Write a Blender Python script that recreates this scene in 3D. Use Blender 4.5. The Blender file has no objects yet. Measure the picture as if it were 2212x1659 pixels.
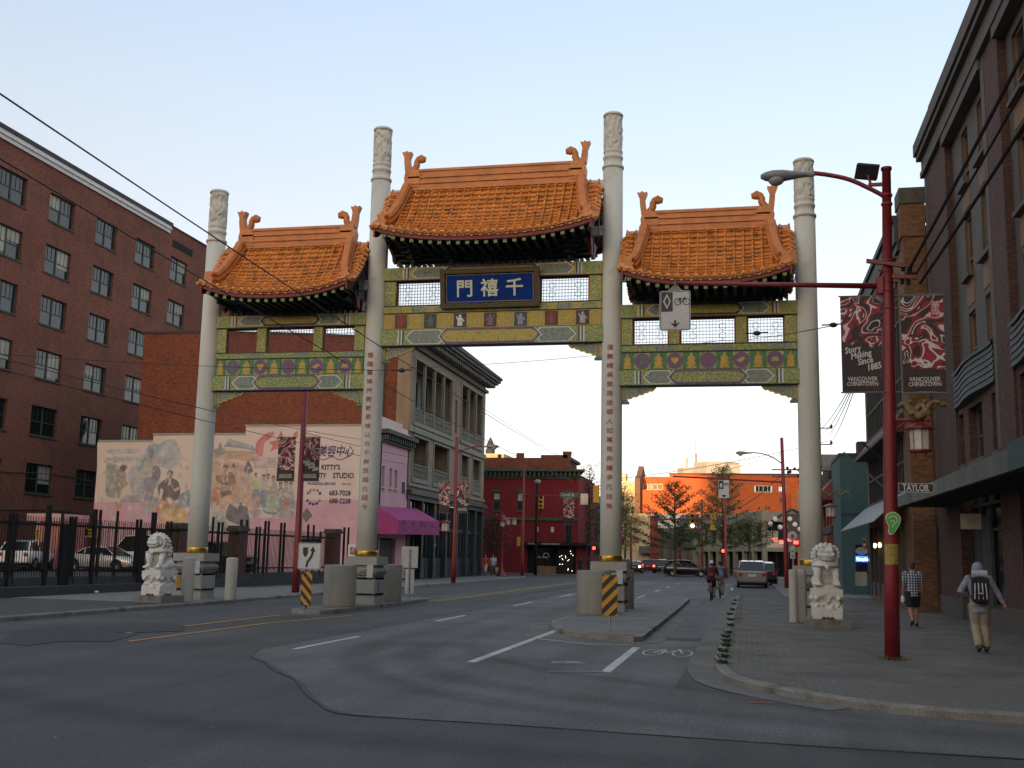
import bpy,math,random
from mathutils import Vector,Matrix
R = random.Random(7)
PI = math.pi
SC = bpy.context.scene
COL = SC.collection

# ---------------------------------------------------------------- camera
EYE = 1.80
FPX = 2366.0 / 2212.0
ROLL = math.radians(1.15); PITCH = math.radians(8.888); YAW = math.radians(12.103)
_f = Vector((-math.sin(YAW)*math.cos(PITCH),math.cos(YAW)*math.cos(PITCH),math.sin(PITCH)))
_r = Vector((math.cos(YAW),math.sin(YAW),0)); _u = _r.cross(_f)
_c,_s = math.cos(ROLL),math.sin(ROLL)
RR = _r*_c + _u*_s; UU = _u*_c - _r*_s
cam = bpy.data.cameras.new('camera'); cam_o = bpy.data.objects.new('camera',cam); COL.objects.link(cam_o)
cam.sensor_width = 36; cam.lens = 36*FPX; cam.clip_start = 0.1; cam.clip_end = 3000
cam_o.matrix_world = Matrix(((RR.x,UU.x,-_f.x,0),(RR.y,UU.y,-_f.y,0),(RR.z,UU.z,-_f.z,EYE),(0,0,0,1)))
SC.camera = cam_o

# ---------------------------------------------------------------- sky, sun, exposure
SUN_EL = math.radians(5.0); SUN_AZ = math.radians(188.0)      # azimuth from +Y clockwise: the sun is low behind the camera
w = bpy.data.worlds.new("World"); SC.world = w; w.use_nodes = True
nt = w.node_tree; nt.nodes.clear()
sky = nt.nodes.new('ShaderNodeTexSky'); sky.sky_type = 'NISHITA'; sky.sun_disc = False
sky.sun_elevation = math.radians(7); sky.sun_rotation = SUN_AZ
sky.air_density = 1.0; sky.dust_density = 1.6; sky.ozone_density = 1.5
# evening haze on top of the physical sky: pale and warm low down, blue higher up, the same all round
_tc = nt.nodes.new('ShaderNodeTexCoord'); _sp = nt.nodes.new('ShaderNodeSeparateXYZ'); nt.links.new(_tc.outputs['Generated'],_sp.inputs[0])
_rp = nt.nodes.new('ShaderNodeValToRGB'); nt.links.new(_sp.outputs['Z'],_rp.inputs[0])
_st = [(0.0,(.50,.44,.40)),(.03,(.26,.24,.36)),(.068,(.14,.11,.31)),(.155,(.17,.05,.10)),(.27,(.20,.11,.09)),(.38,(.19,.157,.153)),(.46,(.176,.165,.20)),(1.0,(.20,.215,.23))]
_el = _rp.color_ramp.elements
while len(_el) < len(_st): _el.new(.5)
for _i,(_p,_cc) in enumerate(_st): _el[_i].position = _p; _el[_i].color = (*_cc,1)
_sc = nt.nodes.new('ShaderNodeVectorMath'); _sc.operation = 'MULTIPLY'; _sc.inputs[1].default_value = (.192,.176,.158); nt.links.new(sky.outputs[0],_sc.inputs[0])
_mx = nt.nodes.new('ShaderNodeVectorMath'); _mx.operation = 'MULTIPLY_ADD'; _mx.inputs[1].default_value = (1,1,1)
nt.links.new(_rp.outputs[0],_mx.inputs[0]); nt.links.new(_sc.outputs[0],_mx.inputs[2])
bg = nt.nodes.new('ShaderNodeBackground'); bg.inputs['Strength'].default_value = 1.0
wo = nt.nodes.new('ShaderNodeOutputWorld')
nt.links.new(_mx.outputs[0],bg.inputs['Color']); nt.links.new(bg.outputs[0],wo.inputs[0])
sd = bpy.data.lights.new('sun','SUN'); sd.energy = 4.6; sd.angle = math.radians(0.6); sd.color = (1.0,0.56,0.26)
so = bpy.data.objects.new('sun',sd); COL.objects.link(so)
_sd = Vector((math.sin(SUN_AZ)*math.cos(SUN_EL),math.cos(SUN_AZ)*math.cos(SUN_EL),math.sin(SUN_EL)))
so.rotation_euler = _sd.to_track_quat('Z','Y').to_euler()
vs = SC.view_settings; vs.view_transform = 'Standard'; vs.look = 'None'; vs.exposure = 0.82; vs.gamma = 1.0; vs.use_curve_mapping = False

# ---------------------------------------------------------------- helpers
def ray(x,y):
    return _f + RR*((x-1106)/2366) + UU*((829.5-y)/2366)
def on_z(x,y,z=0.0):
    d = ray(x,y); return Vector((0,0,EYE)) + d*((z-EYE)/d.z)
def on_y(x,y,Y):
    d = ray(x,y); return Vector((0,0,EYE)) + d*(Y/d.y)
def on_x(x,y,X):
    d = ray(x,y); return Vector((0,0,EYE)) + d*(X/d.x)

def tag(o,label=None,cat=None,group=None,kind=None):
    if label: o['label'] = label
    if cat: o['category'] = cat
    if group: o['group'] = group
    if kind: o['kind'] = kind
    return o
def thing(name,label,cat,loc=(0,0,0),rot=0,group=None,kind=None):
    o = bpy.data.objects.new(name,None); COL.objects.link(o)
    o.location = loc; o.rotation_euler = (0,0,rot); o.empty_display_size = .2
    return tag(o,label,cat,group,kind)
def copy_tree(o,parent=None):
    c = o.copy(); COL.objects.link(c)
    if parent is not None: c.parent = parent
    for ch in list(o.children): copy_tree(ch,c)
    return c
def place_copy(o,loc,rot=0,label=None):
    c = copy_tree(o); c.location = loc; c.rotation_euler = (0,0,rot)
    if label: c['label'] = label
    return c
def obj(name,me,parent=None,mat=None,loc=None,rot=None,scale=None):
    o = bpy.data.objects.new(name,me); COL.objects.link(o)
    if parent is not None: o.parent = parent
    if loc is not None: o.location = loc
    if rot is not None: o.rotation_euler = rot
    if scale is not None: o.scale = scale
    return o

class Fr:
    """local frame: origin O, u along, n outward, w up"""
    def __init__(s,O=(0,0,0),U=(1,0,0),N=(0,-1,0),Z=(0,0,1)):
        s.O = Vector(O); s.U = Vector(U); s.N = Vector(N); s.Z = Vector(Z)
    def p(s,u,z,d=0): return s.O + s.U*u + s.Z*z + s.N*d
WORLD = Fr((0,0,0),(1,0,0),(0,1,0))   # u=x, z=z, d=y

class MB:
    def __init__(s): s.v = []; s.f = []; s.m = []; s.mi = 0; s.sm = []; s.smooth = False
    def add(s,vs,fs):
        b = len(s.v); s.v += [tuple(v) for v in vs]
        for f in fs: s.f.append([i+b for i in f]); s.m.append(s.mi); s.sm.append(s.smooth)
        return s
    def quad(s,a,b,c,d): return s.add([a,b,c,d],[(0,1,2,3)])
    def box(s,fr,u0,u1,z0,z1,d0,d1):
        P = [fr.p(u,z,d) for d in (d0,d1) for z in (z0,z1) for u in (u0,u1)]
        return s.add(P,[(0,1,3,2),(4,6,7,5),(0,4,5,1),(2,3,7,6),(0,2,6,4),(1,5,7,3)])
    def wbox(s,x0,x1,y0,y1,z0,z1): return s.box(WORLD,x0,x1,z0,z1,y0,y1)
    def bbox(s,fr,u0,u1,z0,z1,d0,d1,c=.01):
        """box whose front (d1) edges are chamfered"""
        P = [fr.p(u,z,d0) for z in (z0,z1) for u in (u0,u1)] + [fr.p(u,z,d1-c) for z in (z0,z1) for u in (u0,u1)] + \
            [fr.p(u,z,d1) for z in (z0+c,z1-c) for u in (u0+c,u1-c)]
        return s.add(P,[(0,1,3,2),(0,4,5,1),(2,3,7,6),(0,2,6,4),(1,5,7,3),
                         (8,10,11,9),(4,8,9,5),(6,7,11,10),(4,6,10,8),(5,9,11,7)])
    def prism(s,fr,poly,d0,d1):
        n = len(poly)
        s.add([fr.p(u,z,d0) for u,z in poly]+[fr.p(u,z,d1) for u,z in poly],
              [tuple(range(n))[::-1],tuple(range(n,2*n))]+[(i,(i+1) % n,n+(i+1) % n,n+i) for i in range(n)])
        return s
    def flat(s,fr,poly,d): return s.add([fr.p(u,z,d) for u,z in poly],[tuple(range(len(poly)))])
    def wprism(s,poly,z0,z1):
        n = len(poly)
        return s.add([(x,y,z0) for x,y in poly]+[(x,y,z1) for x,y in poly],
              [tuple(range(n))[::-1],tuple(range(n,2*n))]+[(i,(i+1) % n,n+(i+1) % n,n+i) for i in range(n)])
    def tube(s,pts,r,n=8,cap=True,flat=1.0):
        pts = [Vector(p) for p in pts]; k = len(pts)
        rs = r if isinstance(r,(list,tuple)) else [r]*k
        vs = []; T0 = None; A = None
        for i,p in enumerate(pts):
            t = (pts[min(i+1,k-1)]-pts[max(i-1,0)]).normalized()
            if A is None:
                A = t.cross(Vector((0,0,1)));
                if A.length < .05: A = t.cross(Vector((0,1,0)))
                A.normalize()
            else: A = (A - t*A.dot(t)).normalized()
            Bv = t.cross(A)
            for j in range(n):
                a = 2*PI*j/n
                vs.append(p + A*math.cos(a)*rs[i] + Bv*math.sin(a)*rs[i]*flat)
        fs = [(i*n+j,i*n+(j+1) % n,(i+1)*n+(j+1) % n,(i+1)*n+j) for i in range(k-1) for j in range(n)]
        if cap: fs += [tuple(range(n))[::-1],tuple(range((k-1)*n,k*n))]
        return s.add(vs,fs)
    def lathe(s,c,prof,n=24,axis=None):
        """prof: list of (r,z)"""
        c = Vector(c); vs = []
        for r,z in prof:
            for j in range(n):
                a = 2*PI*j/n; vs.append(c+Vector((r*math.cos(a),r*math.sin(a),z)))
        k = len(prof)
        fs = [(i*n+j,i*n+(j+1) % n,(i+1)*n+(j+1) % n,(i+1)*n+j) for i in range(k-1) for j in range(n)]
        fs += [tuple(range(n))[::-1],tuple(range((k-1)*n,k*n))]
        return s.add(vs,fs)
    def ell(s,c,rx,ry,rz,n=12,m=8,rot=None):
        c = Vector(c); vs = []
        for i in range(1,m):
            t = PI*i/m
            for j in range(n):
                a = 2*PI*j/n; q = Vector((rx*math.sin(t)*math.cos(a),ry*math.sin(t)*math.sin(a),rz*math.cos(t)))
                if rot is not None: q = rot @ q
                vs.append(c+q)
        e1 = Vector((0,0,rz)); e2 = Vector((0,0,-rz))
        if rot is not None: e1 = rot @ e1; e2 = rot @ e2
        vs += [c+e1,c+e2]; N = (m-1)*n
        fs = [(i*n+j,(i+1)*n+j,(i+1)*n+(j+1) % n,i*n+(j+1) % n) for i in range(m-2) for j in range(n)]
        fs += [(N,j,(j+1) % n) for j in range(n)] + [(N+1,(m-2)*n+(j+1) % n,(m-2)*n+j) for j in range(n)]
        return s.add(vs,fs)
    def mesh(s,name,mats):
        me = bpy.data.meshes.new(name); me.from_pydata(s.v,[],s.f)
        if not isinstance(mats,(list,tuple)): mats = [mats]
        for m in mats: me.materials.append(m)
        if len(mats) > 1 or any(s.m): me.polygons.foreach_set('material_index',s.m)
        if any(s.sm): me.polygons.foreach_set('use_smooth',s.sm)
        me.update(); return me
    def build(s,name,mats,parent=None,kind=None,label=None):
        """vertices are in world space when the parents are unrotated; the offset of the parents is taken off"""
        if parent is not None:
            L = Vector((0,0,0)); q = parent
            while q is not None: L += q.location; q = q.parent
            s.v = [(a-L.x,b-L.y,c-L.z) for a,b,c in s.v]
        o = obj(name,s.mesh(name,mats),parent)
        if kind: o['kind'] = kind
        if label: o['label'] = label
        return o
    def local(s,name,mats,parent=None):      # vertices already local to the parent
        return obj(name,s.mesh(name,mats),parent)
def centre_mesh(s):  # recentre builder on its bottom-centre, return offset
    xs = [v[0] for v in s.v]; ys = [v[1] for v in s.v]; zs = [v[2] for v in s.v]
    return Vector(((min(xs)+max(xs))/2,(min(ys)+max(ys))/2,min(zs)))

def fuse(mb,voxel,smooth=2):
    """one continuous surface out of overlapping volumes"""
    me = bpy.data.meshes.new('tmp')
    me.from_pydata(mb.v,[],mb.f); me.update()
    o = bpy.data.objects.new('tmp',me); COL.objects.link(o)
    m = o.modifiers.new('r','REMESH'); m.mode = 'VOXEL'; m.voxel_size = voxel; m.use_smooth_shade = True
    if smooth:
        s2 = o.modifiers.new('s','SMOOTH'); s2.iterations = smooth; s2.factor = .5
    dg = bpy.context.evaluated_depsgraph_get(); dg.update()
    out = bpy.data.meshes.new_from_object(o.evaluated_get(dg))
    bpy.data.objects.remove(o); bpy.data.meshes.remove(me)
    return out
def fused(mb,name,voxel,mat,parent,smooth=2):
    me = fuse(mb,voxel,smooth); me.materials.clear(); me.materials.append(mat)
    return obj(name,me,parent)

def text_mb(mb,txt,fr,u,z,d,size,align='LEFT',depth=0.0,sx=1.0,shear=0.0,rot=0.0,space=1.0,bold=0.0):
    """lettering as thin real shapes on a surface"""
    cu = bpy.data.curves.new('t','FONT'); cu.body = txt; cu.size = size; cu.align_x = align; cu.resolution_u = 2
    cu.shear = shear; cu.space_character = space; cu.offset = bold; cu.fill_mode = 'FRONT'
    o = bpy.data.objects.new('t',cu); COL.objects.link(o)
    dg = bpy.context.evaluated_depsgraph_get(); dg.update()
    me = bpy.data.meshes.new_from_object(o.evaluated_get(dg))
    vs = []
    c,s_ = math.cos(rot),math.sin(rot)
    for v in me.vertices:
        x,y = v.co.x*sx,v.co.y
        vs.append(fr.p(u+x*c-y*s_,z+x*s_+y*c,d))
    mb.add(vs,[tuple(p.vertices) for p in me.polygons])
    bpy.data.objects.remove(o); bpy.data.meshes.remove(me); bpy.data.curves.remove(cu)
    return mb

def wall_holes(mb,fr,u0,u1,z0,z1,holes,depth=.25,d=0.0):
    """wall sheet with rectangular openings that have real reveals"""
    us = sorted({u0,u1,*[h[0] for h in holes],*[h[1] for h in holes]}); zs = sorted({z0,z1,*[h[2] for h in holes],*[h[3] for h in holes]})
    us = [u for u in us if u0 <= u <= u1]; zs = [z for z in zs if z0 <= z <= z1]
    for i in range(len(us)-1):
        for j in range(len(zs)-1):
            cu,cz = (us[i]+us[i+1])/2,(zs[j]+zs[j+1])/2
            if any(h[0] < cu < h[1] and h[2] < cz < h[3] for h in holes): continue
            mb.quad(fr.p(us[i],zs[j],d),fr.p(us[i+1],zs[j],d),fr.p(us[i+1],zs[j+1],d),fr.p(us[i],zs[j+1],d))
    for a,b,c,e in [h[:4] for h in holes]:
        D = d-depth
        mb.quad(fr.p(a,c,d),fr.p(b,c,d),fr.p(b,c,D),fr.p(a,c,D))
        mb.quad(fr.p(a,e,d),fr.p(a,e,D),fr.p(b,e,D),fr.p(b,e,d))
        mb.quad(fr.p(a,c,d),fr.p(a,c,D),fr.p(a,e,D),fr.p(a,e,d))
        mb.quad(fr.p(b,c,d),fr.p(b,e,d),fr.p(b,e,D),fr.p(b,c,D))
    return mb

# ---------------------------------------------------------------- materials
def _n(t,k,**kw):
    n = t.nodes.new(k)
    for a,b in kw.items(): setattr(n,a,b)
    return n
def mat(name,col,rough=.75,metal=0.0,var=.22,scale=1.5,fine=.12,bump=.15,bscale=30.0,streak=0.0,emit=0.0,coat=0.0,spec=.5,stain=None):
    """plain paint, stone, metal: broad unevenness + fine grain + relief"""
    m = bpy.data.materials.new(name); m.use_nodes = True; t = m.node_tree; b = t.nodes['Principled BSDF']
    tc = _n(t,'ShaderNodeTexCoord')
    n1 = _n(t,'ShaderNodeTexNoise'); n1.inputs['Scale'].default_value = scale; n1.inputs['Detail'].default_value = 5; n1.inputs['Roughness'].default_value = .6
    n2 = _n(t,'ShaderNodeTexNoise'); n2.inputs['Scale'].default_value = bscale; n2.inputs['Detail'].default_value = 3
    L = t.links.new
    L(tc.outputs['Object'],n2.inputs['Vector'])
    if streak:
        mp = _n(t,'ShaderNodeMapping'); mp.inputs['Scale'].default_value = (1,1,streak); L(tc.outputs['Object'],mp.inputs['Vector']); L(mp.outputs[0],n1.inputs['Vector'])
    else: L(tc.outputs['Object'],n1.inputs['Vector'])
    a1 = _n(t,'ShaderNodeMapRange'); a1.inputs['From Min'].default_value = .3; a1.inputs['From Max'].default_value = .7
    a1.inputs['To Min'].default_value = 1-var; a1.inputs['To Max'].default_value = 1+var
    a2 = _n(t,'ShaderNodeMapRange'); a2.inputs['From Min'].default_value = .3; a2.inputs['From Max'].default_value = .7
    a2.inputs['To Min'].default_value = 1-fine; a2.inputs['To Max'].default_value = 1+fine
    L(n1.outputs[0],a1.inputs['Value']); L(n2.outputs[0],a2.inputs['Value'])
    mm = _n(t,'ShaderNodeMath',operation='MULTIPLY'); L(a1.outputs[0],mm.inputs[0]); L(a2.outputs[0],mm.inputs[1])
    vm = _n(t,'ShaderNodeVectorMath',operation='SCALE'); vm.inputs[0].default_value = col[:3]; L(mm.outputs[0],vm.inputs['Scale'])
    out = vm.outputs[0]
    if stain:
        n3 = _n(t,'ShaderNodeTexNoise'); n3.inputs['Scale'].default_value = stain[2]; n3.inputs['Detail'].default_value = 6; L(tc.outputs['Object'],n3.inputs['Vector'])
        r3 = _n(t,'ShaderNodeMapRange'); r3.inputs['From Min'].default_value = stain[1]; r3.inputs['From Max'].default_value = stain[1]+.12; L(n3.outputs[0],r3.inputs['Value'])
        mx = _n(t,'ShaderNodeMix',data_type='RGBA'); L(r3.outputs[0],mx.inputs[0]); L(out,mx.inputs[6]); mx.inputs[7].default_value = (*stain[0],1); out = mx.outputs[2]
    L(out,b.inputs['Base Color'])
    b.inputs['Roughness'].default_value = rough; b.inputs['Metallic'].default_value = metal
    b.inputs['Specular IOR Level'].default_value = spec; b.inputs['Coat Weight'].default_value = coat
    if bump:
        bp = _n(t,'ShaderNodeBump'); bp.inputs['Strength'].default_value = bump; bp.inputs['Distance'].default_value = .02
        L(n2.outputs[0],bp.inputs['Height']); L(bp.outputs[0],b.inputs['Normal'])
    if emit:
        b.inputs['Emission Color'].default_value = (*col[:3],1); b.inputs['Emission Strength'].default_value = emit
    return m
def glass(name,col=(.015,.018,.02),rough=.04,var=.5,scale=.35,warp=.012):
    """window glass seen from outside by day: dark room behind, mirror of the sky"""
    m = bpy.data.materials.new(name); m.use_nodes = True; t = m.node_tree; b = t.nodes['Principled BSDF']; L = t.links.new
    tc = _n(t,'ShaderNodeTexCoord'); n1 = _n(t,'ShaderNodeTexNoise'); n1.inputs['Scale'].default_value = scale; L(tc.outputs['Object'],n1.inputs['Vector'])
    g = _n(t,'ShaderNodeNewGeometry')
    a = _n(t,'ShaderNodeMapRange'); a.inputs['To Min'].default_value = 1-var; a.inputs['To Max'].default_value = 1+var; L(g.outputs['Random Per Island'],a.inputs['Value'])
    vm = _n(t,'ShaderNodeVectorMath',operation='SCALE'); vm.inputs[0].default_value = col; L(a.outputs[0],vm.inputs['Scale']); L(vm.outputs[0],b.inputs['Base Color'])
    bp = _n(t,'ShaderNodeBump'); bp.inputs['Strength'].default_value = warp*8; bp.inputs['Distance'].default_value = .1; L(n1.outputs[0],bp.inputs['Height']); L(bp.outputs[0],b.inputs['Normal'])
    b.inputs['Roughness'].default_value = rough; b.inputs['IOR'].default_value = 1.55; b.inputs['Specular IOR Level'].default_value = .55
    return m
def brick(name,c1,c2,mortar,w=.21,h=.075,var=.25,big=.35,soot=None,bump=.5):
    m = bpy.data.materials.new(name); m.use_nodes = True; t = m.node_tree; b = t.nodes['Principled BSDF']; L = t.links.new
    tc = _n(t,'ShaderNodeTexCoord'); sp = _n(t,'ShaderNodeSeparateXYZ'); L(tc.outputs['Object'],sp.inputs[0])
    ad = _n(t,'ShaderNodeMath',operation='ADD'); L(sp.outputs['X'],ad.inputs[0]); L(sp.outputs['Y'],ad.inputs[1])
    cb = _n(t,'ShaderNodeCombineXYZ'); L(ad.outputs[0],cb.inputs['X']); L(sp.outputs['Z'],cb.inputs['Y'])
    br = _n(t,'ShaderNodeTexBrick'); br.inputs['Scale'].default_value = 1; br.inputs['Brick Width'].default_value = w; br.inputs['Row Height'].default_value = h
    br.inputs['Mortar Size'].default_value = .007; br.inputs['Mortar Smooth'].default_value = .2; br.inputs['Bias'].default_value = -.1
    br.inputs['Color1'].default_value = (*c1,1); br.inputs['Color2'].default_value = (*c2,1); br.inputs['Mortar'].default_value = (*mortar,1)
    L(cb.outputs[0],br.inputs['Vector'])
    n0 = _n(t,'ShaderNodeTexNoise'); n0.inputs['Scale'].default_value = big; n0.inputs['Detail'].default_value = 7; n0.inputs['Roughness'].default_value = .65; L(tc.outputs['Object'],n0.inputs['Vector'])
    n1 = _n(t,'ShaderNodeTexNoise'); n1.inputs['Scale'].default_value = 7; n1.inputs['Detail'].default_value = 4
    mp = _n(t,'ShaderNodeMapping'); mp.inputs['Scale'].default_value = (.5,.5,1.6); L(tc.outputs['Object'],mp.inputs['Vector']); L(mp.outputs[0],n1.inputs['Vector'])
    a = _n(t,'ShaderNodeMapRange'); a.inputs['From Min'].default_value = .3; a.inputs['From Max'].default_value = .7; a.inputs['To Min'].default_value = 1-var; a.inputs['To Max'].default_value = 1+var; L(n0.outputs[0],a.inputs['Value'])
    a2 = _n(t,'ShaderNodeMapRange'); a2.inputs['From Min'].default_value = .3; a2.inputs['From Max'].default_value = .7; a2.inputs['To Min'].default_value = .68; a2.inputs['To Max'].default_value = 1.35; L(n1.outputs[0],a2.inputs['Value'])
    mm = _n(t,'ShaderNodeMath',operation='MULTIPLY'); L(a.outputs[0],mm.inputs[0]); L(a2.outputs[0],mm.inputs[1])
    vm = _n(t,'ShaderNodeVectorMath',operation='SCALE'); L(br.outputs['Color'],vm.inputs[0]); L(mm.outputs[0],vm.inputs['Scale']); out = vm.outputs[0]
    if soot:
        n3 = _n(t,'ShaderNodeTexNoise'); n3.inputs['Scale'].default_value = .5; n3.inputs['Detail'].default_value = 8; n3.inputs['Roughness'].default_value = .7; L(tc.outputs['Object'],n3.inputs['Vector'])
        r3 = _n(t,'ShaderNodeMapRange'); r3.inputs['From Min'].default_value = .5; r3.inputs['From Max'].default_value = .7; r3.inputs['To Max'].default_value = .75; L(n3.outputs[0],r3.inputs['Value'])
        mx = _n(t,'ShaderNodeMix',data_type='RGBA'); L(r3.outputs[0],mx.inputs[0]); L(out,mx.inputs[6]); mx.inputs[7].default_value = (*soot,1); out = mx.outputs[2]
    L(out,b.inputs['Base Color']); b.inputs['Roughness'].default_value = .9
    bp = _n(t,'ShaderNodeBump'); bp.inputs['Strength'].default_value = bump; bp.inputs['Distance'].default_value = .01; bp.invert = True; L(br.outputs['Fac'],bp.inputs['Height']); L(bp.outputs[0],b.inputs['Normal'])
    return m
def pattern(name,stops,scale=8.0,rough=.6,kind='F1',rnd=1.0,mix=None):
    """painted ornament: cells whose rings step through several colours"""
    m = bpy.data.materials.new(name); m.use_nodes = True; t = m.node_tree; b = t.nodes['Principled BSDF']; L = t.links.new
    tc = _n(t,'ShaderNodeTexCoord')
    sp = _n(t,'ShaderNodeSeparateXYZ'); L(tc.outputs['Object'],sp.inputs[0]); cb = _n(t,'ShaderNodeCombineXYZ'); L(sp.outputs['X'],cb.inputs['X']); L(sp.outputs['Z'],cb.inputs['Y'])
    v = _n(t,'ShaderNodeTexVoronoi',feature=kind,voronoi_dimensions='2D'); v.inputs['Scale'].default_value = scale; v.inputs['Randomness'].default_value = rnd
    L(cb.outputs[0],v.inputs['Vector'])
    mu = _n(t,'ShaderNodeMath',operation='MULTIPLY'); mu.inputs[1].default_value = 1.35; L(v.outputs['Distance'],mu.inputs[0])
    r = _n(t,'ShaderNodeValToRGB'); r.color_ramp.interpolation = 'CONSTANT'
    e = r.color_ramp.elements
    while len(e) < len(stops): e.new(.5)
    for i,(p,c) in enumerate(stops): e[i].position = p; e[i].color = (*c,1)
    L(mu.outputs[0],r.inputs[0])
    L(r.outputs[0],b.inputs['Base Color']); b.inputs['Roughness'].default_value = rough
    return m
# ================================================================ materials used all over
M = {}
M['concrete'] = mat('concrete',(.25,.24,.215),.9,var=.2,scale=.9,fine=.2,bump=.25,bscale=45)
M['kerb'] = mat('kerb_concrete',(.19,.18,.155),.9,var=.3,scale=1.4,fine=.25,bump=.3,bscale=40,stain=((.075,.07,.06),.56,1.1))
M['gutter'] = mat('gutter_concrete',(.13,.125,.112),.9,var=.3,scale=.8,fine=.25,bump=.3,bscale=40)
M['drum'] = mat('weathered_concrete',(.235,.225,.19),.92,var=.22,scale=1.6,fine=.16,bump=.3,bscale=60,streak=.25)
M['stone'] = mat('grey_granite',(.30,.295,.26),.8,var=.14,scale=1.2,fine=.16,bump=.15,bscale=80)
M['pillar'] = mat('pillar_concrete',(.56,.57,.51),.82,var=.13,scale=1.6,fine=.08,bump=.15,bscale=50,streak=.12,stain=((.44,.44,.39),.60,1.1))
M['pillar_shade'] = M['pillar']
M['marble'] = mat('white_marble',(.60,.595,.555),.75,var=.16,scale=2.5,fine=.1,bump=.3,bscale=40,stain=((.33,.31,.26),.6,3.0))
M['white'] = mat('white_paint',(.68,.68,.66),.6,var=.1,scale=2,fine=.05,bump=.05)
M['cream'] = mat('cream_plaster',(.55,.50,.38),.8,var=.14,scale=.8,fine=.08)
M['black'] = mat('black_iron',(.008,.008,.008),.7,var=.3,fine=.1,bump=.05,spec=.2)
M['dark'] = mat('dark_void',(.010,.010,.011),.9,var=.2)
M['red'] = mat('red_pole_paint',(.19,.014,.018),.42,var=.2,scale=2,fine=.1,bump=.06,stain=((.10,.012,.012),.62,5))
M['brass'] = mat('brass',(.50,.34,.08),.3,metal=1.0,var=.25,scale=6)
M['steel'] = mat('galvanised_steel',(.30,.31,.30),.5,metal=.6,var=.2,scale=6)
M['greymetal'] = mat('grey_metal',(.17,.18,.18),.55,metal=.3,var=.2)
M['rubber'] = mat('rubber',(.018,.018,.018),.85,var=.2)
M['wire'] = mat('wire_black',(.012,.012,.012),.6,var=.1)
M['roadwhite'] = mat('road_white',(.46,.46,.45),.8,var=.25,scale=3,fine=.25,bump=.1,stain=((.12,.12,.12),.60,9))
M['roadyellow'] = mat('road_yellow',(.42,.24,.035),.8,var=.25,scale=3,fine=.2,bump=.1,stain=((.10,.085,.05),.58,9))
M['roadworn'] = mat('road_worn_paint',(.23,.23,.225),.85,var=.3,scale=4,fine=.3,stain=((.085,.085,.088),.5,5))
M['orangespray'] = mat('orange_spray',(.50,.08,.02),.8,var=.3,scale=8,stain=((.09,.08,.08),.5,14))

def asphalt(name,col,var=.18,spk=.5):
    m = bpy.data.materials.new(name); m.use_nodes = True; t = m.node_tree; b = t.nodes['Principled BSDF']; L = t.links.new
    tc = _n(t,'ShaderNodeTexCoord')
    nb = _n(t,'ShaderNodeTexNoise'); nb.inputs['Scale'].default_value = .38; nb.inputs['Detail'].default_value = 6; L(tc.outputs['Object'],nb.inputs['Vector'])
    mp = _n(t,'ShaderNodeMapping'); mp.inputs['Scale'].default_value = (1.3,.07,1); L(tc.outputs['Object'],mp.inputs['Vector'])
    ns = _n(t,'ShaderNodeTexNoise'); ns.inputs['Scale'].default_value = 1; ns.inputs['Detail'].default_value = 4; L(mp.outputs[0],ns.inputs['Vector'])
    nf = _n(t,'ShaderNodeTexNoise'); nf.inputs['Scale'].default_value = 55; nf.inputs['Detail'].default_value = 4; nf.inputs['Roughness'].default_value = .75; L(tc.outputs['Object'],nf.inputs['Vector'])
    ng = _n(t,'ShaderNodeTexNoise'); ng.inputs['Scale'].default_value = 20; ng.inputs['Detail'].default_value = 8; ng.inputs['Roughness'].default_value = .8; L(tc.outputs['Object'],ng.inputs['Vector'])
    prev = None
    for n,k in ((nb,var),(ns,var*.8),(nf,spk*1.3),(ng,.62)):
        a = _n(t,'ShaderNodeMapRange'); a.inputs['From Min'].default_value = .3; a.inputs['From Max'].default_value = .7; a.inputs['To Min'].default_value = 1-k; a.inputs['To Max'].default_value = 1+k; L(n.outputs[0],a.inputs['Value'])
        if prev is None: prev = a.outputs[0]
        else:
            q = _n(t,'ShaderNodeMath',operation='MULTIPLY'); L(prev,q.inputs[0]); L(a.outputs[0],q.inputs[1]); prev = q.outputs[0]
    vm = _n(t,'ShaderNodeVectorMath',operation='SCALE'); vm.inputs[0].default_value = col; L(prev,vm.inputs['Scale'])
    n3 = _n(t,'ShaderNodeTexNoise'); n3.inputs['Scale'].default_value = 1.7; n3.inputs['Detail'].default_value = 9; n3.inputs['Roughness'].default_value = .7; L(tc.outputs['Object'],n3.inputs['Vector'])
    r3 = _n(t,'ShaderNodeMapRange'); r3.inputs['From Min'].default_value = .62; r3.inputs['From Max'].default_value = .72; r3.inputs['To Max'].default_value = .5; L(n3.outputs[0],r3.inputs['Value'])
    mx = _n(t,'ShaderNodeMix',data_type='RGBA'); L(r3.outputs[0],mx.inputs[0]); L(vm.outputs[0],mx.inputs[6]); mx.inputs[7].default_value = (col[0]*.6,col[1]*.6,col[2]*.6,1)
    L(mx.outputs[2],b.inputs['Base Color']); b.inputs['Roughness'].default_value = .82
    bp = _n(t,'ShaderNodeBump'); bp.inputs['Strength'].default_value = .6; bp.inputs['Distance'].default_value = .006; L(nf.outputs[0],bp.inputs['Height']); L(bp.outputs[0],b.inputs['Normal'])
    return m
M['asphalt'] = asphalt('asphalt',(.054,.055,.053),.26)
M['asphalt_old'] = asphalt('asphalt_old',(.094,.094,.091),.28)
M['asphalt_patch'] = asphalt('asphalt_patch',(.036,.037,.040),.15)
M['paver'] = mat('paver',(.122,.119,.108),.9,var=.3,scale=.7,fine=.3,bump=.3,bscale=40)
M['paver_bed'] = mat('paver_bed',(.05,.049,.045),.95,var=.3,scale=2)
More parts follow.
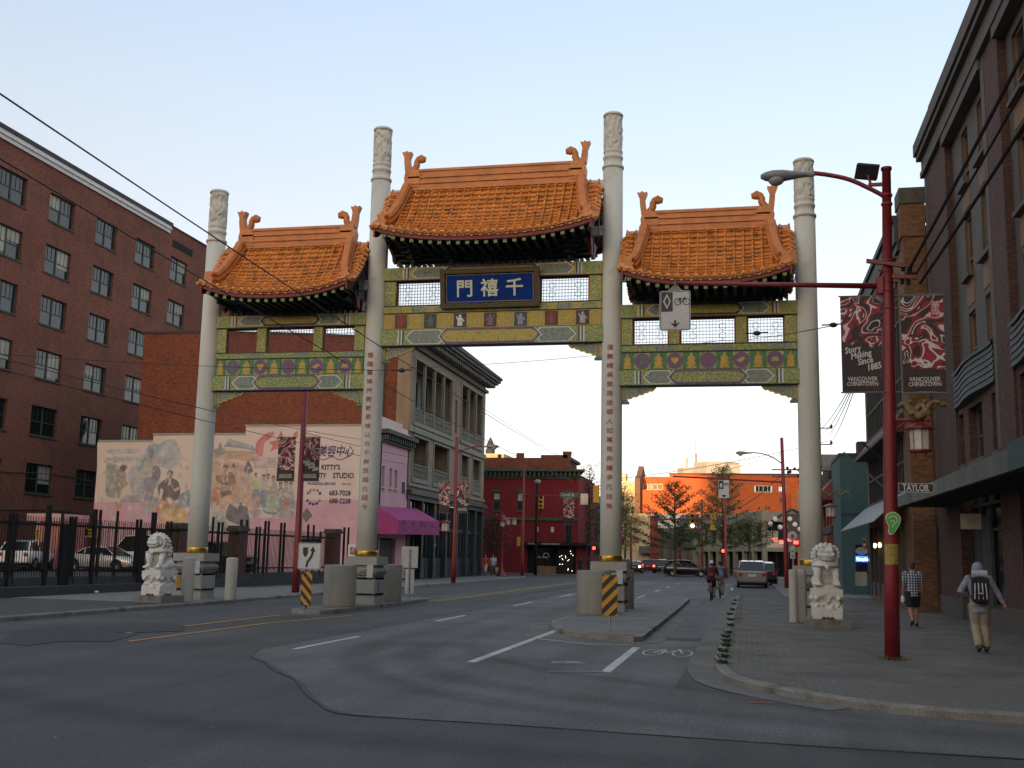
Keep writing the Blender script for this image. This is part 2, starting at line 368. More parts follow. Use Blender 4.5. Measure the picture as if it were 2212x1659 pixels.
M['slab'] = mat('sidewalk_slab',(.155,.155,.148),.9,var=.2,scale=.5,fine=.16,bump=.2,bscale=35,stain=((.09,.09,.085),.6,1.4))
M['slab_joint'] = mat('slab_joint',(.055,.055,.05),.95)

def rubber_mark(name,strength):
    m = bpy.data.materials.new(name); m.use_nodes = True; t = m.node_tree; t.nodes.clear(); L = t.links.new
    o = _n(t,'ShaderNodeOutputMaterial'); mx = _n(t,'ShaderNodeMixShader'); tr = _n(t,'ShaderNodeBsdfTransparent'); d = _n(t,'ShaderNodeBsdfDiffuse'); d.inputs[0].default_value = (.022,.022,.024,1)
    uv = _n(t,'ShaderNodeUVMap'); sp = _n(t,'ShaderNodeSeparateXYZ'); L(uv.outputs[0],sp.inputs[0])
    # bell across, faded ends
    def bell(sock,p):
        a = _n(t,'ShaderNodeMath',operation='MULTIPLY'); L(sock,a.inputs[0]); a.inputs[1].default_value = PI
        s = _n(t,'ShaderNodeMath',operation='SINE'); L(a.outputs[0],s.inputs[0])
        q = _n(t,'ShaderNodeMath',operation='POWER',use_clamp=True); L(s.outputs[0],q.inputs[0]); q.inputs[1].default_value = p; return q.outputs[0]
    b1,b2 = bell(sp.outputs['Y'],1.2),bell(sp.outputs['X'],.7)
    tc = _n(t,'ShaderNodeTexCoord'); n = _n(t,'ShaderNodeTexNoise'); n.inputs['Scale'].default_value = 3; n.inputs['Detail'].default_value = 8; L(tc.outputs['Object'],n.inputs['Vector'])
    m1 = _n(t,'ShaderNodeMath',operation='MULTIPLY'); L(b1,m1.inputs[0]); L(b2,m1.inputs[1])
    m2 = _n(t,'ShaderNodeMath',operation='MULTIPLY'); L(m1.outputs[0],m2.inputs[0]); L(n.outputs[0],m2.inputs[1])
    m3 = _n(t,'ShaderNodeMath',operation='MULTIPLY',use_clamp=True); L(m2.outputs[0],m3.inputs[0]); m3.inputs[1].default_value = strength
    L(m3.outputs[0],mx.inputs[0]); L(tr.outputs[0],mx.inputs[1]); L(d.outputs[0],mx.inputs[2]); L(mx.outputs[0],o.inputs[0]); return m
M['tyre'] = rubber_mark('tyre_marks',.24); M['tar'] = mat('tar',(.022,.023,.028),.55,var=.3,scale=5,bump=.3)

def ribbon(name,pts,widths,material,z,kind='structure'):
    pts = [Vector((p[0],p[1],0)) for p in pts]; n = len(pts); vs = []; fs = []; ws = widths if isinstance(widths,list) else [widths]*n
    for i,p in enumerate(pts):
        t = (pts[min(i+1,n-1)]-pts[max(i-1,0)]).normalized(); q = Vector((-t.y,t.x,0))
        vs += [p+q*ws[i]/2+Vector((0,0,z)),p-q*ws[i]/2+Vector((0,0,z))]
    fs = [(2*i,2*i+1,2*i+3,2*i+2) for i in range(n-1)]
    me = bpy.data.meshes.new(name); me.from_pydata(vs,[],fs); me.materials.append(material)
    uv = me.uv_layers.new(name='UVMap')
    for k,f in enumerate(me.polygons):
        for li,(a,b) in zip(f.loop_indices,((k/(n-1),0),(k/(n-1),1),((k+1)/(n-1),1),((k+1)/(n-1),0))): uv.data[li].uv = (a,b)
    o = obj(name,me); o['kind'] = kind; return o
def smoothpath(pts,n=6):
    out = []
    P = [pts[0]]+list(pts)+[pts[-1]]
    for i in range(1,len(P)-2):
        p0,p1,p2,p3 = [Vector(q) for q in P[i-1:i+3]]
        for k in range(n):
            t = k/n; out.append(tuple(.5*((2*p1)+(p2-p0)*t+(2*p0-5*p1+4*p2-p3)*t*t+(3*p1-p0-3*p2+p3)*t**3)))
    out.append(tuple(pts[-1])); return out

# ================================================================ ground
m = MB(); m.wprism([(-900,-300),(900,-300),(900,1500),(-900,1500)],-.6,0); tag(m.build('ground',M['asphalt']),kind='structure')
# lighter, older asphalt lanes bounded by a tarred joint
old = [(-8.72,19.03),(-8.3,17.9),(-7.6,17.0),(-6.9,15.9),(-6.2,14.9),(-5.5,13.6),(-4.9,12.6),(-4.37,12.05),(-3.4,11.95),(-2.48,11.9),(.5,11.6),(3.6,11.4),(9,11.3),(9,13.4),(3,13.9),(-1,16),(-1,88),(-8.3,88)]
m = MB(); m.flat(Fr((0,0,0),(1,0,0),(0,0,1),(0,1,0)),old,.004); tag(m.build('road',M['asphalt_old']),kind='structure')
ribbon('tar_joint',smoothpath([(-8.8,19.4),(-8.7,19.0),(-8.3,17.9),(-7.6,17.0),(-6.9,15.85),(-6.2,14.9),(-5.5,13.6),(-4.9,12.6),(-4.4,12.05),(-3.4,11.95),(-2.4,11.9),(.5,11.6),(3.6,11.4)],5),[(.04+.09*R.random())*(1 if k < 42 else .35) for k in range(61)],M['tar'],.012)
for k,(pts,wd) in enumerate([
    ([(-6.2,30),(-6.3,25),(-6.1,21),(-5.2,17.6),(-3.4,15.2),(-.5,13.6),(3,12.6),(7,12.2)],1.0),
    ([(-7.2,32),(-7.4,26),(-7.2,21),(-6.2,17.4),(-4.4,14.6),(-1.2,12.5),(3,11.0),(8,10.4)],.9),
    ([(-5.9,27),(-5.6,22.5),(-4.6,19.5),(-2.8,17.3),(-.6,15.6),(2,13.3),(6,12.4)],.6),
    ([(-12,14),(-7,11.2),(-2,10.2),(4,9.8),(9,9.8)],1.2),
    ([(-10,36),(-10.1,60),(-10.0,88)],.9),([(-6.1,30),(-6.2,60),(-6.2,88)],.9)]):
    ribbon('tyre_mark',smoothpath(pts,8),wd,M['tyre'],.016+.004*k)
for pts in ([(0,1390),(30,1362),(170,1352),(195,1365),(120,1388),(60,1395)],[(205,1354),(290,1345),(400,1352),(395,1364),(300,1367),(215,1365)],[(85,1378),(180,1360),(300,1371),(240,1386),(120,1386)]):
    m = MB(); m.flat(Fr((0,0,0),(1,0,0),(0,0,1),(0,1,0)),[(on_z(*p).x,on_z(*p).y) for p in pts],.004+.004*R.random()+.003); tag(m.build('asphalt_patch',M['asphalt_patch']),kind='structure')

# painted markings
GF = Fr((0,0,0),(1,0,0),(0,0,1),(0,1,0))
def stripe(x0,x1,y0,y1,material,z=.009,name='lane_marking'):
    m = MB(); m.flat(GF,[(x0,y0),(x1,y0),(x1,y1),(x0,y1)],z); return tag(m.build(name,material),kind='structure')
for y0,y1 in ((19.5,23.05),(29.1,32.25),(39.25,42.9),(49.6,53.2),(59.5,63),(69.5,73),(79.6,83)): stripe(-8.27,-8.14,y0,y1,M['roadwhite'])
stripe(-4.64,-4.48,18.4,29.2,M['roadwhite']); stripe(-2.28,-2.12,17.7,22.8,M['roadwhite'])
for y0,y1 in ((50.5,54),(60.5,64),(69,72.5),(79,82)): stripe(-4.9,-4.78,y0,y1,M['roadwhite'])
stripe(-.95,-.83,67,74,M['roadwhite'])
stripe(-12.96,-12.84,19.5,29.6,M['roadyellow']); stripe(-11.78,-11.66,19.7,26.2,M['roadyellow'])
m = MB(); m.flat(GF,[(-11.78,26.2),(-11.66,26.2),(-11.03,30.4),(-11.14,30.5)],.009); tag(m.build('lane_marking',M['roadyellow']),kind='structure')
stripe(-11.6,-11.48,41,88,M['roadyellow']); stripe(-11.9,-11.78,41,88,M['roadyellow'])
for poly,mt in (([(-4.56,24.0),(-4.5,24.4),(-3.3,23.4),(-2.3,23.5),(-2.3,23.2),(-3.3,23.0)],'roadworn'),([(-3.25,18.75),(-2.7,18.95),(-2.65,19.2),(-2.95,19.35),(-3.3,19.15)],'roadworn'),
                 ([(-3.1,17.4),(-2.2,17.7),(-2.25,17.9),(-3.1,17.55)],'roadworn')):
    m = MB(); m.flat(GF,poly,.010); tag(m.build('lane_marking',M[mt]),kind='structure')
# bicycle symbol in the cycle lane
m = MB()
def ring(cx,cy,rx,ry,t,z=.010,n=28):
    for i in range(n):
        a,b = 2*PI*i/n,2*PI*(i+1)/n
        m.add([(cx+rx*math.cos(a),cy+ry*math.sin(a),z),(cx+rx*math.cos(b),cy+ry*math.sin(b),z),(cx+(rx-t)*math.cos(b),cy+(ry-t*1.5)*math.sin(b),z),(cx+(rx-t)*math.cos(a),cy+(ry-t*1.5)*math.sin(a),z)],[(0,1,2,3)])
def gline(a,b,wd=.045,z=.010):
    a,b = Vector((*a,0)),Vector((*b,0)); t = (b-a).normalized(); q = Vector((-t.y,t.x,0))*wd/2; o = Vector((0,0,z))
    m.add([a+q+o,a-q+o,b-q+o,b+q+o],[(0,1,2,3)])
c1 = on_z(1428,1411); c2 = on_z(1472,1414)
bx0,bx1 = -1.78,-1.22; by = 21.75
ring(bx0,by,.2,.72,.035); ring(bx1,by,.2,.72,.035)
for a,b in (((bx0,by),(-1.62,by+.75)),((-1.62,by+.75),(-1.52,by)),((bx0,by),(-1.52,by)),((-1.52,by),(-1.32,by+.7)),((-1.62,by+.65),(-1.32,by+.62)),((-1.34,by+1.0),(bx1,by)),((-1.68,by+.85),(-1.56,by+.85)),((-1.38,by+1.0),(-1.27,by+.98))): gline(a,b)
tag(m.build('bicycle_symbol',M['roadwhite']),kind='structure')
for x,y,w_,z in ((1645,1518,.34,.012),(1650,1413,.3,.142),(1620,1367,.2,.142)):
    p = on_z(x,y,z); m = MB(); m.flat(GF,[(p.x-w_/2,p.y-.05),(p.x+w_/2,p.y-.03),(p.x+w_/2,p.y+.06),(p.x-w_/2,p.y+.03)],z); tag(m.build('spray_mark',M['orangespray']),kind='structure')

# ---------------------------------------------------------------- pavements
H = .12
KR = smoothpath([(12,13.4),(6,13.5),(4.2,13.7),(3.0,13.95),(2.2,14.1),(1.42,14.5),(.57,15.4),(-.2,16.7),(-.48,18.3),(-.56,20.2),(-.55,24),(-.53,40),(-.51,54.6)],5)
def offset(path,d):
    out = []
    for i,p in enumerate(path):
        a = Vector(path[max(i-1,0)]); b = Vector(path[min(i+1,len(path)-1)]); t = (b-a).normalized(); out.append((p[0]+t.y*d,p[1]-t.x*d))
    return out
def kerb(name,path,width=.17,h=H,z0=-.05,side=1,round_=.03,gaps=4.5):
    """kerb stones with a rounded nose, laid end to end"""
    inn = offset(path,width*side); m = MB(); n = len(path); acc = 0
    for i in range(n-1):
        a,b,c,d = path[i],path[i+1],inn[i+1],inn[i]
        e = offset(path,round_*side); a2,b2 = e[i],e[i+1]
        m.add([(a[0],a[1],z0),(b[0],b[1],z0),(b[0],b[1],h-round_),(a[0],a[1],h-round_),(a2[0],a2[1],h),(b2[0],b2[1],h),(d[0],d[1],h),(c[0],c[1],h)],
              [(0,1,2,3),(3,2,5,4),(4,5,7,6)])
    return tag(m.build(name,M['kerb']),kind='structure')
kerb('kerb',KR,side=1)
inner = offset(KR,.17)
m = MB(); m.wprism(inner+[(40,54.6),(40,13.4)],-.05,H-.035); tag(m.build('pavement_bed',M['paver_bed']),kind='structure')
# gutter apron beside the kerb
g_out = offset(KR,-.45)
m = MB()
for i in range(26,len(KR)-1): m.quad((*KR[i],.010),(*g_out[i],.010),(*g_out[i+1],.010),(*KR[i+1],.010))
tag(m.build('gutter',M['gutter']),kind='structure')

def inside(x,y,poly):
    c = False; j = len(poly)-1
    for i in range(len(poly)):
        if (poly[i][1] > y) != (poly[j][1] > y) and x < (poly[j][0]-poly[i][0])*(y-poly[i][1])/(poly[j][1]-poly[i][1])+poly[i][0]: c = not c
        j = i
    return c
ip = offset(KR,.19)+[(40,54.6),(40,13.4)]
pav = MB()
def paver_geo(mb,x,y,w_,d_,dz,tx,ty):
    c = .006; z = H+dz
    P = [(-w_/2,-d_/2),(w_/2,-d_/2),(w_/2,d_/2),(-w_/2,d_/2)]
    q = [(-w_/2+c,-d_/2+c),(w_/2-c,-d_/2+c),(w_/2-c,d_/2-c),(-w_/2+c,d_/2-c)]
    mb.add([(x+a,y+b,z-.06) for a,b in P]+[(x+a,y+b,z-.008+a*tx+b*ty) for a,b in P]+[(x+a,y+b,z+a*tx+b*ty) for a,b in q],
           [(0,1,5,4),(1,2,6,5),(2,3,7,6),(3,0,4,7),(4,5,9,8),(5,6,10,9),(6,7,11,10),(7,4,8,11),(8,9,10,11)])
sites = []
row = 0; y = 13.5
while y < 54:
    pd = .115 if y < 30 else .23; pw = .23 if y < 30 else .46
    x = -.6+(row % 2)*pw/2
    while x < 6.6:
        if inside(x,y,ip) and x < 6.45: sites.append((x,y,pw,pd))
        x += pw
    y += pd; row += 1
fr_sites = [s for s in sites if s[1] < 16.3 and s[0] < 4.6]
fr_sites.sort(key=lambda s: s[1]); near = set(fr_sites[:300])
pavement = thing('pavement',None,None,(0,0,0),kind='structure')
nm = MB(); paver_geo(nm,0,0,.222,.107,-H,0,0); me_p = nm.mesh('paver',M['paver'])
for s in sites:
    if s in near: obj('paver',me_p,pavement,loc=(s[0],s[1],H+R.uniform(-.004,.003)),rot=(R.uniform(-.03,.03),R.uniform(-.02,.02),R.uniform(-.02,.02)))
    else: paver_geo(pav,s[0],s[1],s[2]-.008,s[3]-.008,R.uniform(-.004,.003),R.uniform(-.02,.02),R.uniform(-.03,.03))
tag(pav.build('paving',M['paver'],pavement),kind='stuff')
m = MB(); m.wprism([(6.45,13),(40,13),(40,95),(6.45,95)],-.05,H); m.wprism([(1.95,54.6),(6.45,54.6),(6.45,92),(1.95,92)],-.05,H)
tag(m.build('pavement_far',M['slab']),kind='structure')
kerb('kerb',[(-.34,54.6),(1.8,54.7),(1.8,60),(1.8,92)],side=1)
# left pavement of cast slabs
lp = [(-17.47,-10),(-17.47,86),(-17.8,89),(-18.8,91.5),(-20.5,92.6),(-40,92.6),(-40,60),(-22.6,58),(-24.3,32),(-24.6,-10)]
m = MB(); m.wprism(lp,-.05,H-.012); lpo = tag(m.build('pavement_left',M['slab_joint']),kind='structure')
kerb('kerb',[(-17.3,-10),(-17.3,20),(-17.3,50),(-17.3,86),(-17.65,89.1),(-18.7,91.7),(-20.5,92.8),(-40,92.8)],side=-1)
nm = MB(); nm.bbox(Fr((0,0,0),(1,0,0),(0,0,1),(0,1,0)),-.735,.735,-.735,.735,-.05,0,.01); me_s = nm.mesh('paving_slab',M['slab'])
for j in range(22,62):
    for i in range(5):
        x,y = -18.22-1.5*i,1.5*j
        if x < -24.3+.065*(y-32)+.6: continue
        if y > 86: continue
        obj('paving_slab',me_s,lpo,loc=(x,y,H+R.uniform(-.002,.002)))
# islands
def island(name,outline,mat_=None):
    t = thing(name,None,None,(0,0,0),kind='structure')
    k = 10; o = outline+[outline[0]]
    mm = MB(); mm.wprism(outline,-.05,H); mm.build('island_kerb',M['kerb'],t)
    cx = sum(p[0] for p in outline)/len(outline); cy = sum(p[1] for p in outline)/len(outline)
    ins = offset(o,.16)[:-1]
    q = [Vector(p) for p in outline]; res = []
    n = len(q); area = sum(q[i].x*q[(i+1) % n].y-q[(i+1) % n].x*q[i].y for i in range(n)); sg = 1 if area > 0 else -1
    for i in range(n):
        a,b,c = q[i-1],q[i],q[(i+1) % n]; t1 = (b-a).normalized(); t2 = (c-b).normalized(); n1 = Vector((-t1.y,t1.x))*sg; n2 = Vector((-t2.y,t2.x))*sg
        d = (n1+n2).normalized(); res.append(b+d*.16/max(.5,d.dot(n1)))
    mm = MB(); mm.flat(GF,[(p.x,p.y) for p in res],H+.005); mm.build('island_top',mat_ or M['slab'],t)
    return t
isl1 = island('traffic_island',[(-13.15,30.9),(-12.95,30.45),(-12.5,30.25),(-12.05,30.4),(-11.85,30.9),(-11.75,36),(-11.8,40.6),(-12.0,41.3),(-12.4,41.5),(-12.9,41.2),(-13.1,40.6),(-13.2,36)])
isl2 = island('traffic_island',[(-5.05,29.5),(-4.95,28.3),(-4.65,27.0),(-4.3,26.0),(-3.9,25.2),(-3.5,24.6),(-2.9,24.25),(-2.4,24.2),(-2.22,24.5),(-2.25,32),(-2.3,40),(-2.4,48.6),(-2.55,49.4),(-2.9,49.5),(-4.2,47),(-5.0,44.5),(-5.1,38)])
ribbon('gutter',[(-2.0,24),(-2.02,32),(-2.08,49.5)],.42,M['gutter'],.010)
stripe(-1.8,-.95,25.1,25.9,M['asphalt_patch'],.009,'asphalt_patch')
ribbon('gutter',smoothpath([(-5.3,30),(-5.2,28.2),(-4.8,26.4),(-4.15,25.0),(-3.6,24.2),(-2.9,23.85),(-2.2,23.9)],5),.45,M['gutter'],.007)
# parking lot ground, pavement across the side street
m = MB(); m.wprism([(-24.6,-10),(-22.9,57.5),(-22.6,62.7),(-41,62.7),(-41,95),(-90,95),(-90,-10)],-.05,.42); tag(m.build('parking_lot',M['asphalt_patch']),kind='structure')
m = MB(); m.wprism([(-15.6,104.4),(-14.9,105.4),(-14.7,160),(-60,160),(-60,104.4)],-.05,H); tag(m.build('pavement_far',M['slab']),kind='structure')
m = MB(); m.wprism([(1.9,112),(3,110.5),(60,110.5),(60,160),(1.9,160)],-.05,H); tag(m.build('pavement_far',M['slab']),kind='structure')
# ================================================================ the gate
GX,GY = -8.29,35.2
PX_ = [-18.56,-12.40,-4.22,1.98]
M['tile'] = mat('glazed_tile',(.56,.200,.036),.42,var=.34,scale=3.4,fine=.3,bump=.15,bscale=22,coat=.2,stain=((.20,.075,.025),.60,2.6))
M['tile_dark'] = mat('glazed_tile_gap_shade',(.30,.075,.016),.45,var=.3,scale=3,fine=.2,bump=.1)  # darker copy of the tile colour, shade between tiles painted in
M['ridge'] = mat('glazed_ridge',(.50,.160,.028),.5,var=.25,scale=2.2,fine=.2,bump=.15,coat=.08,stain=((.24,.085,.025),.62,2.2))
M['gatered'] = mat('gate_red',(.17,.012,.018),.55,var=.2)
M['rafter'] = mat('rafter_end_paint',(.16,.26,.09),.6,var=.3,scale=9)
M['bracket'] = mat('bracket_paint',(.016,.030,.034),.6,var=.6,scale=5,fine=.3)
M['bracket_edge'] = mat('bracket_edge_paint',(.10,.12,.09),.6,var=.4,scale=5)
M['g_green'] = mat('beam_green',(.07,.19,.085),.6,var=.25,scale=5)
M['g_white'] = mat('beam_white',(.55,.57,.55),.6,var=.12)
M['g_blue'] = mat('beam_navy',(.035,.035,.085),.6,var=.2)
M['g_purple'] = mat('beam_purple',(.13,.075,.16),.6,var=.25,scale=5)
M['g_gold'] = mat('beam_gold',(.46,.31,.045),.5,var=.2,scale=6)
M['diaper'] = pattern('painted_diaper',[(0,(.33,.10,.10)),(.10,(.30,.36,.26)),(.22,(.06,.20,.10)),(.38,(.33,.37,.33)),(.52,(.12,.11,.17)),(.70,(.26,.33,.22)),(.85,(.07,.17,.13))],5.2,rnd=.55)
M['scroll_gold'] = pattern('painted_gold_scroll',[(0,(.14,.20,.06)),(.12,(.50,.38,.08)),(.32,(.19,.20,.07)),(.44,(.50,.39,.09)),(.75,(.27,.27,.08))],7,rnd=1)
M['scroll_green'] = pattern('painted_green_scroll',[(0,(.10,.05,.10)),(.10,(.50,.42,.14)),(.26,(.07,.20,.07)),(.42,(.48,.42,.14)),(.56,(.07,.19,.08)),(.8,(.34,.36,.12))],6.5,rnd=.9)
M['post_pat'] = pattern('painted_post',[(0,(.52,.42,.12)),(.20,(.10,.24,.10)),(.36,(.50,.42,.13)),(.50,(.09,.21,.09)),(.7,(.45,.41,.14))],6,rnd=.6)
M['purple_pat'] = pattern('painted_purple',[(0,(.20,.12,.20)),(.3,(.12,.075,.17)),(.6,(.17,.10,.17)),(.85,(.10,.10,.19))],14,rnd=1)
M['gold_pat'] = pattern('painted_gold_panel',[(0,(.20,.20,.06)),(.18,(.50,.35,.05)),(.38,(.30,.27,.12)),(.52,(.52,.38,.06)),(.72,(.22,.22,.11)),(.88,(.45,.33,.06))],6,rnd=.5)
M['lattice'] = mat('lattice_bars',(.030,.026,.024),.6,var=.3)
M['lattice_red'] = mat('lattice_red',(.15,.022,.024),.6,var=.3)
M['plaque_blue'] = mat('plaque_blue',(.003,.032,.21),.7,var=.2,scale=3,spec=.15)
M['plaque_frame'] = pattern('plaque_frame',[(0,(.16,.11,.02)),(.3,(.035,.030,.008)),(.6,(.11,.08,.02)),(.8,(.04,.035,.01))],16,rnd=1)
M['gilt'] = mat('gilt',(.62,.66,.50),.4,var=.1,scale=8)
M['charred'] = mat('character_red',(.36,.035,.03),.6,var=.2,scale=10)

def carving(name,col,scale=7):
    m = mat(name,col,.85,var=.1)
    t = m.node_tree; b = t.nodes['Principled BSDF']; L = t.links.new
    tc = _n(t,'ShaderNodeTexCoord'); n = _n(t,'ShaderNodeTexNoise'); n.inputs['Scale'].default_value = scale; n.inputs['Detail'].default_value = 2; n.inputs['Distortion'].default_value = 2.5; L(tc.outputs['Object'],n.inputs['Vector'])
    mr = _n(t,'ShaderNodeMapRange',interpolation_type='SMOOTHSTEP'); mr.inputs['From Min'].default_value = .44; mr.inputs['From Max'].default_value = .56; L(n.outputs[0],mr.inputs['Value'])
    bp = _n(t,'ShaderNodeBump'); bp.inputs['Strength'].default_value = .9; bp.inputs['Distance'].default_value = .05; L(mr.outputs[0],bp.inputs['Height']); L(bp.outputs[0],b.inputs['Normal'])
    return m
M['carved'] = carving('carved_concrete',(.36,.355,.32),5)
M['carved_stone'] = carving('carved_stone',(.33,.325,.29),9)

gate = thing('chinatown_gate','three bay gate with orange tiled roofs, painted beams and four tall columns spanning the street','gate',(GX,GY,0))
GF0 = Fr((GX,GY,0),(1,0,0),(0,-1,0))   # u along the gate from its centre, d towards the viewer

from mathutils import noise as MN
for k,px in enumerate(PX_):
    mid = k in (1,2); zt = 16.64 if mid else 14.65; zr = 14.72 if mid else 12.74
    # pedestal
    m = MB(); c = (px,GY)
    def sq(mb,h,z0,z1,ch=.012):
        mb.wprism([(px-h+ch,GY-h),(px+h-ch,GY-h),(px+h,GY-h+ch),(px+h,GY+h-ch),(px+h-ch,GY+h),(px-h+ch,GY+h),(px-h,GY+h-ch),(px-h,GY-h+ch)],z0,z1)
    col = thing('column',None,None,(px-GX,0,0)); col.parent = gate
    sq(m,.50,.1,.36); sq(m,.47,.36,.39); sq(m,.485,.39,1.02); sq(m,.46,1.02,1.05); sq(m,.53,1.26,1.30); sq(m,.47,1.30,1.38); sq(m,.575,1.39,1.66)
    for s in (-1,1):      # recessed-panel mouldings on front and sides
        for fr in (Fr((px,GY-.485,0),(1,0,0),(0,-1,0)),Fr((px+.485,GY,0),(0,1,0),(1,0,0)),Fr((px-.485,GY,0),(0,-1,0),(-1,0,0))):
            m.box(fr,-.46,.46,.93,.99,0,.014); m.box(fr,-.46,.46,.42,.47,0,.014)
            m.box(fr,s*.42-.05,s*.42+.05,.47,.93,0,.013)
    m.build('pedestal',M['stone'],col)
    m = MB(); sq(m,.51,1.05,1.13); sq(m,.555,1.13,1.26)
    nb = 9
    for fr in (Fr((px,GY-.555,0),(1,0,0),(0,-1,0)),Fr((px+.555,GY,0),(0,1,0),(1,0,0))):
        for i in range(nb):
            u = -.5+i*1.0/(nb-1); m.ell(fr.p(u*.98,1.20,-.01),.05,.05,.045,8,5); m.ell(fr.p(u*.95,1.085,-.05),.05,.05,.035,8,5)
    m.build('carved_moulding',M['carved_stone'],col)
    m = MB(); m.smooth = True; m.lathe((px,GY,0),[(.30,1.66),(.365,1.66),(.372,1.70),(.372,1.83),(.365,1.86),(.30,1.87)],32); m.build('brass_band',M['brass'],col)
    m = MB(); m.smooth = True; m.lathe((px,GY,0),[(.345,1.70),(.345,4.0),(.338,8),(.332,zr-.02)],64)
    m.build('shaft',M['pillar'],col)
    m = MB(); m.smooth = True
    m.lathe((px,GY,0),[(.33,zr-.03),(.365,zr-.02),(.37,zr+.05),(.345,zr+.08),(.31,zr+.10),(.31,zr+.30),(.335,zr+.32),(.335,zr+.40),(.31,zr+.42),(.31,zr+.52),(.325,zr+.54),(.325,zr+.60),(.30,zr+.62)],36)
    m.build('collar',M['pillar'],col)
    m = MB(); m.smooth = True; z0 = zr+.60; z1 = zt-.09; nz = 34; na = 56; vs = []
    for i in range(nz+1):
        z = z0+(z1-z0)*i/nz
        for j in range(na):
            a = 2*PI*j/na; q = Vector((math.cos(a)*3.2+k*9,math.sin(a)*3.2,z*3.4)); w_ = MN.noise(q+Vector((MN.noise(q*1.3),MN.noise(q*1.3+Vector((9,0,0))),0))*1.3)
            r = .300+.026*max(-1,min(1,w_*7)); vs.append((px+r*math.cos(a),GY+r*math.sin(a),z))
    m.add(vs,[(i*na+j,i*na+(j+1) % na,(i+1)*na+(j+1) % na,(i+1)*na+j) for i in range(nz) for j in range(na)])
    m.build('carved_relief',M['pillar'],col)
    m = MB(); m.smooth = True; m.lathe((px,GY,0),[(.29,z1-.01),(.335,z1),(.34,z1+.05),(.30,z1+.10),(.20,z1+.13),(.02,z1+.14)],36); m.build('cap',M['pillar'],col)
    if k == 0:
        m = MB(); m.box(Fr((px,GY-.485,0)),-.45,-.28,.52,.92,.0,.03); m.build('bronze_plate',M['brass'],col)
    else:
        m = MB(); m.box(Fr((px+.485,GY,0),(0,1,0),(1,0,0)),-.1,.0,.5,.85,.0,.02); m.build('bronze_plate',M['greymetal'],col)
    m = MB(); m.box(Fr((px,GY-.575,0)),.24,.45,.98,1.40,-.02,.012); m.build('notice_sheet',mat('notice_sheet',(.42,.43,.44),.6,var=.1),col)
# couplet characters on the two middle columns, set round the shaft
for px,txt,z0 in ((PX_[1],'豐臨華埠共開新景映以古不奔放越古超今',8.36),(PX_[2],'滙聚精英里是故鄉人如萬馬奔騰承先啟後',8.47)):
    for i,ch in enumerate(txt):
        z = z0-.302*i; tm = MB(); text_mb(tm,ch,Fr((0,0,0),(1,0,0),(0,-1,0)),0,0,0,.195,align='CENTER',sx=1.2,bold=.001)
        if not tm.v: continue
        tm.v = [(px+.354*math.sin(v[0]/.354-.06),GY-.354*math.cos(v[0]/.354-.06),z+v[2]) for v in tm.v]
        tm.build('painted_character',M['charred'],gate)
for px,z0 in ((PX_[1],7.9),(PX_[1],4.8),(PX_[3],6.75),(PX_[3],4.65)):
    side = -1 if px < -10 else 1
    for i,ch in enumerate('公元二千零二年立' if z0 < 6.9 else '加拿大雲'):
        tm = MB(); text_mb(tm,ch,Fr((0,0,0),(1,0,0),(0,-1,0)),0,0,0,.12,align='CENTER',bold=.004)
        if not tm.v: continue
        a0 = side*1.22
        tm.v = [(px+.3475*math.sin(v[0]/.3475+a0),GY-.3475*math.cos(v[0]/.3475+a0),z0-.16*i+v[2]) for v in tm.v]
        tm.build('small_character',M['black'],gate)

